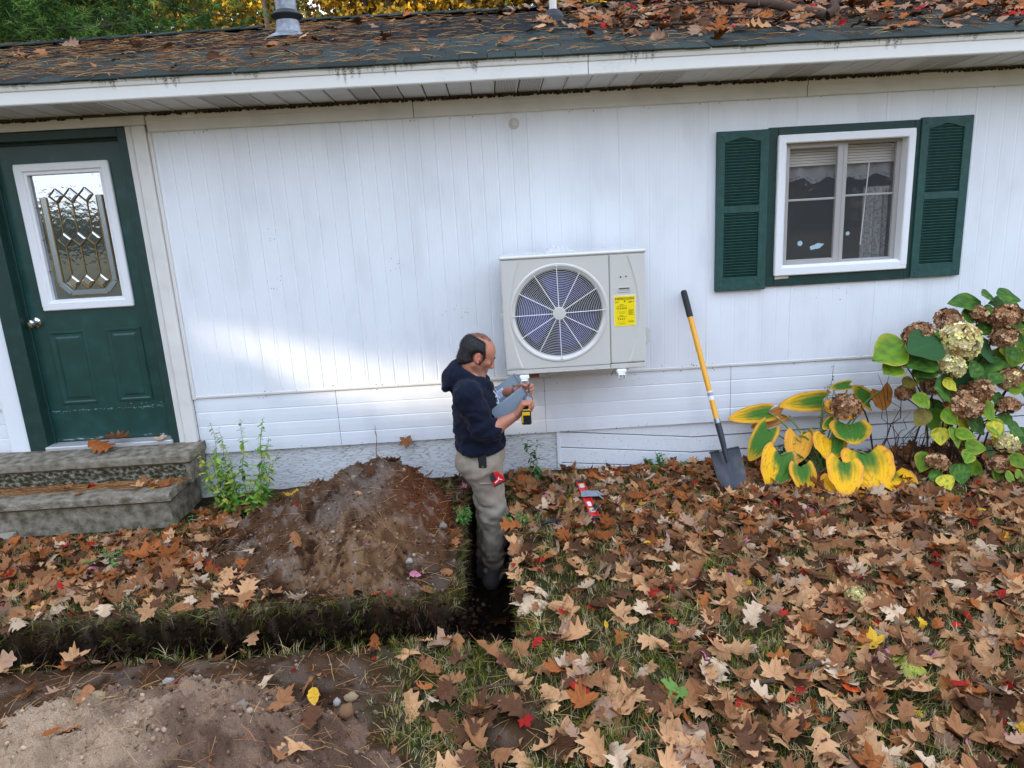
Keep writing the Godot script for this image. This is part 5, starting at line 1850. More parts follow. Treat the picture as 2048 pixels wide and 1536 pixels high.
func floret_head(r: float, flat: float, n: int, sd: int, pal: Array) -> ArrayMesh:
	var b := MB.new()
	var q := RandomNumberGenerator.new()
	q.seed = sd
	for i in n:
		var w := PI * (3.0 - sqrt(5.0)) * i + q.randf_range(-0.25, 0.25)
		var yy := 1.0 - 1.72 * (i + 0.5) / n
		var s := sqrt(maxf(0.0, 1.0 - yy * yy))
		var d := Vector3(cos(w) * s, yy, sin(w) * s)
		var rad := r * q.randf_range(0.84, 1.04)
		var c := Vector3(d.x, d.y * flat, d.z) * rad
		var nrm := (d + Vector3(q.randf_range(-0.4, 0.4), q.randf_range(-0.4, 0.4), q.randf_range(-0.4, 0.4))).normalized()
		var bs := axis_basis(nrm, Vector3(q.randf_range(-1, 1), q.randf_range(-1, 1), q.randf_range(-1, 1)) + Vector3(0.01, 0, 0.02))
		var sz := r * q.randf_range(0.19, 0.28)
		b.col = pal[q.randi() % pal.size()] * q.randf_range(0.55, 1.35)
		var spin := q.randf_range(0, TAU)
		for k in 4:
			var a := spin + TAU * k / 4.0
			var o := Vector3(cos(a), 0.0, sin(a)) * sz
			var e := Vector3(cos(a + 0.62), 0.28 + q.randf_range(-0.1, 0.25), sin(a + 0.62)) * sz * 0.8
			var f := Vector3(cos(a - 0.62), 0.28 + q.randf_range(-0.1, 0.25), sin(a - 0.62)) * sz * 0.8
			o.y += sz * q.randf_range(0.1, 0.5)
			b.tri(c, c + bs * e, c + bs * o); b.tri(c, c + bs * o, c + bs * f)
	for i in 40:   # stalks inside
		var d := Vector3(q.randf_range(-1, 1), q.randf_range(-0.1, 1), q.randf_range(-1, 1)).normalized() * r * 0.85
		var sidew := d.cross(Vector3(0.3, 0.2, 1)).normalized() * 0.0012
		b.col = lin(92, 70, 50)
		var foot := Vector3(0, -r * flat * 0.9, 0)
		b.tri(foot - sidew, foot + sidew, Vector3(d.x, d.y * flat, d.z))
	return b.mesh()

func build_plants() -> void:
	# hosta gone yellow
	var Ho := thing("hosta", "hosta with big drooping heart-shaped leaves, green turning bright yellow and tan", "plant", Vector3(2.02, 0, 0.38))
	var hl := [[1.772, 0.374, 0.160, 1.497, 0.372, 0.220, 0.052, "g"], [1.869, 0.348, 0.140, 1.667, 0.276, 0.160, 0.045, "b"], [2.149, 0.428, 0.140, 1.841, 0.436, 0.200, 0.058, "g"], [1.721, 0.303, 0.300, 1.571, 0.136, 0.400, 0.060, "gg"],
		[1.737, 0.188, 0.480, 1.635, 0.007, 0.620, 0.091, "gl"], [1.900, 0.263, 0.360, 1.847, 0.120, 0.460, 0.070, "o"], [1.839, 0.131, 0.560, 1.830, 0.005, 0.680, 0.066, "g"], [2.063, 0.265, 0.440, 2.028, 0.157, 0.540, 0.088, "gt"],
		[2.175, 0.357, 0.460, 2.162, 0.263, 0.560, 0.101, "gg"], [2.236, 0.190, 0.560, 2.243, 0.028, 0.740, 0.129, "y"], [2.056, 0.180, 0.660, 2.008, 0.028, 0.800, 0.092, "y"], [2.050, 0.064, 0.640, 2.008, 0.006, 0.840, 0.100, "yo"],
		[2.391, 0.075, 0.600, 2.364, 0.010, 0.860, 0.100, "yo"], [2.229, 0.434, 0.270, 2.220, 0.338, 0.320, 0.108, "o"], [2.102, 0.370, 0.400, 2.013, 0.335, 0.450, 0.030, "gg"], [2.413, 0.431, 0.240, 2.290, 0.546, 0.260, 0.055, "gg"],
		[2.492, 0.492, 0.220, 2.531, 0.359, 0.240, 0.068, "b"], [2.280, 0.546, 0.220, 2.143, 0.540, 0.240, 0.028, "gg"], [1.978, 0.266, 0.300, 1.995, 0.203, 0.340, 0.038, "g"]]
	var G := lin(62, 108, 34)
	var Y := lin(230, 172, 24)
	var O := lin(222, 150, 62)
	var B := lin(150, 92, 44)
	for i in hl.size():
		var e: Array = hl[i]
		var base := Vector3(e[0], e[1], e[2])
		var tip := Vector3(e[3], e[4], e[5])
		var kind: String = e[7]
		var cf := func(u: float, v: float) -> Color:
			var nse := 0.10 * noise.get_noise_2d(u * 2.5 + i * 13.0, v * 4.0) + 0.05 * sin(absf(u) * 17.0 + v * 3.0)
			var d := sqrt(u * u * 0.75 + (v * 1.05) ** 2) + nse
			var gr := 0.0
			var edge := sstep(0.74, 1.0, maxf(absf(u), v * 0.98) + nse)
			match kind:
				"gg": gr = sstep(1.08, 0.6, maxf(absf(u), v) + nse)
				"g": gr = sstep(1.0, 0.35, d)
				"gl": gr = sstep(0.15, -0.25, u + nse * 2.0) * sstep(1.0, 0.7, v) + sstep(0.5, 0.2, d)
				"gt": gr = sstep(0.1, -0.2, u + nse) * sstep(0.95, 0.5, v)
				"y": gr = sstep(0.72, 0.22, d)
				"yo": gr = sstep(0.4, 0.08, d)
				"o": gr = sstep(0.5, 0.1, d) * 0.8
				"b": gr = 0.0
			var c := Y.lerp(G, clampf(gr, 0, 1)).lerp(O, edge * (0.95 if kind != "gg" else 0.5))
			if kind == "o":
				c = c.lerp(O, 0.55)
			if kind == "b":
				c = B.lerp(O, clampf(0.3 + 2.0 * nse + 0.3 * v, 0, 1))
			if noise.get_noise_2d(u * 7.0 + i * 31.0, v * 9.0) > 0.46 or edge > 0.93:
				c = c.lerp(B, 0.55)
			return c * (1.0 - 0.10 * sin(absf(u) * 34.0 + v * 6.0))
		var up := Vector3(0.1 * sin(i * 2.1), 0.75, 0.9)
		if i in [0, 1, 2]:
			up = Vector3(-0.1, 0.6, 0.9)
		var leaf := obj("leaf", blade_leaf(base, tip, e[6] * 1.12, up, 0, cf, 0.028, 0.10, 0.12, 0.05, 30, 24), M.plant, Ho)
		var heart := Vector3(2.04 + 0.03 * sin(i * 3.0), 0.0, 0.38 + 0.03 * cos(i * 5.0))
		var st := MB.new()
		var mid := heart.lerp(base, 0.6) + Vector3(0, 0.10 + 0.05 * sin(i * 1.7), 0)
		var pp := PackedVector3Array()
		for k in 8:
			var t := k / 7.0
			pp.append(heart.lerp(mid, t).lerp(mid.lerp(base, t), t))
		st.tube(pp, radii(8, 0.008, 0.0045), 7)
		obj("stalk", st, M.green_stem, leaf)
	# hydrangea at the right
	var Hy := thing("hydrangea", "leggy hydrangea bush with browned flower heads, cream ones and lime to dark green leaves", "shrub", Vector3(2.75, 0, 0.42))
	var fl := [[2.785, 0.860, 0.520, 0.112, 1], [2.719, 0.716, 0.550, 0.081, 1], [2.768, 0.973, 0.420, 0.074, 0], [2.610, 0.870, 0.400, 0.093, 0], [2.520, 0.745, 0.420, 0.062, 0], [2.961, 0.992, 0.400, 0.062, 0], [3.098, 0.974, 0.450, 0.089, 0], [3.077, 0.857, 0.480, 0.070, 0], [3.099, 0.612, 0.550, 0.075, 2],
		[2.795, 0.493, 0.600, 0.101, 0], [2.911, 0.554, 0.550, 0.075, 0], [3.077, 0.454, 0.580, 0.062, 0], [2.698, 0.560, 0.420, 0.062, 0], [2.556, 0.516, 0.380, 0.056, 0], [3.041, 0.239, 0.660, 0.064, 1], [2.624, 0.148, 0.660, 0.064, 0], [2.982, 0.122, 0.680, 0.058, 0], [2.150, 0.464, 0.440, 0.083, 0], [3.35, 0.9, 0.5, 0.08, 0], [3.40, 0.55, 0.55, 0.075, 0]]
	var brown := [lin(176, 134, 98), lin(146, 102, 70), lin(204, 164, 124), lin(112, 76, 52)]
	var cream := [lin(230, 216, 150), lin(240, 230, 178), lin(214, 202, 124), lin(204, 172, 116)]
	var mix := [lin(150, 104, 78), lin(206, 186, 124), lin(170, 126, 90)]
	for i in fl.size():
		var f: Array = fl[i]
		var c := Vector3(f[0], f[1], f[2])
		var pal: Array = [brown, cream, mix][f[4]]
		var flat := 0.95 if i in [0, 3, 17] else 0.78
		var tiltb := Basis.from_euler(Vector3(rr(0.15, 0.6), rr(0, TAU), rr(-0.3, 0.3)))
		var head := put("flower_head", floret_head(f[3], flat, int(120 + 1100 * f[3]), 300 + i, pal), M.floret, Transform3D(tiltb, c), Hy)
		if f[4] == 1:
			head.set_meta("label", "cream flower head")
		var st := MB.new()
		var foot := Vector3(2.62 + 0.35 * fposmod(i * 0.37, 1.0), -0.02, 0.36 + 0.2 * fposmod(i * 0.61, 1.0))
		if i == 17:
			foot = Vector3(2.42, -0.02, 0.34)
		var path := PackedVector3Array()
		var knee := Vector3(lerpf(foot.x, c.x, 0.35), c.y * 0.62, lerpf(foot.z, c.z, 0.3))
		if i == 17:
			knee = Vector3(2.33, 0.62, 0.36)
		for k in 9:
			var t := k / 8.0
			path.append(foot.lerp(knee, t).lerp(knee.lerp(c - Vector3(0, f[3] * flat * 0.7, 0), t), t))
		st.tube(path, radii(9, 0.0065, 0.0035), 7)
		obj("stem", st, M.stem, Hy)
	var lv := [[2.996, 1.066, 0.365, 2.798, 1.091, 0.398, 0], [3.053, 1.103, 0.374, 2.964, 1.117, 0.410, 0], [3.055, 1.120, 0.407, 3.185, 1.078, 0.411, 0], [3.257, 1.020, 0.340, 3.055, 1.066, 0.390, 0], [2.948, 0.983, 0.390, 2.852, 1.000, 0.404, 0], [2.656, 0.874, 0.529, 2.460, 0.839, 0.557, 5], [2.646, 0.766, 0.533, 2.472, 0.760, 0.562, 0], [2.652, 0.713, 0.517, 2.526, 0.674, 0.527, 0], [2.471, 0.859, 0.483, 2.271, 0.798, 0.535, 3], [2.440, 0.723, 0.501, 2.324, 0.709, 0.546, 3],
		[2.929, 0.849, 0.484, 3.028, 0.728, 0.487, 5], [2.908, 0.722, 0.529, 2.847, 0.658, 0.564, 0], [2.806, 0.659, 0.479, 2.904, 0.557, 0.481, 5], [2.670, 0.643, 0.568, 2.731, 0.593, 0.597, 2], [2.751, 0.574, 0.563, 2.600, 0.611, 0.615, 0], [2.502, 0.565, 0.569, 2.553, 0.505, 0.624, 3], [3.106, 0.716, 0.474, 2.956, 0.641, 0.522, 0], [3.133, 0.797, 0.460, 3.145, 0.731, 0.517, 0], [3.024, 0.655, 0.562, 2.967, 0.616, 0.568, 0], [2.654, 0.448, 0.509, 2.675, 0.321, 0.522, 6],
		[2.649, 0.473, 0.627, 2.718, 0.395, 0.653, 3], [2.583, 0.463, 0.580, 2.513, 0.383, 0.598, 4], [2.850, 0.416, 0.569, 2.939, 0.307, 0.593, 0], [2.828, 0.385, 0.554, 2.812, 0.319, 0.589, 2], [2.660, 0.351, 0.600, 2.624, 0.275, 0.655, 2], [2.892, 0.505, 0.573, 2.965, 0.408, 0.628, 3], [2.942, 0.391, 0.627, 2.973, 0.326, 0.686, 3], [3.066, 0.350, 0.607, 3.167, 0.291, 0.617, 0], [2.705, 0.364, 0.638, 2.720, 0.274, 0.696, 3], [2.716, 0.332, 0.653, 2.799, 0.324, 0.687, 3],
		[2.791, 0.243, 0.645, 2.895, 0.222, 0.658, 3], [2.813, 0.213, 0.670, 2.760, 0.165, 0.705, 3], [2.839, 0.108, 0.613, 2.933, 0.047, 0.617, 3], [2.735, 0.148, 0.692, 2.714, 0.058, 0.751, 0], [2.614, 0.182, 0.568, 2.548, 0.100, 0.616, 3], [2.946, 0.210, 0.605, 3.018, 0.143, 0.614, 0], [3.117, 0.145, 0.600, 3.162, 0.085, 0.646, 3], [3.016, 0.076, 0.708, 3.066, 0.02, 0.711, 3], [3.102, 0.066, 0.672, 3.154, 0.01, 0.675, 3], [2.568, 0.106, 0.684, 2.603, 0.075, 0.704, 0],
		[2.622, 0.086, 0.713, 2.621, 0.05, 0.772, 2], [3.234, 0.988, 0.420, 3.119, 0.951, 0.480, 0], [3.181, 0.884, 0.418, 3.254, 0.809, 0.423, 0], [3.000, 0.520, 0.555, 3.057, 0.472, 0.557, 0], [2.959, 0.921, 0.396, 3.053, 0.893, 0.420, 0], [2.971, 1.040, 0.426, 3.038, 1.011, 0.435, 0], [3.186, 0.661, 0.434, 3.230, 0.616, 0.486, 0], [2.687, 0.803, 0.532, 2.712, 0.753, 0.555, 0], [2.552, 0.714, 0.492, 2.566, 0.648, 0.524, 0], [2.656, 0.924, 0.465, 2.681, 0.894, 0.501, 0],
		[3.171, 0.593, 0.528, 3.184, 0.511, 0.565, 0], [3.055, 0.555, 0.596, 3.095, 0.590, 0.626, 3], [3.046, 0.400, 0.559, 3.082, 0.356, 0.602, 0], [2.467, 0.627, 0.483, 2.538, 0.608, 0.501, 4], [2.951, 0.387, 0.646, 2.946, 0.307, 0.677, 2], [3.040, 0.235, 0.618, 2.983, 0.267, 0.619, 2], [2.999, 0.070, 0.640, 3.015, 0.01, 0.675, 3], [3.207, 0.815, 0.392, 3.110, 0.801, 0.429, 0], [2.878, 0.623, 0.536, 2.941, 0.592, 0.539, 0], [2.57, 0.55, 0.40, 2.53, 0.58, 0.46, 2]]
	for k in 46:   # the bush goes on out of the frame and back towards the wall
		var bx := rr(2.75, 3.75)
		var by := rr(0.12, 1.05)
		var bz := rr(0.14, 0.46)
		if bx < 3.15:
			by = rr(0.2, 0.8)
			bz = rr(0.12, 0.36)
		var w := rr(0, TAU)
		lv.append([bx, by, bz, bx + cos(w) * 0.09, by - rr(0.02, 0.08), bz + 0.06 + 0.04 * sin(w), pick([0, 0, 0, 3, 2])])
	for i in lv.size():
		var e: Array = lv[i]
		var base := Vector3(e[0], e[1], e[2])
		var tip := Vector3(e[3], e[4], e[5])
		var L := base.distance_to(tip)
		tip = base + (tip - base) * (1.15 if L > 0.08 else 0.092 / L) + Vector3(0, 0, 0.02)
		L = base.distance_to(tip)
		var dark := lin(50, 86, 34)
		var lime := lin(106, 140, 34)
		var yel := lin(206, 186, 60)
		var kind: int = e[6]
		var cf := func(u: float, v: float) -> Color:
			var q := noise.get_noise_2d(u * 2.0 + i * 7.0, v * 3.0)
			var rib := absf(sin((v - absf(u) * 0.35) * 22.0))
			var c := dark
			match kind:
				2: c = yel.lerp(lime, clampf(0.3 + q, 0, 1))
				3: c = lime.lerp(dark, clampf(0.25 + q, 0, 1)).lerp(yel, 0.4 * sstep(0.6, 1.0, absf(u) + q * 0.5))
				4: c = lin(128, 120, 50).lerp(lin(104, 84, 44), clampf(0.4 + q, 0, 1))
				5: c = lin(48, 84, 44)
				6: c = lin(86, 130, 40)
				_: c = dark.lerp(lime, clampf(0.15 + q, 0, 1))
			if q > 0.4 and kind in [2, 3, 4]:
				c = c.lerp(lin(120, 76, 40), 0.5)
			return c * (0.90 + 0.14 * rib) * (1.12 if absf(u) < 0.08 else 1.0)
		var up := Vector3(rr(-0.5, 0.5), rr(0.4, 1.0), rr(0.5, 1.0))
		var half := L * rr(0.40, 0.5)
		if i in [0, 3]:
			half = L * 0.30
		if kind in [5, 6]:
			half = L * 0.52
		obj("leaf", blade_leaf(base, tip, half, up, 1, cf, 0.010, 0.12, rr(0.05, 0.22), 0.035, 10, 12), M.plant, Hy)
	for i in 26:   # bare canes and trailing dry stems
		var st := MB.new()
		var foot := Vector3(rr(2.4, 3.2), -0.02, rr(0.14, 0.5))
		var w := rr(-0.5, 0.5)
		var topp := foot + Vector3(w * 0.6, rr(0.25, 0.85), rr(-0.12, 0.15))
		if i < 12:
			topp = foot + Vector3(rr(-0.45, 0.2), rr(0.08, 0.38), rr(-0.1, 0.1))
		st.tube(limb_path(foot, topp, 0.16, 8), radii(9, rr(0.002, 0.0055), 0.0012), 5)
		obj("stem", st, M.stem if i % 3 else M.twig, Hy)
	# weed clump by the steps
	leafy("weed_clump", "bushy green weed with seed heads growing between the steps and the soil pile", Vector3(-1.68, -0.03, 0.36), 26, 0.22, 0.64, 0.24, [lin(92, 138, 44), lin(70, 118, 40), lin(130, 160, 58), lin(150, 150, 60)], 0.080, true)
	leafy("weed_sprig", "small dark green sprig growing by the foundation right of the man", Vector3(0.19, 0.0, 0.10), 2, 0.22, 0.28, 0.04, [lin(44, 84, 38), lin(56, 98, 44)], 0.075, false)
	leafy("weed_stalk", "tall wilted weed stalk rising behind the hosta, left of the flower head", Vector3(2.10, 0.1, 0.24), 2, 0.40, 0.56, 0.03, [lin(96, 104, 52), lin(150, 130, 66)], 0.045, true)
	leafy("weed_stalk", "wilted weed stalk with drooping top standing above the hosta's flower head", Vector3(2.19, 0.3, 0.18), 1, 0.34, 0.38, 0.02, [lin(58, 82, 50), lin(80, 92, 54)], 0.05, false)
	leafy("weed_clump", "low dark green weeds at the foundation left of the shovel blade", Vector3(1.08, -0.01, 0.12), 7, 0.06, 0.12, 0.16, [lin(44, 92, 40), lin(60, 110, 46)], 0.06, false)
	leafy("weed_clump", "dark green weeds hidden under the hosta leaves", Vector3(1.86, 0.0, 0.30), 8, 0.16, 0.28, 0.14, [lin(40, 76, 36), lin(52, 90, 40)], 0.07, false)
	leafy("weed_clump", "little green weed at the foot of the concrete steps' right corner", Vector3(-1.96, -0.05, 0.56), 6, 0.05, 0.10, 0.09, [lin(52, 104, 44), lin(70, 120, 50)], 0.05, false)
	leafy("weed_clump", "green weeds hanging at the trench's left edge beside the man's shins", Vector3(-0.265, 0.0, 0.80), 8, 0.06, 0.13, 0.06, [lin(60, 110, 46), lin(80, 124, 52)], 0.045, false)
	leafy("weed_clump", "green weeds at the trench's right edge beside the man's knees", Vector3(0.06, 0.0, 0.86), 8, 0.05, 0.10, 0.08, [lin(60, 116, 46), lin(84, 130, 54)], 0.045, false)
	leafy("weed_clump", "low green weeds on the lawn beyond the trench at its left end", Vector3(-2.25, -0.04, 0.95), 6, 0.05, 0.09, 0.10, [lin(60, 110, 46), lin(84, 124, 54)], 0.05, false)
	# one bare stem on the soil pile
	var b := MB.new()
	b.tube(PackedVector3Array([Vector3(-0.80, 0.24, 0.40), Vector3(-0.797, 0.36, 0.40), Vector3(-0.785, 0.44, 0.395), Vector3(-0.790, 0.52, 0.39)]), radii(4, 0.0035, 0.0015), 6)
	b.tube(PackedVector3Array([Vector3(-0.786, 0.45, 0.395), Vector3(-0.800, 0.50, 0.39)]), radii(2, 0.002, 0.001), 5)
	tag(obj("dry_stem", b, mat(srgb(128, 84, 62), 0.9)), "thin reddish bare stem standing up behind the tall soil pile", "stem")

func leafy(called: String, label: String, at: Vector3, stems: int, h0: float, h1: float, spread: float, pal: Array, leaf: float, seeds: bool) -> void:
	var T := thing(called, label, "plant", at)
	var shape := blade_leaf(Vector3.ZERO, Vector3(0, 0, 1), 0.24, Vector3.UP, 2, func(u: float, _v: float) -> Color: return g(1.15 if absf(u) < 0.1 else 1.0), 0.0, 0.3, 0.25, 0.04, 4, 6).mesh()
	var ts := []
	var cs := []
	for i in stems:
		var w := rr(0, TAU)
		var foot := at + Vector3(cos(w), 0, sin(w)) * spread * rr(0.1, 0.55)
		var lean := Vector3(cos(w), 0, sin(w) * 0.6) * spread * rr(0.3, 0.9)
		var topp := foot + lean + Vector3(0, rr(h0, h1), 0)
		var b := MB.new()
		var path := limb_path(foot, topp, 0.05, 9)
		b.tube(path, radii(10, 0.0035, 0.0012), 5)
		obj("stem", b, M.green_stem, T)
		var n := int(8 + 40 * (topp.y - foot.y))
		for k in n:
			var t := rr(0.08, 0.98)
			var p := path[int(t * 9)].lerp(path[mini(int(t * 9) + 1, 9)], fposmod(t * 9, 1.0))
			var dirv := Vector3(rng.randfn(), rr(-0.7, 0.5), rng.randfn()).normalized()
			var sz := leaf * rr(0.6, 1.2) * (1.0 - 0.55 * t)
			ts.append(Transform3D(Basis.looking_at(-dirv, Vector3(0.01, 1, 0.02)).scaled(Vector3.ONE * sz), p))
			cs.append(pick(pal) * rr(0.75, 1.25))
		if seeds:
			for k in 12:
				ts.append(Transform3D(Basis.from_euler(Vector3(rr(-1, 1), rr(0, 6), 0)).scaled(Vector3.ONE * 0.016), path[9 - k % 3] + Vector3(rr(-0.012, 0.012), rr(-0.02, 0.02), rr(-0.012, 0.012))))
				cs.append(lin(150, 140, 84))
	# leaves one can pick apart singly, up to the limit; they share one shape
	var mats := {}
	if ts.size() <= 290:
		for i in ts.size():
			var q := "%d" % int(cs[i].g * 60.0)
			var key := "%s|%d" % [q, i % pal.size()]
			if not mats.has(key):
				var m: StandardMaterial3D = M.plant.duplicate()
				m.albedo_color = cs[i].linear_to_srgb()
				mats[key] = m
			put("leaf", shape, mats[key], ts[i], T)
	else:
		many("leaves", shape, M.plant, ts, cs, T)

func bend_leaf(p: Vector2, k: Array, f: FastNoiseLite) -> Vector3:
	var z: float = k[0] * p.x * p.x + k[1] * (p.y - 0.2) ** 2 + k[2] * p.x * p.y + k[3] * absf(p.x) + 0.05 * f.get_noise_2d(p.x * 2.2, p.y * 2.2)
	return Vector3(p.x, z, p.y)

func leaf_shape(kind: int, sd: int) -> ArrayMesh:   # about 1 long, lying in xz with its face up; kind 0 oak, 1 maple, 2 oval
	var q := RandomNumberGenerator.new()
	q.seed = 900 + sd
	var f := FastNoiseLite.new()
	f.seed = sd
	f.frequency = 1.0
	var k := [q.randf_range(-0.5, 1.9), q.randf_range(-0.6, 0.8), q.randf_range(-0.7, 0.7), q.randf_range(-0.2, 0.35)]
	var b := MB.new()
	var tone := func(p: Vector2, vein: float) -> Color:
		var v := 0.92 + 0.16 * f.get_noise_2d(p.x * 4.0 + 9.0, p.y * 4.0)
		if f.get_noise_2d(p.x * 9.0, p.y * 9.0 + 40.0) > 0.42:
			v *= 0.62
		return g(v).lerp(Color(0.82, 0.70, 0.58) * 1.05, vein * 0.5)
	if kind == 1:
		var ang := [0, 9, 14, 30, 40, 46, 56, 66, 72, 86, 98, 108, 118, 128, 150, 180]
		var rad := [1.0, 0.78, 0.84, 0.50, 0.70, 0.68, 0.94, 0.70, 0.70, 0.46, 0.58, 0.56, 0.66, 0.46, 0.30, 0.10]
		var out := []
		for s: float in [1.0, -1.0]:
			for i in ang.size():
				var j: int = i if s > 0 else ang.size() - 1 - i
				if s < 0 and (j == 0 or j == ang.size() - 1):
					continue
				var a := deg_to_rad(ang[j] * s + q.randf_range(-3, 3))
				out.append(Vector2(sin(a), cos(a)) * 0.62 * rad[j] * q.randf_range(0.92, 1.08))
		var n := out.size()
		var lev := [0.0, 0.5, 1.0]
		for i in n:
			var a: Vector2 = out[i]
			var c: Vector2 = out[(i + 1) % n]
			for m in 2:
				var p := [a * lev[m], a * lev[m + 1], c * lev[m + 1], c * lev[m]]
				var w := []
				var cc := []
				for x: Vector2 in p:
					w.append(bend_leaf(x, k, f))
					var an := absf(rad_to_deg(atan2(x.x, x.y)))
					cc.append(tone.call(x, 1.0 if minf(an, minf(absf(an - 56.0), absf(an - 118.0))) < 5.0 else 0.0))
				_leaf_tri(b, w[0], w[1], w[2], cc[0], cc[1], cc[2])
				if m > 0:
					_leaf_tri(b, w[0], w[2], w[3], cc[0], cc[2], cc[3])
	else:
		var n := 22
		var wid := func(t: float) -> float:
			if kind == 2:
				return 0.24 * pow(sin(PI * pow(t, 0.8)), 0.8)
			var env := 0.34 * pow(sin(PI * clampf(0.08 + t * 0.92, 0, 1)), 0.6) * (0.75 + 0.5 * t * (1.4 - t))
			var ph := fposmod(t * 3.6 + 0.15, 1.0)
			var lobe := 1.0 - absf(ph - 0.55) * 2.0
			return 0.045 + env * lerpf(0.40, 1.0, clampf(lobe * 1.2, 0, 1))
		for s: float in [1.0, -1.0]:
			var prev := []
			for i in n + 1:
				var t := float(i) / n
				var w: float = wid.call(t) * q.randf_range(0.9, 1.1)
				if i == n:
					w = 0.0
				var row := []
				for u: float in [0.0, 0.5, 1.0]:
					row.append(Vector2(s * u * w, -0.45 + t * 0.95 + (0.55 * u * w if kind == 0 else 0.0)))
				if prev.size():
					for m in 2:
						var p := [prev[m], prev[m + 1], row[m + 1], row[m]]
						var ww := []
						var cc := []
						for x: Vector2 in p:
							ww.append(bend_leaf(x, k, f))
							cc.append(tone.call(x, 1.0 if absf(x.x) < 0.006 else 0.0))
						if s > 0:
							_leaf_tri(b, ww[0], ww[2], ww[1], cc[0], cc[2], cc[1])
							_leaf_tri(b, ww[0], ww[3], ww[2], cc[0], cc[3], cc[2])
						else:
							_leaf_tri(b, ww[0], ww[1], ww[2], cc[0], cc[1], cc[2])
							_leaf_tri(b, ww[0], ww[2], ww[3], cc[0], cc[2], cc[3])
				prev = row
	# stalk
	b.col = Color(0.7, 0.55, 0.45)
	var s0 := bend_leaf(Vector2(0, -0.45 if kind != 1 else -0.05), k, f)
	b.tube(PackedVector3Array([s0, s0 + Vector3(0.02, 0.015, -0.12), s0 + Vector3(0.06, 0.03, -0.24)]), PackedFloat32Array([0.010, 0.008, 0.006]), 4, false)
	return b.mesh()

func _leaf_tri(b: MB, p: Vector3, q: Vector3, r: Vector3, a: Color, c: Color, d: Color) -> void:
	var m := (q - p).cross(r - p)
	if m.length() < 1e-9:
		return
	m = m.normalized()
	if m.y < 0.0:
		m = -m
		b.tric(p, r, q, m, m, m, a, d, c)
	else:
		b.tric(p, q, r, m, m, m, a, c, d)

var LS := []   # leaf shapes: [kind, mesh]
const LEAF_NAMES := ["tan", "brown", "dark brown", "greyish pink", "orange-brown", "red", "yellow", "pink", "pale beige"]

func leaf_color(k: int) -> Color:
	match k:
		0: return lin(188, 142, 100)
		1: return lin(146, 100, 66)
		2: return lin(90, 60, 42)
		3: return lin(156, 122, 98)
		4: return lin(154, 90, 48)
		5: return lin(160, 38, 34)
		6: return lin(206, 160, 52)
		7: return lin(190, 118, 138)
		_: return lin(194, 166, 136)

func place_phrase(x: float, z: float) -> String:
	if x < -0.23:
		if z > 2.0:
			return "on the soil in front of the trench"
		if mound_a(x, z) > ground_h(x, z):
			return "on the tall soil pile"
		return "on the lawn before the concrete steps" if x < -1.2 else "at the front foot of the tall soil pile"
	if z > 2.25:
		if x > 1.2:
			return "in the near right corner of the lawn"
		return "near the front, right of middle" if x > 0.6 else "on the grass at the near middle"
	if z > 1.75:
		return "on the right edge of the lawn" if x > 1.5 else ("in the middle of the right lawn" if x > 0.7 else "by the trench's near corner")
	if z > 1.2:
		return "on the lawn below the hosta" if x > 1.3 else ("on the lawn in line with the shovel" if x > 0.7 else "right of the man's feet")
	if x > 1.1:
		return "on the ground before shovel and hosta" if x < 2.0 else "on the ground before the hydrangea"
	return "around the red level beside the trench"

func density(x: float, z: float) -> float:
	if trench_d(x, z) > 0.0:
		return 0.02
	if x < -0.24:
		if z > 1.97:
			return 0.022 if x < -0.4 else 0.20
		if mound_a(x, z) > ground_h(x, z) - 0.01:
			return 0.014
		if x < -1.15:
			return 0.95 * sstep(0.2, 0.4, z) * (0.55 if z > 1.4 else 1.0)
		return 0.18
	var d := 0.95
	d *= lerpf(0.42, 1.0, sstep(0.05, 0.75, x + 0.25 * noise.get_noise_2d(x * 2.0, z * 2.0))) if z > 1.4 else lerpf(0.65, 1.0, sstep(0.3, 0.9, x))
	if z > 1.9 and z < 2.35 and x < 1.1:
		d *= lerpf(0.2, 1.0, sstep(-0.1, 0.25, noise.get_noise_2d(x * 2.2, z * 3.2 + 5.0)))
	if z > 1.3:
		d *= lerpf(0.55, 1.0, sstep(-0.25, 0.2, noise.get_noise_2d(x * 3.1 + 40.0, z * 3.1)))
	if x > 2.4 and z < 0.7:
		d *= 0.8
	return d

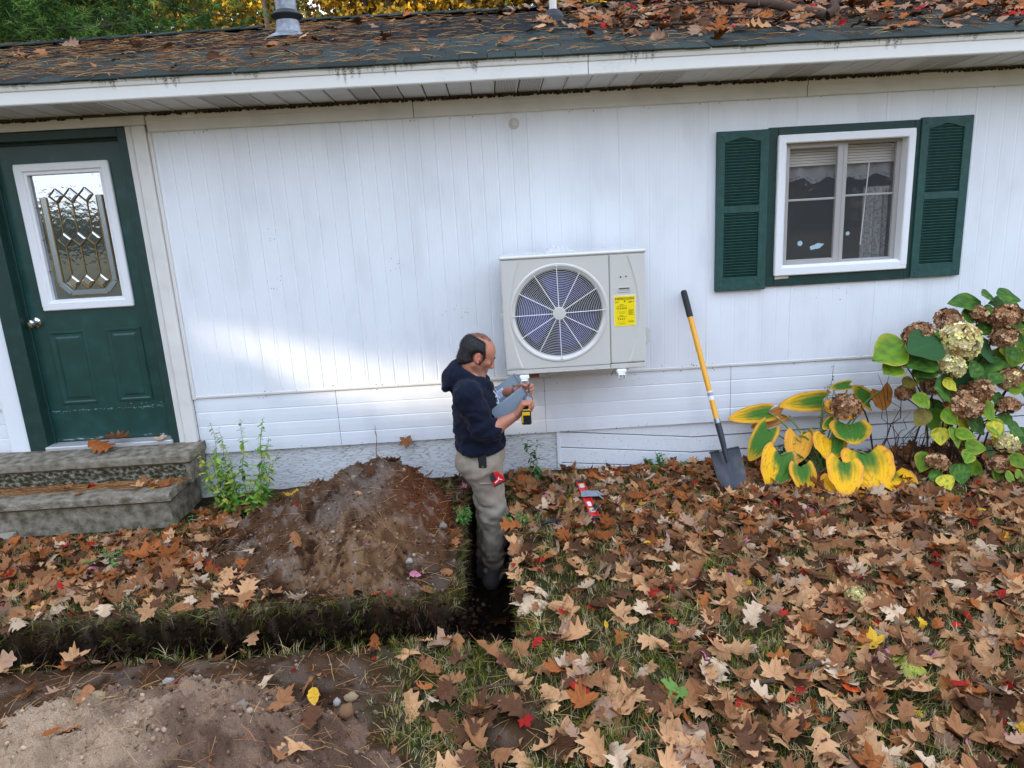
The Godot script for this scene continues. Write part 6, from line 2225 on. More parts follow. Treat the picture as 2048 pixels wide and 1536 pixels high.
func build_leaves() -> void:
	for i in 5:
		LS.append([0, leaf_shape(0, i)])
	for i in 5:
		LS.append([1, leaf_shape(1, 10 + i)])
	for i in 3:
		LS.append([2, leaf_shape(2, 20 + i)])
	var mats := []
	for k in 9:
		var m: StandardMaterial3D = M.leaf.duplicate()
		m.albedo_color = leaf_color(k).linear_to_srgb()
		mats.append(m)
	# leaves with a place of their own
	var own := [[0.093, 1.72, 6, 8, 0.19, "large pale tan maple leaf at the trench's right edge, nearer the trench"], [0.26, 1.83, 7, 0, 0.18, "large golden tan maple leaf standing beside the trench's near right corner"], [-0.10, 2.09, 0, 1, 0.18, "curled brown leaf standing up at the trench's near corner"], [-0.776, 2.296, 11, 6, 0.09, "bright yellow leaf on the grass in front of the trench"],
		[0.59, 2.38, 5, 9, 0.12, "green maple leaf on the grass, nearer the middle"], [1.50, 2.317, 6, 10, 0.17, "yellow-green leaf with dark spots on the right of the lawn"], [0.229, 2.358, 12, 5, 0.09, "red and yellow leaf on the grass at the near middle"], [1.195, 2.458, 8, 11, 0.08, "small orange-red leaf in the near right part of the lawn"],
		[-0.071, 2.388, 11, 7, 0.07, "small magenta-pink leaf on the grass before the trench corner"], [-1.42, 0.20, 7, 6, 0.16, "pale yellow leaf lying against the foundation left of the soil pile"], [1.429, 2.198, 8, 6, 0.15, "yellow-and-brown leaf on the right of the lawn"], [-0.30, 2.02, 5, 3, 0.13, "grey-pink oak leaf at the near edge of the trench corner"], [-0.44, 2.06, 6, 0, 0.12, "tan star-shaped leaf on the near edge of the trench"],
		[-0.16, 2.42, 5, 2, 0.15, "dark brown leaf on the bare scrape before the trench corner"], [-0.86, 0.82, 6, 0, 0.13, "tan leaf lying high on the front of the tall soil pile"]]
	var greens := [lin(110, 140, 70), lin(158, 160, 70), lin(222, 92, 40)]
	for o: Array in own:
		var h := surface(o[0], o[1])
		var m: StandardMaterial3D
		if o[3] > 8:
			m = M.leaf.duplicate()
			m.albedo_color = greens[o[3] - 9].linear_to_srgb()
		else:
			m = mats[o[3]]
		var steep := 0.75 if "standing" in o[5] else 0.18
		tag(put("fallen_leaf", LS[o[2]][1], m, Transform3D(Basis.from_euler(Vector3(steep, rr(0, TAU), rr(-0.2, 0.2))).scaled(Vector3.ONE * o[4]), Vector3(o[0], h + 0.022 + 0.03 * steep, o[1]))), o[5], "leaf")
	tag(put("fallen_leaf", LS[6][1], mats[1], Transform3D(Basis.from_euler(Vector3(1.2, 0.3, 0.2)).scaled(Vector3.ONE * 0.11), Vector3(-0.66, 0.30, 0.03))), "brown leaf caught upright against the foundation behind the soil pile", "leaf")
	tag(put("fallen_leaf", LS[1][1], mats[4], Transform3D(Basis.from_euler(Vector3(0.25, 1.2, 0.3)).scaled(Vector3.ONE * 0.19), Vector3(-2.66, 0.43, 0.12))), "curled orange-brown oak leaf on the top step against the door sill", "leaf")
	tag(put("fallen_leaf", LS[3][1], mats[1], Transform3D(Basis.from_euler(Vector3(0.2, 2.6, -0.2)).scaled(Vector3.ONE * 0.17), Vector3(-2.56, 0.445, 0.09))), "brown oak leaf overlapping the one at the door sill, on its right", "leaf")
	tag(put("fallen_leaf", LS[8][1], mats[8], Transform3D(Basis.from_euler(Vector3(0.1, 0.6, 0.1)).scaled(Vector3.ONE * 0.10), Vector3(-2.30, 0.415, 0.03))), "small pale leaf on the right end of the door sill", "leaf")
	# the rest, scattered
	var list := []
	var tries := 0
	while list.size() < 6800 and tries < 60000:
		tries += 1
		var x := rr(-4.8, 5.2)
		var z := rr(0.02, 3.1)
		if rng.randf() > density(x, z):
			continue
		# keep what the camera could see, with some margin
		var dz := 4.64 - z
		if absf(x) > dz * 0.9 + 1.1:
			continue
		if x < -1.98 and z < 0.55:
			continue
		if absf(x - 0.49) < 0.04 and z > 0.36 and z < 0.93:
			continue
		var s := LS[rng.randi() % LS.size()][0] as int
		var small := rng.randf() < 0.22
		var size := rr(0.07, 0.145)
		var near_wall := z < 0.9
		if near_wall:
			size *= 0.85
		var idx := rng.randi() % 10
		var k: int = [0, 0, 0, 0, 1, 1, 1, 1, 2, 2, 2, 3, 4, 8][rng.randi() % 14]
		if z < 1.2:
			k = [0, 1, 1, 1, 1, 2, 2, 3, 4, 4, 4, 8][rng.randi() % 12]
		if small:
			size = rr(0.035, 0.075)
			idx = 5 + rng.randi() % 8
			k = [7, 1, 5, 6, 1, 2, 1, 4, 5, 2, 0, 1][rng.randi() % 12]
		var h := surface(x, z)
		var tl := 0.42
		var ba := Basis.from_euler(Vector3(rng.randfn() * tl, rr(0, TAU), rng.randfn() * tl))
		if rng.randf() < 0.35:
			ba = ba * Basis(Vector3.RIGHT, PI)
		list.append([x, z, h + rr(0.006, 0.034) + size * 0.05, ba, size, idx, k, size * size / ((x * x + dz * dz + 3.0))])
	list.sort_custom(func(a: Array, b: Array) -> bool: return a[7] > b[7])
	var ts := []
	var cs := []
	for i in LS.size():
		ts.append([]); cs.append([])
	var done := 0
	for e: Array in list:
		var t := Transform3D((e[3] as Basis).scaled(Vector3.ONE * e[4]), Vector3(e[0], e[2], e[1]))
		var inside: bool = absf(e[0]) < (4.64 - e[1]) * 0.76 and e[1] < 2.75
		if done < 222 and inside:
			var kind: String = ["oak leaf", "maple leaf", "oval leaf"][LS[e[5]][0]]
			var bs: Basis = e[3]
			var pose := "lying flat" if absf(bs.y.y) > 0.93 else ("tilted" if absf(bs.y.y) > 0.75 else "propped on edge")
			var big := "large " if e[4] > 0.125 else ("small " if e[4] < 0.085 else "")
			tag(put("fallen_leaf", LS[e[5]][1], mats[e[6]], t), "%s%s %s %s %s" % [big if e[4] < 0.085 or e[4] > 0.14 else "", LEAF_NAMES[e[6]], kind, pose, place_phrase(e[0], e[1])], "leaf", "fallen leaves on the ground")
			done += 1
		else:
			ts[e[5]].append(t)
			cs[e[5]].append(leaf_color(e[6]) * rr(0.7, 1.2))
	for i in LS.size():
		many("leaf_litter", LS[i][1], M.leaf, ts[i], cs[i])
	# torn bits of leaf between the whole ones
	var bt := []
	var bc := []
	for i in 9000:
		var x := rr(-3.6, 3.8)
		var z := rr(0.02, 3.0)
		if rng.randf() > density(x, z) * 0.9 + 0.05 or (x < -1.98 and z < 0.55) or trench_d(x, z) > 0.0:
			continue
		bt.append(Transform3D(Basis.from_euler(Vector3(rng.randfn() * 0.5, rr(0, TAU), rng.randfn() * 0.5)).scaled(Vector3.ONE * rr(0.012, 0.04)), Vector3(x, surface(x, z) + rr(0.002, 0.014), z)))
		bc.append(leaf_color(pick([0, 1, 1, 2, 2, 2, 3, 4, 5, 7])) * rr(0.45, 1.0))
	many("leaf_crumbs", LS[10][1], M.leaf, bt, bc)
	# on the roof
	var rt := []
	for i in 2600:
		var x := rr(-3.6, 4.2)
		var z := rr(-2.05, 0.40)
		if x < -1.7 and z < -1.3:
			continue
		var heap := sstep(0.5, 1.3, x - 0.35 * z) * sstep(0.25, -0.1, z)
		if rng.randf() > 0.075 + 0.95 * heap:
			continue
		rt.append([x, z, rr(0.07, 0.15) if rng.randf() < 0.6 else rr(0.035, 0.07), heap])
	rt.sort_custom(func(a: Array, b: Array) -> bool: return a[2] > b[2])
	var rts := [[], []]
	var rcs := [[], []]
	for i in rt.size():
		var e: Array = rt[i]
		var idx := rng.randi() % 10
		var k: int = pick([0, 1, 1, 3, 4, 2, 1]) if e[3] < 0.4 else pick([1, 1, 1, 4, 0, 3, 2, 3, 3, 5] if rng.randf() < 0.5 else [1, 3, 2, 4])
		var t := Transform3D(Basis(Vector3.RIGHT, atan(SLOPE)) * Basis.from_euler(Vector3(rng.randfn() * 0.3, rr(0, TAU), rng.randfn() * 0.3)).scaled(Vector3.ONE * e[2]), Vector3(e[0], roof_y(e[1]) + 0.026 + rr(0, 0.02 + 0.05 * e[3]), e[1]))
		if i < 44:
			tag(put("fallen_leaf", LS[idx][1], mats[k], t), "%s leaf lying on the dark shingles %s" % [LEAF_NAMES[k], "in the leaf heap round the dead branch" if e[3] > 0.4 else ("left of the stove pipe" if e[0] < -1.45 else "between stove pipe and dead branch")], "leaf", "fallen leaves on the roof")
		else:
			rts[i % 2].append(t); rcs[i % 2].append(leaf_color(k) * rr(0.7, 1.1))
	for i in 2:
		many("roof_litter", LS[i * 6][1], M.leaf, rts[i], rcs[i])
	# a few on the lower step
	for i in 9:
		var x := rr(-3.3, -2.15)
		var k: int = pick([1, 0, 5, 6, 4, 8])
		var z := rr(0.28, 0.42)
		tag(put("fallen_leaf", LS[5 + rng.randi() % 5][1], mats[k], Transform3D(Basis.from_euler(Vector3(rr(-0.3, 0.3), rr(0, TAU), rr(-0.3, 0.3))).scaled(Vector3.ONE * rr(0.05, 0.11)), Vector3(x, 0.205, z))), "small %s leaf among pine needles on the lower concrete step" % LEAF_NAMES[k], "leaf", "fallen leaves on the steps")

func tuft(sd: int, blades: int, h: float, droop: float) -> ArrayMesh:
	var b := MB.new()
	var q := RandomNumberGenerator.new()
	q.seed = sd
	for i in blades:
		var w := q.randf_range(0, TAU)
		var foot := Vector3(q.randf_range(-1, 1), 0, q.randf_range(-1, 1)) * 0.022
		var d := Vector3(cos(w), 0, sin(w))
		var side := Vector3(-sin(w), 0, cos(w)) * q.randf_range(0.0010, 0.0018)
		var l := h * q.randf_range(0.5, 1.2)
		var lean := q.randf_range(0.15, 1.0) * droop
		var tone := g(q.randf_range(0.7, 1.25))
		var p := [foot]
		for k in range(1, 4):
			var t := k / 3.0
			p.append(foot + Vector3.UP * l * (t - lean * 0.42 * t * t) + d * l * lean * t * t * 0.9)
		var wd := [1.0, 0.85, 0.55, 0.0]
		for k in 3:
			var a: Vector3 = p[k] - side * wd[k]
			var c: Vector3 = p[k] + side * wd[k]
			var e: Vector3 = p[k + 1] + side * wd[k + 1]
			var f: Vector3 = p[k + 1] - side * wd[k + 1]
			var nn := (c - a).cross(e - a).normalized()
			if nn.y < 0:
				nn = -nn
			nn = (nn + Vector3.UP * 0.7).normalized()
			b.tric(a, c, e, nn, nn, nn, tone, tone, tone)
			if k < 2:
				b.tric(a, e, f, nn, nn, nn, tone, tone, tone)
	return b.mesh()

func build_grass() -> void:
	var shapes := [tuft(1, 11, 0.050, 0.9), tuft(2, 9, 0.065, 1.3), tuft(3, 13, 0.035, 0.7)]
	var ts := [[], [], []]
	var cs := [[], [], []]
	var green := [lin(104, 108, 34), lin(86, 94, 32), lin(120, 118, 44), lin(74, 80, 28)]
	var straw := [lin(170, 152, 104), lin(150, 132, 88), lin(126, 112, 70), lin(186, 170, 124)]
	for i in 36000:
		var x := rr(-4.6, 5.0)
		var z := rr(0.05, 3.05)
		var dz := 4.64 - z
		if absf(x) > dz * 0.9 + 0.9 or trench_d(x, z) > 0.02:
			continue
		if x < -1.98 and z < 0.5:
			continue
		if rng.randf() < bare(x, z) * 1.25:
			continue
		var lush := 0.45 + 0.55 * noise.get_noise_2d(x * 1.6 + 3.0, z * 1.6)
		if z > 1.8 and x < 1.0:
			lush += 0.25
		if rng.randf() > 0.45 + lush * 0.7:
			continue
		var k := rng.randi() % 3
		ts[k].append(Transform3D(Basis.from_euler(Vector3(rr(-0.25, 0.25), rr(0, TAU), rr(-0.25, 0.25))).scaled(Vector3.ONE * rr(0.6, 1.2)), Vector3(x, surface(x, z) - 0.004, z)))
		cs[k].append((pick(green) if rng.randf() < 0.25 + lush * 0.35 else pick(straw)) * rr(0.6, 1.1))
	# fringe hanging over the trench's cut edges
	for i in 1000:
		var x := 0.0
		var z := 0.0
		var out := Vector3.ZERO
		var m := rng.randf()
		if m < 0.12:
			x = -0.262 + rr(-0.02, 0.006); z = rr(0.1, 1.6); out = Vector3(1, 0, 0)
		elif m < 0.22:
			x = 0.028 + rr(-0.004, 0.03); z = rr(0.1, 1.98); out = Vector3(-1, 0, 0)
		elif m < 0.75:
			x = rr(-3.4, -0.24); z = 1.603 + rr(-0.04, 0.010); out = Vector3(0, 0, 1)
		else:
			x = rr(-3.2, 0.02); z = 1.954 + rr(-0.004, 0.03); out = Vector3(0, 0, -1)
		if trench_d(x, z) > 0.05 or rng.randf() < 0.25:
			continue
		if m >= 0.75 and rng.randf() < bare(x, z) * 0.9:
			continue
		var tilt := rr(0.3, 1.9) if m < 0.75 else rr(-0.3, 0.7)
		var axis := Vector3.UP.cross(out)
		var k := rng.randi() % 3
		ts[k].append(Transform3D((Basis(axis, tilt) * Basis(Vector3.UP, rr(0, TAU))).scaled(Vector3.ONE * rr(0.7, 1.35)), Vector3(x, surface(x, z) - 0.003, z)))
		cs[k].append((pick(green) if rng.randf() < 0.45 else pick(straw)) * rr(0.3, 0.65))
	# roots and grass down the far wall of the long arm
	for i in 220:
		var x := rr(-3.2, -0.26)
		var d := rr(0.02, 0.22)
		var k := 1
		ts[k].append(Transform3D((Basis(Vector3.RIGHT, rr(1.2, 2.9)) * Basis(Vector3.UP, rr(0, TAU))).scaled(Vector3.ONE * rr(0.5, 1.1)), Vector3(x, ground_h(x, 1.6) - d, 1.613 + 0.02 * rng.randf() + d * 0.05)))
		cs[k].append((pick(green) if rng.randf() < 0.4 - d else lin(92, 70, 50)) * rr(0.5, 0.95))
	for k in 3:
		var o := many("grass", shapes[k], M.grass, ts[k], cs[k])
		o.set_meta("label", ["short lawn grass between the fallen leaves", "long bent grass on the lawn and along the trench's cut edges", "low dry thatch of the lawn"][k])
		o.set_meta("category", "grass")

func build_small() -> void:
	# pine needles: on the lawn, thick on roof and steps
	var b := MB.new()
	b.tube(PackedVector3Array([Vector3(0, 0, -0.5), Vector3(0.03, 0.02, 0), Vector3(0, 0, 0.5)]), PackedFloat32Array([0.008, 0.010, 0.008]), 3, false)
	var nm := b.mesh()
	var ts := []
	var cs := []
	var pal := [lin(196, 142, 88), lin(170, 112, 66), lin(150, 96, 58), lin(206, 166, 112)]
	for i in 5200:
		var x := rr(-3.6, 3.8)
		var z := rr(0.03, 3.0)
		if trench_d(x, z) > 0.0 or (x < -1.98 and z < 0.5):
			continue
		ts.append(Transform3D(Basis.from_euler(Vector3(rr(-0.25, 0.25), rr(0, TAU), 0)).scaled(Vector3(0.09, 0.09, rr(0.05, 0.12))), Vector3(x, surface(x, z) + rr(0.005, 0.03), z)))
		cs.append(pick(pal) * rr(0.6, 1.1))
	tag(many("pine_needles", nm, M.needle, ts, cs), "dry pine needles scattered over the lawn and soil", "pine needles")
	ts = []
	cs = []
	for i in 5200:
		var x := rr(-3.9, 4.0)
		var z := rr(-2.05, 0.40)
		if x < -1.7 and z < -1.5:
			continue
		var dens := 0.14 + 0.95 * sstep(0.2, -2.6, x + 0.9 * noise.get_noise_2d(x * 1.3, z * 2.0)) + 0.4 * sstep(-0.4, 0.3, noise.get_noise_2d(x * 1.8, z * 4.0))
		if rng.randf() > dens:
			continue
		ts.append(Transform3D(Basis(Vector3.RIGHT, atan(SLOPE)) * Basis(Vector3.UP, PI / 2 + rng.randfn() * 0.5) * Basis(Vector3.RIGHT, rr(-0.08, 0.08)).scaled(Vector3(0.16, 0.16, rr(0.07, 0.14))), Vector3(x, roof_y(z) + rr(0.014, 0.026), z)))
		cs.append(pick(pal) * rr(0.6, 1.05))
	tag(many("pine_needles", nm, M.needle, ts, cs), "rusty pine needles matted on the shingles, thickest at the left", "pine needles")
	ts = []
	cs = []
	for i in 620:
		var x := rr(-3.4, -2.08)
		var z := 0.262 + absf(rng.randfn()) * 0.06
		if z > 0.46:
			continue
		ts.append(Transform3D(Basis(Vector3.UP, PI / 2 + rng.randfn() * 0.4).scaled(Vector3(0.12, 0.12, rr(0.07, 0.13))), Vector3(x, 0.199 + rr(0, 0.012), z)))
		cs.append(pick(pal) * rr(0.7, 1.1))
	tag(many("pine_needles", nm, M.needle, ts, cs), "drift of straw-coloured pine needles on the lower concrete step", "pine needles")
	# sticks on the ground
	for s: Array in [[Vector3(0.02, 0.02, 2.28), Vector3(-0.42, 0.02, 2.31), 0.007, "dark stick half hidden in the grass before the trench corner"], [Vector3(1.15, 0.05, 2.32), Vector3(0.82, 0.03, 2.42), 0.012, "thick dark stick among leaves in the near right part"], [Vector3(-0.05, -0.2, 1.42), Vector3(0.10, 0.02, 1.58), 0.003, "thin root sticking out of the trench wall"], [Vector3(0.30, 0.03, 0.62), Vector3(0.10, 0.02, 0.74), 0.004, "thin twig by the trench behind the cable ties"], [Vector3(-1.25, 0.14, 2.24), Vector3(-1.20, 0.05, 2.14), 0.005, "short dark twig standing in the near soil"]]:
		b = MB.new()
		b.tube(limb_path(s[0], s[1], 0.05, 7), radii(8, s[2], s[2] * 0.6), 7)
		tag(obj("stick", b, M.twig), s[3], "stick")
	# the dead branch on the roof
	var B := thing("dead_branch", "dead forked grey branch lying in the leaf heap on the right of the roof", "branch", Vector3(1.9, roof_y(-0.5), -0.5))
	var on := func(x: float, z: float, up: float) -> Vector3: return Vector3(x, roof_y(z) + up, z)
	for s: Array in [[1.05, -1.75, 0.10, 1.62, -1.0, 0.16, 0.020, 0.016], [1.62, -1.0, 0.16, 2.25, -0.30, 0.05, 0.024, 0.034], [2.25, -0.30, 0.05, 2.52, -0.55, 0.18, 0.034, 0.010], [1.5, -1.1, 0.15, 2.2, -1.3, 0.14, 0.014, 0.005], [1.7, -0.85, 0.13, 1.1, -0.5, 0.10, 0.012, 0.004], [1.25, -0.30, 0.05, 1.85, -0.15, 0.08, 0.010, 0.006], [1.9, -0.55, 0.1, 2.0, -1.1, 0.3, 0.008, 0.003], [2.5, -0.9, 0.05, 3.0, -0.5, 0.1, 0.008, 0.003], [1.3, -1.4, 0.13, 1.25, -0.75, 0.25, 0.008, 0.003], [0.95, -0.75, 0.05, 1.6, -0.45, 0.06, 0.009, 0.004]]:
		b = MB.new()
		b.tube(limb_path(on.call(s[0], s[1], s[2]), on.call(s[3], s[4], s[5]), 0.12, 8), radii(9, s[6], s[7]), 7)
		obj("limb", b, M.twig, B)
	for i in 40:
		var p: Vector3 = on.call(rr(0.9, 3.2), rr(-1.4, -0.1), 0.05)
		b = MB.new()
		b.tube(limb_path(p, p + Vector3(rr(-0.3, 0.3), rr(0.0, 0.14), rr(-0.2, 0.2)), 0.06, 4), radii(5, 0.004, 0.0015), 5)
		obj("twig", b, M.twig, B)
	# fallen cream flower head on the lawn
	tag(put("fallen_flower_head", floret_head(0.042, 0.6, 110, 555, [lin(206, 190, 130), lin(190, 170, 112)]), M.floret, Transform3D(Basis(Vector3.BACK, 0.4), Vector3(1.512, 0.05, 1.875))), "cream hydrangea flower head fallen on the leaves of the lawn", "flower")

class Field:   # distances on a grid, joined smoothly, then meshed as surface nets
	var lo: Vector3
	var s: float
	var nx: int
	var ny: int
	var nz: int
	var v := PackedFloat32Array()

	func _init(a: Vector3, b: Vector3, cell: float) -> void:
		lo = a
		s = cell
		nx = int((b.x - a.x) / cell) + 2
		ny = int((b.y - a.y) / cell) + 2
		nz = int((b.z - a.z) / cell) + 2
		v.resize(nx * ny * nz)
		v.fill(0.5)

	func span(a: Vector3, b: Vector3) -> Array:
		var p := ((a - lo) / s).floor()
		var q := ((b - lo) / s).ceil()
		return [maxi(0, int(p.x)), maxi(0, int(p.y)), maxi(0, int(p.z)), mini(nx - 1, int(q.x)), mini(ny - 1, int(q.y)), mini(nz - 1, int(q.z))]

	func bone(a: Vector3, b: Vector3, ra: float, rb: float, k := 0.03) -> void:
		var pad := maxf(ra, rb) + k + s * 3.0
		var w := span(a.min(b) - Vector3.ONE * pad, a.max(b) + Vector3.ONE * pad)
		var ab := b - a
		var l2 := maxf(ab.length_squared(), 1e-9)
		for z in range(w[2], w[5] + 1):
			for y in range(w[1], w[4] + 1):
				var at := (z * ny + y) * nx
				for x in range(w[0], w[3] + 1):
					var p := lo + Vector3(x, y, z) * s - a
					var t := clampf(p.dot(ab) / l2, 0.0, 1.0)
					var d := (p - ab * t).length() - ra - (rb - ra) * t
					var o := v[at + x]
					var h := maxf(k - absf(d - o), 0.0) / k
					v[at + x] = minf(d, o) - h * h * k * 0.25

	func ell(c: Vector3, bs: Basis, r: Vector3, k := 0.03, cut := false) -> void:
		var m := maxf(r.x, maxf(r.y, r.z)) + k + s * 3.0
		var w := span(c - Vector3.ONE * m, c + Vector3.ONE * m)
		var inv := bs.transposed()
		for z in range(w[2], w[5] + 1):
			for y in range(w[1], w[4] + 1):
				var at := (z * ny + y) * nx
				for x in range(w[0], w[3] + 1):
					var q := inv * (lo + Vector3(x, y, z) * s - c)
					var e := q / r
					var k0 := e.length()
					var d := k0 * (k0 - 1.0) / maxf((e / r).length(), 1e-6)
					var o := v[at + x]
					if cut:
						d = -d
						var h := maxf(k - absf(d - o), 0.0) / k
						v[at + x] = maxf(d, o) + h * h * k * 0.25
					else:
						var h := maxf(k - absf(d - o), 0.0) / k
						v[at + x] = minf(d, o) - h * h * k * 0.25

	func plane(n: Vector3, d: float) -> void:   # keeps the side where p.n < d
		for z in nz:
			for y in ny:
				var at := (z * ny + y) * nx
				for x in nx:
					v[at + x] = maxf(v[at + x], (lo + Vector3(x, y, z) * s).dot(n) - d)

	func ripple(f: FastNoiseLite, scale: Vector3, amp: float, from_y := -99.0, to_y := 99.0) -> void:
		for z in nz:
			for y in ny:
				var py := lo.y + y * s
				if py < from_y or py > to_y:
					continue
				var at := (z * ny + y) * nx
				for x in nx:
					if absf(v[at + x]) < 0.035:
						v[at + x] += amp * f.get_noise_3dv((lo + Vector3(x, y, z) * s) * scale)

	func gradient(p: Vector3) -> Vector3:
		var q := (p - lo) / s
		var x := clampi(int(q.x), 1, nx - 3)
		var y := clampi(int(q.y), 1, ny - 3)
		var z := clampi(int(q.z), 1, nz - 3)
		var fx := q.x - x
		var fy := q.y - y
		var fz := q.z - z
		var r := Vector3.ZERO
		for k in 8:
			var i := x + (k & 1)
			var j := y + ((k >> 1) & 1)
			var l := z + (k >> 2)
			var w := (fx if k & 1 else 1.0 - fx) * (fy if k & 2 else 1.0 - fy) * (fz if k & 4 else 1.0 - fz)
			var at := (l * ny + j) * nx + i
			r += Vector3(v[at + 1] - v[at - 1], v[at + nx] - v[at - nx], v[at + nx * ny] - v[at - nx * ny]) * w
		return r.normalized()

	func mesh(b: MB, cf: Callable) -> void:
		var id := {}
		var P := PackedVector3Array()
		var N := PackedVector3Array()
		var C := PackedColorArray()
		var nxy := nx * ny
		var off := [0, 1, nx, nx + 1, nxy, nxy + 1, nxy + nx, nxy + nx + 1]
		for z in nz - 1:
			for y in ny - 1:
				var row := (z * ny + y) * nx
				for x in nx - 1:
					var at := row + x
					var a0 := v[at]
					if a0 > 0.45:
						continue
					var c := 0
					for k in 8:
						if v[at + off[k]] < 0.0:
							c |= 1 << k
					if c == 0 or c == 255:
						continue
					var sum := Vector3.ZERO
					var n := 0
					for e: Array in [[0, 1], [2, 3], [4, 5], [6, 7], [0, 2], [1, 3], [4, 6], [5, 7], [0, 4], [1, 5], [2, 6], [3, 7]]:
						var i: int = e[0]
						var j: int = e[1]
						if ((c >> i) & 1) == ((c >> j) & 1):
							continue
						var va := v[at + off[i]]
						var vb := v[at + off[j]]
						var t := va / (va - vb)
						var pa := Vector3(i & 1, (i >> 1) & 1, i >> 2)
						var pb := Vector3(j & 1, (j >> 1) & 1, j >> 2)
						sum += pa.lerp(pb, t)
						n += 1
					var p := lo + (Vector3(x, y, z) + sum / n) * s
					id[at] = P.size()
					P.append(p)
					N.append(gradient(p))
					C.append(cf.call(p))
		for at: int in id:
			var x := at % nx
			var y := (at / nx) % ny
			var z := at / nxy
			for e in 3:
				var step: int = [1, nx, nxy][e]
				var u: int = [nx, nxy, 1][e]
				var w: int = [nxy, 1, nx][e]
				if [y, z, x][e] == 0 or [z, x, y][e] == 0:
					continue
				var ina := v[at] < 0.0
				if ina == (v[at + step] < 0.0):
					continue
				if not (id.has(at - u) and id.has(at - w) and id.has(at - u - w)):
					continue
				var q := [id[at], id[at - u], id[at - u - w], id[at - w]]
				if ina:
					q = [q[0], q[1], q[2], q[3]]
				else:
					q = [q[0], q[3], q[2], q[1]]
				b.tric(P[q[0]], P[q[1]], P[q[2]], N[q[0]], N[q[1]], N[q[2]], C[q[0]], C[q[1]], C[q[2]])
				b.tric(P[q[0]], P[q[2]], P[q[3]], N[q[0]], N[q[2]], N[q[3]], C[q[0]], C[q[2]], C[q[3]])

func hand(F: Field, W: Vector3, back: Vector3, f: Vector3, p: Vector3, s: Vector3, curls: Array, thumb: Array, sc := 1.0) -> void:
	# f along the palm, p where the palm faces, s towards the thumb; curls: three bends for each finger
	F.bone(W - back * 0.06, W, 0.0275 * sc, 0.0255 * sc, 0.012)
	for i in 4:
		var root := W + f * (0.086 - 0.004 * absf(i - 1.2)) * sc + s * (0.029 - 0.0195 * i) * sc
		F.bone(W + s * (0.012 - 0.009 * i) * sc + f * 0.012 * sc, root, 0.0155 * sc, 0.0112 * sc, 0.014)
		var lens: Array = [[0.043, 0.026, 0.020], [0.047, 0.029, 0.021], [0.043, 0.027, 0.020], [0.034, 0.020, 0.018]][i]
		var ang := 0.0
		var at := root
		for k in 3:
			ang += curls[i][k]
			var d := (f * cos(ang) + p * sin(ang)).normalized()
			var to: Vector3 = at + d * lens[k] * sc
			F.bone(at, to, (0.0102 - 0.0010 * k) * sc, (0.0095 - 0.0012 * k) * sc, 0.004)
			at = to
	var tr := W + f * 0.022 * sc + s * 0.024 * sc + p * 0.008 * sc
	F.bone(W + f * 0.008 + p * 0.004, tr, 0.018 * sc, 0.0155 * sc, 0.012)
	var d1: Vector3 = (f * thumb[0] + s * thumb[1] + p * thumb[2]).normalized()
	var t1 := tr + d1 * 0.040 * sc
	F.bone(tr, t1, 0.0145 * sc, 0.0112 * sc, 0.008)
	var d2: Vector3 = (f * thumb[3] + s * thumb[4] + p * thumb[5]).normalized()
	F.bone(t1, t1 + d2 * 0.030 * sc, 0.0108 * sc, 0.0086 * sc, 0.004)

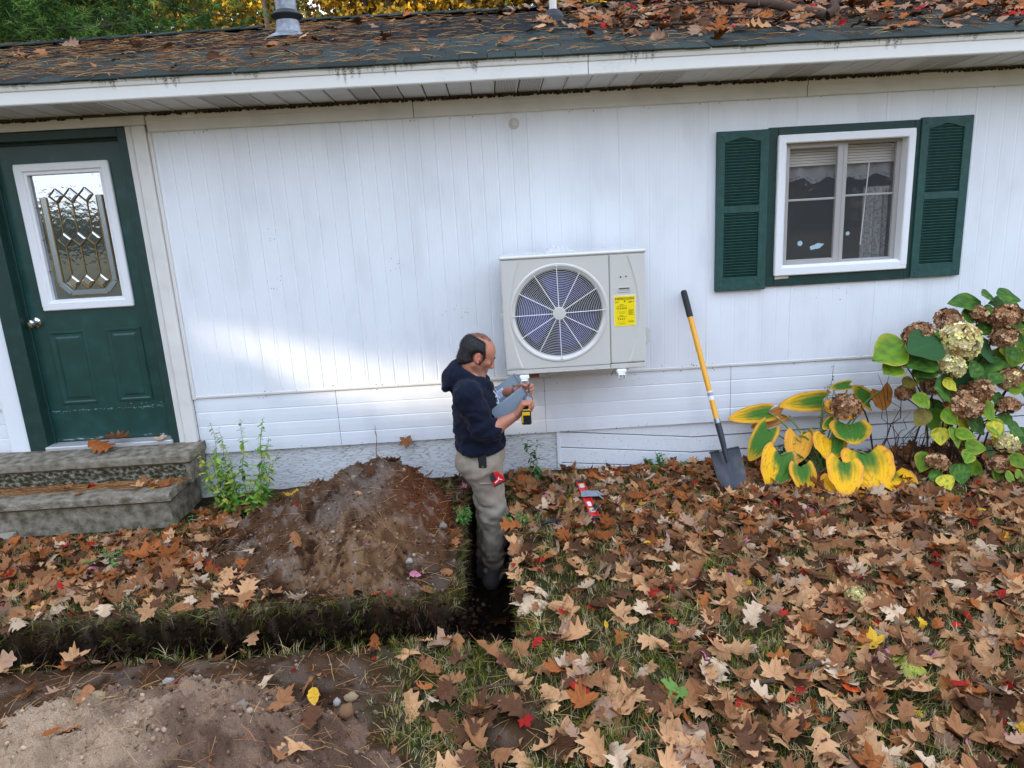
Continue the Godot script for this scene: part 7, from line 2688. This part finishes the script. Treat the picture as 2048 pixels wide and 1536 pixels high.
func build_person() -> void:
	var T := thing("person", "man in navy hoodie and khaki trousers standing in the trench, bowed over a grey box", "person", Vector3(-0.13, -0.52, 0.5))
	var skin := lin(184, 121, 94)
	var floor_y := -0.535
	var hd := Vector3(-0.117, 0.957, 0.50)
	var fw := Vector3(cos(0.50) * cos(0.20), -sin(0.50), -cos(0.50) * sin(0.20)).normalized()
	var rt := fw.cross(Vector3.UP).normalized()      # his right, towards the camera
	var up := rt.cross(fw).normalized()
	var HB := Basis(rt, up, fw)                        # head axes: x right, y up, z towards the face (left-handed on purpose: only used to place points)
	var h := func(x: float, y: float, z: float) -> Vector3: return hd + rt * x + up * y + fw * z
	var neck := Vector3(-0.180, 0.800, 0.50)
	# joints
	var shR := Vector3(-0.185, 0.745, 0.690)
	var elR := Vector3(-0.105, 0.525, 0.715)
	var wrR := Vector3(0.088, 0.612, 0.672)
	var shL := Vector3(-0.165, 0.745, 0.310)
	var elL := Vector3(-0.095, 0.640, 0.285)
	var wrL := Vector3(0.112, 0.718, 0.500)
	var body := MB.new()
	var plain_skin := func(p: Vector3) -> Color:
		return skin * (0.93 + 0.12 * noise.get_noise_3dv(p * 18.0))
	# body under the clothes, one surface from neck to soles
	var F := Field.new(Vector3(-0.36, -0.56, 0.18), Vector3(0.16, 0.86, 0.82), 0.011)
	F.bone(neck + Vector3(0.02, 0.06, 0), neck, 0.056, 0.062, 0.03)
	F.bone(neck, Vector3(-0.16, 0.62, 0.5), 0.07, 0.11, 0.05)
	F.ell(Vector3(-0.155, 0.64, 0.5), Basis(), Vector3(0.10, 0.15, 0.15), 0.05)
	F.ell(Vector3(-0.145, 0.42, 0.5), Basis(), Vector3(0.11, 0.15, 0.145), 0.06)
	F.bone(shR, elR, 0.046, 0.042, 0.03)
	F.bone(neck, shR, 0.05, 0.045, 0.04)
	F.bone(neck, shL, 0.05, 0.045, 0.04)
	F.bone(shL, elL, 0.046, 0.042, 0.03)
	F.bone(elR, elR.lerp(wrR, 0.35), 0.041, 0.0445, 0.02)
	F.bone(elR.lerp(wrR, 0.35), wrR, 0.0435, 0.0265, 0.02)
	F.bone(elL, elL.lerp(wrL, 0.35), 0.040, 0.0430, 0.02)
	F.bone(elL.lerp(wrL, 0.35), wrL, 0.0425, 0.0265, 0.02)
	for s: Array in [[0.585, -0.085, -0.118], [0.42, -0.112, -0.152]]:
		F.bone(Vector3(-0.14, 0.30, s[0]), Vector3(s[1], -0.03, s[0]), 0.075, 0.05, 0.03)
		F.bone(Vector3(s[1], -0.03, s[0]), Vector3(s[2], -0.42, s[0]), 0.05, 0.035, 0.03)
		F.bone(Vector3(s[2], -0.44, s[0]), Vector3(s[2] + 0.05, -0.49, s[0] - 0.08), 0.035, 0.028, 0.02)
	F.mesh(body, plain_skin)
	# head and neck, finer
	var G := Field.new(hd - Vector3(0.17, 0.21, 0.15), hd + Vector3(0.17, 0.16, 0.15), 0.0037)
	G.ell(h.call(0, 0.028, -0.014), HB, Vector3(0.075, 0.090, 0.098), 0.02)
	G.ell(h.call(0, 0.025, 0.030), HB, Vector3(0.066, 0.062, 0.066), 0.03)
	G.ell(h.call(0, -0.040, 0.030), HB, Vector3(0.058, 0.066, 0.060), 0.03)
	for s: float in [-1.0, 1.0]:
		G.bone(h.call(0.050 * s, -0.062, -0.004), h.call(0.012 * s, -0.108, 0.066), 0.022, 0.017, 0.02)
		G.ell(h.call(0.040 * s, -0.026, 0.064), HB, Vector3(0.022, 0.018, 0.020), 0.018)
		G.bone(h.call(0.044 * s, 0.014, 0.076), h.call(0.010 * s, 0.011, 0.093), 0.0085, 0.0095, 0.012)
	G.ell(h.call(0, -0.104, 0.072), HB, Vector3(0.020, 0.016, 0.016), 0.014)
	for s: float in [-1.0, 1.0]:
		G.ell(h.call(0.032 * s, -0.006, 0.100), HB, Vector3(0.017, 0.010, 0.013), 0.008, true)
		G.ell(h.call(0.031 * s, -0.007, 0.080), HB, Vector3(0.0135, 0.0125, 0.0125), 0.003)
	G.bone(h.call(0, 0.006, 0.094), h.call(0, -0.038, 0.113), 0.0085, 0.0120, 0.012)
	G.bone(h.call(0, -0.038, 0.113), h.call(0, -0.046, 0.102), 0.0118, 0.010, 0.006)
	for s: float in [-1.0, 1.0]:
		G.ell(h.call(0.0135 * s, -0.044, 0.106), HB, Vector3(0.008, 0.0085, 0.011), 0.006)
	G.ell(h.call(0, -0.070, 0.082), HB, Vector3(0.030, 0.024, 0.016), 0.014)
	G.bone(h.call(-0.020, -0.073, 0.090), h.call(0.020, -0.073, 0.090), 0.0062, 0.0062, 0.005)
	G.bone(h.call(-0.016, -0.084, 0.089), h.call(0.016, -0.084, 0.089), 0.0070, 0.0070, 0.005)
	G.ell(h.call(0, -0.0785, 0.100), HB, Vector3(0.024, 0.0016, 0.008), 0.003, true)
	for s: float in [-1.0, 1.0]:
		var eb := Basis(rt, 0.12 * s) * HB
		G.ell(h.call(0.076 * s, -0.018, -0.010), eb, Vector3(0.010, 0.031, 0.0185), 0.006)
		G.ell(h.call(0.086 * s, -0.014, -0.006), eb, Vector3(0.006, 0.020, 0.011), 0.004, true)
		G.ell(h.call(0.079 * s, -0.043, 0.002), eb, Vector3(0.006, 0.009, 0.008), 0.005)
		G.ell(h.call(0.082 * s, -0.020, 0.004), eb, Vector3(0.005, 0.008, 0.004), 0.003)
	G.bone(h.call(0, -0.045, -0.045), neck + Vector3(0.01, 0.0, 0), 0.056, 0.066, 0.02)
	G.bone(h.call(0, -0.08, 0.0), neck + Vector3(0.05, 0.01, 0), 0.038, 0.05, 0.02)
	var headskin := func(p: Vector3) -> Color:
		var q := p - hd
		var l := Vector3(q.dot(rt), q.dot(up), q.dot(fw))
		var c := skin * (0.95 + 0.10 * noise.get_noise_3dv(p * 22.0))
		var beard := sstep(-0.030, -0.055, l.y - 0.12 * (0.06 - absf(l.z))) * sstep(-0.02, 0.02, l.z)
		if l.y < -0.066 and l.y > -0.092 and absf(l.x) < 0.02 and l.z > 0.085:
			beard = 0.0
			c = c.lerp(lin(170, 92, 82), 0.6)
		c = c.lerp(lin(128, 96, 84), 0.50 * beard)
		c = c.lerp(lin(196, 104, 84), 0.35 * sstep(0.03, 0.0, (l - Vector3(0, -0.040, 0.115)).length()))
		if absf(l.x) > 0.070 and l.y > -0.06 and l.y < 0.02 and l.z < 0.02:
			c = c.lerp(lin(206, 104, 84), 0.45)
		return c
	G.mesh(body, headskin)
	# hands, finer still
	var fR := Vector3(0.50, 0.86, -0.05).normalized()
	var pR := Vector3(0.86, -0.50, 0.0).normalized()
	var sR := fR.cross(pR).normalized()
	var R := Field.new(wrR - Vector3(0.09, 0.09, 0.10), wrR + Vector3(0.16, 0.15, 0.10), 0.0034)
	hand(R, wrR, (wrR - elR).normalized(), fR, pR, sR, [[0.85, 1.0, 0.6], [0.95, 1.25, 0.7], [1.0, 1.3, 0.7], [1.05, 1.3, 0.7]], [0.5, 0.35, 0.8, 0.4, -0.1, 1.0])
	R.mesh(body, plain_skin)
	var fL := Vector3(0.80, 0.12, 0.50).normalized()
	var pL := Vector3(-0.53, 0.0, 0.85).normalized()
	var sL := pL.cross(fL).normalized()
	var L := Field.new(wrL - Vector3(0.09, 0.09, 0.10), wrL + Vector3(0.18, 0.13, 0.16), 0.0034)
	hand(L, wrL, (wrL - elL).normalized(), fL, pL, sL, [[0.60, 0.75, 0.45], [0.75, 0.95, 0.5], [0.95, 1.05, 0.6], [1.1, 1.1, 0.6]], [0.75, 0.35, 0.55, 0.9, -0.15, 0.35])
	L.mesh(body, plain_skin)
	var skin_m := vmat(0.5)
	skin_m.subsurf_scatter_enabled = true
	skin_m.subsurf_scatter_strength = 0.12
	obj("body", body, skin_m, T)
	# hair: a dark horseshoe round a thinning crown
	var hf := FastNoiseLite.new()
	hf.seed = 3
	hf.frequency = 1.0
	for z in G.nz:
		for y in G.ny:
			var at := (z * G.ny + y) * G.nx
			for x in G.nx:
				var o := G.v[at + x]
				if o > 0.03 or o < -0.03:
					G.v[at + x] = 0.3
					continue
				var q := G.lo + Vector3(x, y, z) * G.s - hd
				var l := Vector3(absf(q.dot(rt)), q.dot(up), q.dot(fw))
				var n := hf.get_noise_3dv(q * 60.0)
				var front := l.z - (0.034 - 0.42 * maxf(0.0, l.y - 0.004)) - 0.006 * n     # hairline at the temple
				front = maxf(front, -(l.y + 0.052 + 0.9 * maxf(0.0, -0.022 - l.z)) - 0.003 * n) if l.z < 0.028 else maxf(front, -(l.y + 0.030))
				front = maxf(front, -(l.y + 0.115))
				var bald := 1.0 - Vector3(l.x / 0.066, (l.y - 0.120) / 0.068, (l.z - 0.010) / 0.100).length()
				var ear := 0.032 - (l - Vector3(0.08, -0.020, -0.006)).length()
				var m := maxf(maxf(front, bald * 0.05 + 0.003 * n), ear if l.x > 0.05 else -1.0)
				var d := o - 0.0095 * sstep(0.002, -0.022, m) - 0.0030 * n * sstep(0.0, -0.015, m) + 0.0008
				d = maxf(d, m)
				G.v[at + x] = d
	var hair := MB.new()
	G.mesh(hair, func(p: Vector3) -> Color: return lin(30, 26, 25) * (0.8 + 0.5 * absf(noise.get_noise_3d(p.x * 90.0, p.y * 30.0, p.z * 90.0))))
	var hv := hair.v.size()
	for i in 9000:   # short hairs over it, lying back and down
		var j := rng.randi() % hv
		var p := hair.v[j]
		var nn := hair.n[j]
		var q := p - hd
		if nn.dot(q) < 0.0:
			continue
		var lie := (-fw * 0.5 - up * 0.8 + Vector3(rng.randfn(), rng.randfn(), rng.randfn()) * 0.35)
		lie = (lie - nn * lie.dot(nn) + nn * rr(0.15, 0.45)).normalized()
		var sd := lie.cross(nn).normalized() * 0.0011
		hair.col = lin(36, 31, 29) * (rr(0.4, 1.6) if i % 3 else rr(1.6, 3.6))
		p += Vector3(rng.randfn(), rng.randfn(), rng.randfn()) * 0.0015
		hair.trin(p - sd, p + sd, p + lie * rr(0.008, 0.017), nn, nn, nn)
	obj("hair", hair, vmat(0.6), T)
	# thin hair left on the crown
	var wisps := MB.new()
	for i in 900:
		var a := rr(0, TAU)
		var r := sqrt(rng.randf())
		var l := Vector3(cos(a) * 0.05 * r, 0.0, -0.02 + sin(a) * 0.075 * r)
		l.y = 0.028 + 0.092 * sqrt(maxf(0.0, 1.0 - (l.x / 0.076) ** 2 - ((l.z + 0.014) / 0.1) ** 2))
		var p: Vector3 = h.call(l.x, l.y, l.z)
		var nn := (p - hd).normalized()
		var lie := (-fw + rt * rng.randfn() * 0.4)
		lie = (lie - nn * lie.dot(nn) + nn * 0.15).normalized()
		var sd := lie.cross(nn).normalized() * 0.0005
		wisps.trin(p - sd, p + sd, p + lie * rr(0.012, 0.022), nn, nn, nn)
	obj("thin_hair", wisps, mat(srgb(50, 40, 36), 0.6), T, true)
	for s: float in [-1.0, 1.0]:
		var e := MB.new()
		e.tube(PackedVector3Array([h.call(0.014 * s, 0.015, 0.1035), h.call(0.028 * s, 0.021, 0.096), h.call(0.046 * s, 0.016, 0.082)]), PackedFloat32Array([0.004, 0.0045, 0.002]), 6)
		obj("eyebrow", e, mat(srgb(44, 34, 30), 0.9), T)
		e = MB.new()
		e.tube(PackedVector3Array([h.call(0.020 * s, -0.0125, 0.0905), h.call(0.031 * s, -0.0150, 0.0925), h.call(0.043 * s, -0.0125, 0.086)]), PackedFloat32Array([0.001, 0.0017, 0.001]), 5)
		obj("eyelashes", e, mat(srgb(34, 26, 24), 0.9), T)
	# hoodie
	var K := Field.new(Vector3(-0.40, 0.34, 0.15), Vector3(0.12, 0.95, 0.87), 0.0095)
	K.ell(Vector3(-0.162, 0.640, 0.5), Basis(Vector3.BACK, -0.10), Vector3(0.130, 0.185, 0.190), 0.05)
	K.ell(Vector3(-0.140, 0.475, 0.5), Basis(), Vector3(0.143, 0.150, 0.180), 0.06)
	K.bone(Vector3(-0.137, 0.415, 0.44), Vector3(-0.137, 0.415, 0.56), 0.141, 0.141, 0.03)
	K.bone(neck + Vector3(0, -0.03, 0), shR, 0.085, 0.078, 0.06)
	K.bone(neck + Vector3(0, -0.03, 0), shL, 0.085, 0.078, 0.06)
	K.bone(shR, shR.lerp(elR, 0.9), 0.082, 0.070, 0.035)
	K.bone(shR.lerp(elR, 0.82), elR + (wrR - elR) * 0.16, 0.069, 0.060, 0.03)
	K.bone(elR + (wrR - elR) * 0.16, elR + (wrR - elR) * 0.25, 0.063, 0.058, 0.012)
	K.bone(shL, shL.lerp(elL, 0.9), 0.080, 0.068, 0.035)
	K.bone(shL.lerp(elL, 0.9), elL + (wrL - elL) * 0.22, 0.066, 0.057, 0.03)
	# hood lying down behind the neck, open at the throat
	K.ell(Vector3(-0.262, 0.835, 0.5), Basis(Vector3.BACK, 0.55), Vector3(0.066, 0.060, 0.125), 0.02)
	K.ell(Vector3(-0.300, 0.795, 0.5), Basis(Vector3.BACK, 0.9), Vector3(0.060, 0.040, 0.110), 0.02)
	for s: float in [-1.0, 1.0]:
		var p0 := Vector3(-0.245, 0.878, 0.5 + 0.055 * s)
		var p1 := Vector3(-0.185, 0.845, 0.5 + 0.092 * s)
		var p2 := Vector3(-0.105, 0.792, 0.5 + 0.070 * s)
		var p3 := Vector3(-0.062, 0.755, 0.5 + 0.022 * s)
		K.bone(p0, p1, 0.034, 0.032, 0.02)
		K.bone(p1, p2, 0.032, 0.030, 0.02)
		K.bone(p2, p3, 0.030, 0.026, 0.02)
	K.bone(Vector3(-0.250, 0.885, 0.46), Vector3(-0.250, 0.885, 0.54), 0.032, 0.032, 0.02)
	# hollow for neck and chin
	K.ell(Vector3(-0.135, 0.872, 0.5), Basis(Vector3.BACK, -0.5), Vector3(0.075, 0.105, 0.070), 0.012, true)
	K.plane(Vector3(0.03, -1, 0), -0.388)
	var folds := FastNoiseLite.new()
	folds.seed = 6
	folds.frequency = 1.0
	folds.fractal_octaves = 2
	K.ripple(folds, Vector3(5.0, 8.0, 5.0), 0.018)
	K.ripple(folds, Vector3(10.0, 24.0, 10.0), 0.012, 0.40, 0.68)
	K.ripple(folds, Vector3(16.0, 12.0, 16.0), 0.006)
	var cloth := func(p: Vector3) -> Color:
		return lin(29, 31, 45) * (0.92 + 0.2 * fine.get_noise_3dv(p * 40.0))
	var top := MB.new()
	K.mesh(top, cloth)
	var weave := ntex(0.2, [], 5, 0, 2, 256)
	var top_m := tri_tex(vmat(0.95), null, Vector3(7, 7, 7), weave, 0.12)
	top_m.rim_enabled = true
	top_m.rim = 0.12
	var hood := obj("hoodie", top, top_m, T)
	var band := MB.new()   # ribbed hem
	for i in 96:
		var a := TAU * i / 96.0
		var r := Vector3(cos(a) * 0.147, 0, sin(a) * 0.188)
		var q := Vector3(-0.138, 0, 0.5) + r * (1.0 + 0.012 * sin(a * 48.0))
		band.tube(PackedVector3Array([q + Vector3(0, 0.378 + 0.005 * sin(a * 3.0), 0), q + r.normalized() * 0.004 + Vector3(0, 0.403, 0), q + Vector3(0, 0.432, 0)]), PackedFloat32Array([0.0068, 0.0075, 0.0060]), 5)
	obj("hem", band, mat(srgb(30, 33, 48), 0.95), hood)
	for s: float in [-1.0, 1.0]:
		var d := MB.new()
		d.tube(PackedVector3Array([Vector3(-0.052, 0.748, 0.5 + 0.035 * s), Vector3(-0.024, 0.715, 0.5 + 0.05 * s), Vector3(-0.012, 0.672, 0.5 + 0.058 * s), Vector3(-0.012, 0.640, 0.5 + 0.062 * s)]), radii(4, 0.0035, 0.0035), 6)
		obj("drawstring", d, mat(srgb(222, 222, 226), 0.8), hood)
	var pr := MB.new()   # white print on the chest
	for q: Array in [[0.615, 0.556, 0.020], [0.662, 0.572, 0.012], [0.700, 0.560, 0.010]]:
		pr.cbox(Transform3D(Basis(Vector3.UP, 0.9) * Basis(Vector3.BACK, 0.25), Vector3(-0.010 - 0.012 * (q[0] - 0.615) * 10.0, q[0], q[1])), Vector3(0.006, q[2], 0.022), 0.002)
	obj("chest_print", pr, mat(srgb(220, 222, 228), 0.8), hood)
	# trousers
	var Q := Field.new(Vector3(-0.36, floor_y - 0.02, 0.24), Vector3(0.12, 0.42, 0.76), 0.0095)
	Q.ell(Vector3(-0.140, 0.325, 0.5), Basis(), Vector3(0.150, 0.13, 0.175), 0.04)
	Q.ell(Vector3(-0.180, 0.275, 0.5), Basis(), Vector3(0.110, 0.10, 0.160), 0.05)
	Q.bone(Vector3(-0.130, 0.29, 0.585), Vector3(-0.078, -0.03, 0.585), 0.110, 0.082, 0.05)
	Q.bone(Vector3(-0.078, -0.03, 0.585), Vector3(-0.112, -0.44, 0.575), 0.080, 0.070, 0.05)
	Q.bone(Vector3(-0.135, 0.29, 0.420), Vector3(-0.112, -0.03, 0.420), 0.110, 0.082, 0.05)
	Q.bone(Vector3(-0.112, -0.03, 0.420), Vector3(-0.155, -0.44, 0.430), 0.080, 0.070, 0.05)
	Q.plane(Vector3(0, 1, 0), 0.402)
	Q.plane(Vector3(0, -1, 0), 0.468)
	Q.ripple(folds, Vector3(7.0, 9.0, 6.0), 0.011)
	Q.ripple(folds, Vector3(9.0, 15.0, 9.0), 0.012, -0.47, 0.05)
	Q.ripple(folds, Vector3(14.0, 34.0, 14.0), 0.005, -0.47, -0.25)
	Q.ripple(folds, Vector3(16.0, 20.0, 16.0), 0.006, 0.05, 0.40)
	var khaki := func(p: Vector3) -> Color:
		var c := lin(156, 143, 126) * (0.94 + 0.14 * noise.get_noise_3dv(p * 9.0))
		return c.lerp(lin(92, 76, 64), 0.55 * sstep(-0.12, -0.42, p.y + 0.06 * noise.get_noise_3dv(p * 7.0)))
	var pants := MB.new()
	Q.mesh(pants, khaki)
	var trousers := obj("trousers", pants, tri_tex(vmat(0.9), null, Vector3(9, 9, 9), weave, 0.08), T)
	var pk := mat(srgb(152, 139, 122), 0.9)
	var pocket := func(at: Vector3, size: Vector3, yaw: float, lean: float, nm: String) -> void:
		var d := MB.new()
		d.cbox(Transform3D(Basis(Vector3.UP, yaw) * Basis(Vector3.BACK, lean), at), size, 0.004)
		obj(nm, d, pk, trousers)
	pocket.call(Vector3(-0.105, 0.205, 0.687), Vector3(0.10, 0.012, 0.010), 0.05, -0.05, "pocket_flap")
	pocket.call(Vector3(-0.262, 0.300, 0.615), Vector3(0.05, 0.055, 0.012), -0.85, 0.05, "back_pocket")
	for i in 7:
		var a := -0.6 + i * 0.62
		pocket.call(Vector3(-0.140 + 0.151 * sin(a), 0.378, 0.5 + 0.176 * cos(a)), Vector3(0.014, 0.034, 0.008), a, 0.0, "belt_loop")
	# boots
	for s: Array in [[-0.100, 0.575, 0.5, "boot"], [-0.145, 0.435, 0.45, "boot"]]:
		var bf := Field.new(Vector3(s[0] - 0.14, floor_y - 0.02, s[1] - 0.24), Vector3(s[0] + 0.20, -0.36, s[1] + 0.16), 0.007)
		var d := Vector3(0.58, 0, -0.81)
		var at := Vector3(s[0], floor_y + 0.05, s[1])
		bf.bone(at - d * 0.05, at + Vector3(0, 0.12, 0), 0.050, 0.055, 0.03)
		bf.bone(at - d * 0.055, at + d * 0.11, 0.046, 0.042, 0.03)
		bf.bone(at + d * 0.10, at + d * 0.165 + Vector3(0, -0.008, 0), 0.044, 0.036, 0.03)
		bf.plane(Vector3(0, -1, 0), -floor_y)
		var bm := MB.new()
		bf.mesh(bm, func(p: Vector3) -> Color: return lin(70, 62, 58) * (0.9 + 0.3 * noise.get_noise_3dv(p * 25.0)))
		obj("boot", bm, vmat(0.8), T)
	# watch
	var wd := (wrL - elL).normalized()
	var wb := axis_basis(wd, Vector3(0.2, 1, 0.1))
	var wm := MB.new()
	wm.lathe(Transform3D(wb, wrL - wd * 0.022), PackedVector2Array([Vector2(0.0285, -0.008), Vector2(0.0305, 0.0), Vector2(0.0285, 0.008)]), 24)
	var watch := obj("watch", wm, M.steel, T)
	wm = MB.new()
	wm.lathe(Transform3D(Basis(wb.x, wb.z, -wb.y), wrL - wd * 0.022 + wb.z * 0.030), PackedVector2Array([Vector2(0.015, 0.0), Vector2(0.015, 0.006), Vector2(0.0, 0.007)]), 20)
	obj("watch_face", wm, M.steel, watch)
	build_held()

func build_held() -> void:
	# grey disconnect box held open against the chest
	var gm := mat(srgb(128, 142, 152), 0.4)
	var a := Vector3(0.17, 0.118, 0.0).normalized()
	var n := Vector3(-a.y, a.x, 0.0)
	var bs := Basis(a * 1.15, n * 1.15, Vector3.BACK * 1.1)
	var c := Vector3(0.058, 0.655, 0.535)
	var X := thing("disconnect_box", "open grey electrical disconnect box held between the man's forearms", "electrical box", c)
	var b := MB.new()
	var wall := func(o: Vector3, s: Vector3) -> void: b.cbox(Transform3D(bs, c + bs * o), s, 0.004)
	wall.call(Vector3(0, -0.035, 0), Vector3(0.205, 0.004, 0.150))
	wall.call(Vector3(0, 0.002, 0.073), Vector3(0.205, 0.074, 0.004))
	wall.call(Vector3(0.1005, 0.002, 0), Vector3(0.004, 0.074, 0.150))
	wall.call(Vector3(-0.1005, -0.005, 0), Vector3(0.004, 0.060, 0.150))
	wall.call(Vector3(0, 0.0405, 0.064), Vector3(0.205, 0.004, 0.018))
	obj("tray", b, gm, X)
	b = MB.new()
	b.cbox(Transform3D(bs * Basis(Vector3.RIGHT, -0.22), c + bs * Vector3(0.0, 0.028, -0.080)), Vector3(0.205, 0.130, 0.004), 0.0015)
	b.cbox(Transform3D(bs * Basis(Vector3.RIGHT, -0.22), c + bs * Vector3(0.1, 0.028, -0.074)), Vector3(0.004, 0.130, 0.014), 0.0015)
	var lid := obj("lid", b, gm, X)
	b = MB.new()
	b.cbox(Transform3D(bs * Basis(Vector3.RIGHT, -0.22), c + bs * Vector3(-0.020, 0.052, -0.0825)), Vector3(0.050, 0.040, 0.001))
	obj("paper_label", b, mat(srgb(206, 214, 234), 0.6), lid)
	b = MB.new()
	for i in 4:
		b.cbox(Transform3D(bs * Basis(Vector3.RIGHT, -0.22), c + bs * Vector3(-0.022, 0.064 - i * 0.008, -0.0845 + 0.0018 * i + 0.0032)), Vector3(0.036 - 0.006 * (i % 2), 0.002, 0.0006))
	obj("label_print", b, mat(srgb(120, 130, 170), 0.6), lid, true)
	b = MB.new()
	b.cbox(Transform3D(bs, c + bs * Vector3(0.045, -0.028, 0.0)), Vector3(0.05, 0.012, 0.05), 0.003)
	obj("fuse_block", b, M.black, X)
	# impact driver: nose up, battery towards the viewer
	var D := thing("impact_driver", "yellow and black cordless impact driver in the man's right hand, nose up", "power tool", Vector3(0.155, 0.66, 0.62))
	var yl := mat(srgb(240, 190, 20), 0.4)
	var ax := Vector3(0.12, 0.99, 0.02).normalized()
	var m0 := Vector3(0.156, 0.640, 0.622)
	b = MB.new()
	var db := axis_basis(ax, Vector3(0, 0, 1))
	b.lathe(Transform3D(db, m0), PackedVector2Array([Vector2(0.0, -0.030), Vector2(0.022, -0.028), Vector2(0.029, -0.018), Vector2(0.031, 0.020), Vector2(0.031, 0.036)]), 24)
	obj("motor_housing", b, yl, D)
	b = MB.new()
	b.lathe(Transform3D(db, m0), PackedVector2Array([Vector2(0.031, 0.036), Vector2(0.030, 0.056), Vector2(0.025, 0.068), Vector2(0.016, 0.074), Vector2(0.013, 0.088), Vector2(0.0, 0.089)]), 24)
	obj("gear_case", b, mat(srgb(122, 124, 130), 0.35, 0.7), D)
	b = MB.new()
	b.lathe(Transform3D(db, m0), PackedVector2Array([Vector2(0.0315, -0.016), Vector2(0.0325, -0.006), Vector2(0.0315, 0.004)]), 24)
	obj("vent_band", b, M.black, D)
	var hd := Vector3(-0.10, -0.12, 0.98).normalized()
	var hb := Basis(Vector3.UP.cross(hd).normalized(), hd.cross(Vector3.UP.cross(hd).normalized()).normalized(), hd)
	b = MB.new()
	b.cbox(Transform3D(hb, m0 + hd * 0.060), Vector3(0.030, 0.040, 0.085), 0.011)
	obj("handle", b, M.rubber, D)
	b = MB.new()
	b.cbox(Transform3D(hb, m0 + hd * 0.108), Vector3(0.052, 0.064, 0.020), 0.006)
	obj("foot", b, yl, D)
	b = MB.new()
	b.cbox(Transform3D(hb, m0 + hd * 0.135 + Vector3(0, -0.004, 0)), Vector3(0.056, 0.082, 0.036), 0.007)
	var bat := obj("battery", b, mat(srgb(34, 34, 36), 0.45), D)
	b = MB.new()
	b.cbox(Transform3D(hb, m0 + hd * 0.1545 + hb * Vector3(0.0, 0.026, 0)), Vector3(0.044, 0.018, 0.004), 0.001)
	b.cbox(Transform3D(hb, m0 + hd * 0.1545 + hb * Vector3(-0.021, -0.004, 0)), Vector3(0.006, 0.05, 0.004), 0.001)
	obj("battery_flash", b, yl, bat)
	b = MB.new()
	b.rod(m0 + ax * 0.088, m0 + ax * 0.150, 0.0042, 0.0038, 6)
	b.rod(m0 + ax * 0.105, m0 + ax * 0.128, 0.0062, 0.0062, 12)
	obj("bit", b, M.chrome, D)
	# phone holster on the belt and tape measure on the pocket
	b = MB.new()
	b.cbox(Transform3D(Basis(Vector3.RIGHT, -0.06), Vector3(-0.128, 0.352, 0.692)), Vector3(0.048, 0.092, 0.016), 0.006)
	var P := thing("phone_holster", "black phone holster hanging from the man's belt below the hoodie", "holster", Vector3(-0.128, 0.31, 0.69))
	obj("pouch", b, M.black, P)
	b = MB.new()
	b.lathe(Transform3D(Basis(Vector3.RIGHT, PI / 2 - 0.06), Vector3(-0.128, 0.318, 0.7005)), PackedVector2Array([Vector2(0.005, 0), Vector2(0.004, 0.003), Vector2(0, 0.004)]), 12)
	obj("snap", b, M.steel, P)
	var V := thing("tape_measure", "red and black tape measure clipped to the man's trouser pocket", "tape measure", Vector3(-0.05, 0.22, 0.70))
	var tb := Basis.from_euler(Vector3(0.0, 0.12, 0.42))
	var tc := Vector3(-0.048, 0.245, 0.706)
	b = MB.new()
	var poly := PackedVector2Array([Vector2(-0.038, -0.034), Vector2(0.034, -0.036), Vector2(0.038, -0.012), Vector2(0.024, 0.026), Vector2(0.004, 0.036), Vector2(-0.022, 0.032), Vector2(-0.036, 0.010)])
	b.prism(poly, Transform3D(tb, tc - tb * Vector3(0, 0, 0.016)), 0.032)
	obj("case", b, mat(srgb(206, 34, 30), 0.35), V)
	b = MB.new()
	b.prism(PackedVector2Array([Vector2(-0.0395, -0.004), Vector2(-0.006, 0.000), Vector2(-0.004, 0.037), Vector2(-0.023, 0.0335), Vector2(-0.0375, 0.011)]), Transform3D(tb, tc - tb * Vector3(0, 0, 0.0175)), 0.035)
	b.prism(PackedVector2Array([Vector2(-0.040, -0.0385), Vector2(0.040, -0.0405), Vector2(0.0405, -0.030), Vector2(-0.040, -0.028)]), Transform3D(tb, tc - tb * Vector3(0, 0, 0.0175)), 0.035)
	obj("rubber_grip", b, M.rubber, V)
	b = MB.new()   # the white mark on its side
	for q: Array in [[-0.010, -0.012, 0.030, 0.006, 0.25], [0.006, -0.002, 0.022, 0.005, 0.9], [0.014, -0.012, 0.022, 0.005, -0.7]]:
		b.cbox(Transform3D(tb * Basis(Vector3.BACK, q[4]), tc + tb * Vector3(q[0], q[1], 0.0162)), Vector3(q[2], q[3], 0.0008))
	obj("mark", b, mat(srgb(235, 228, 226), 0.5), V)
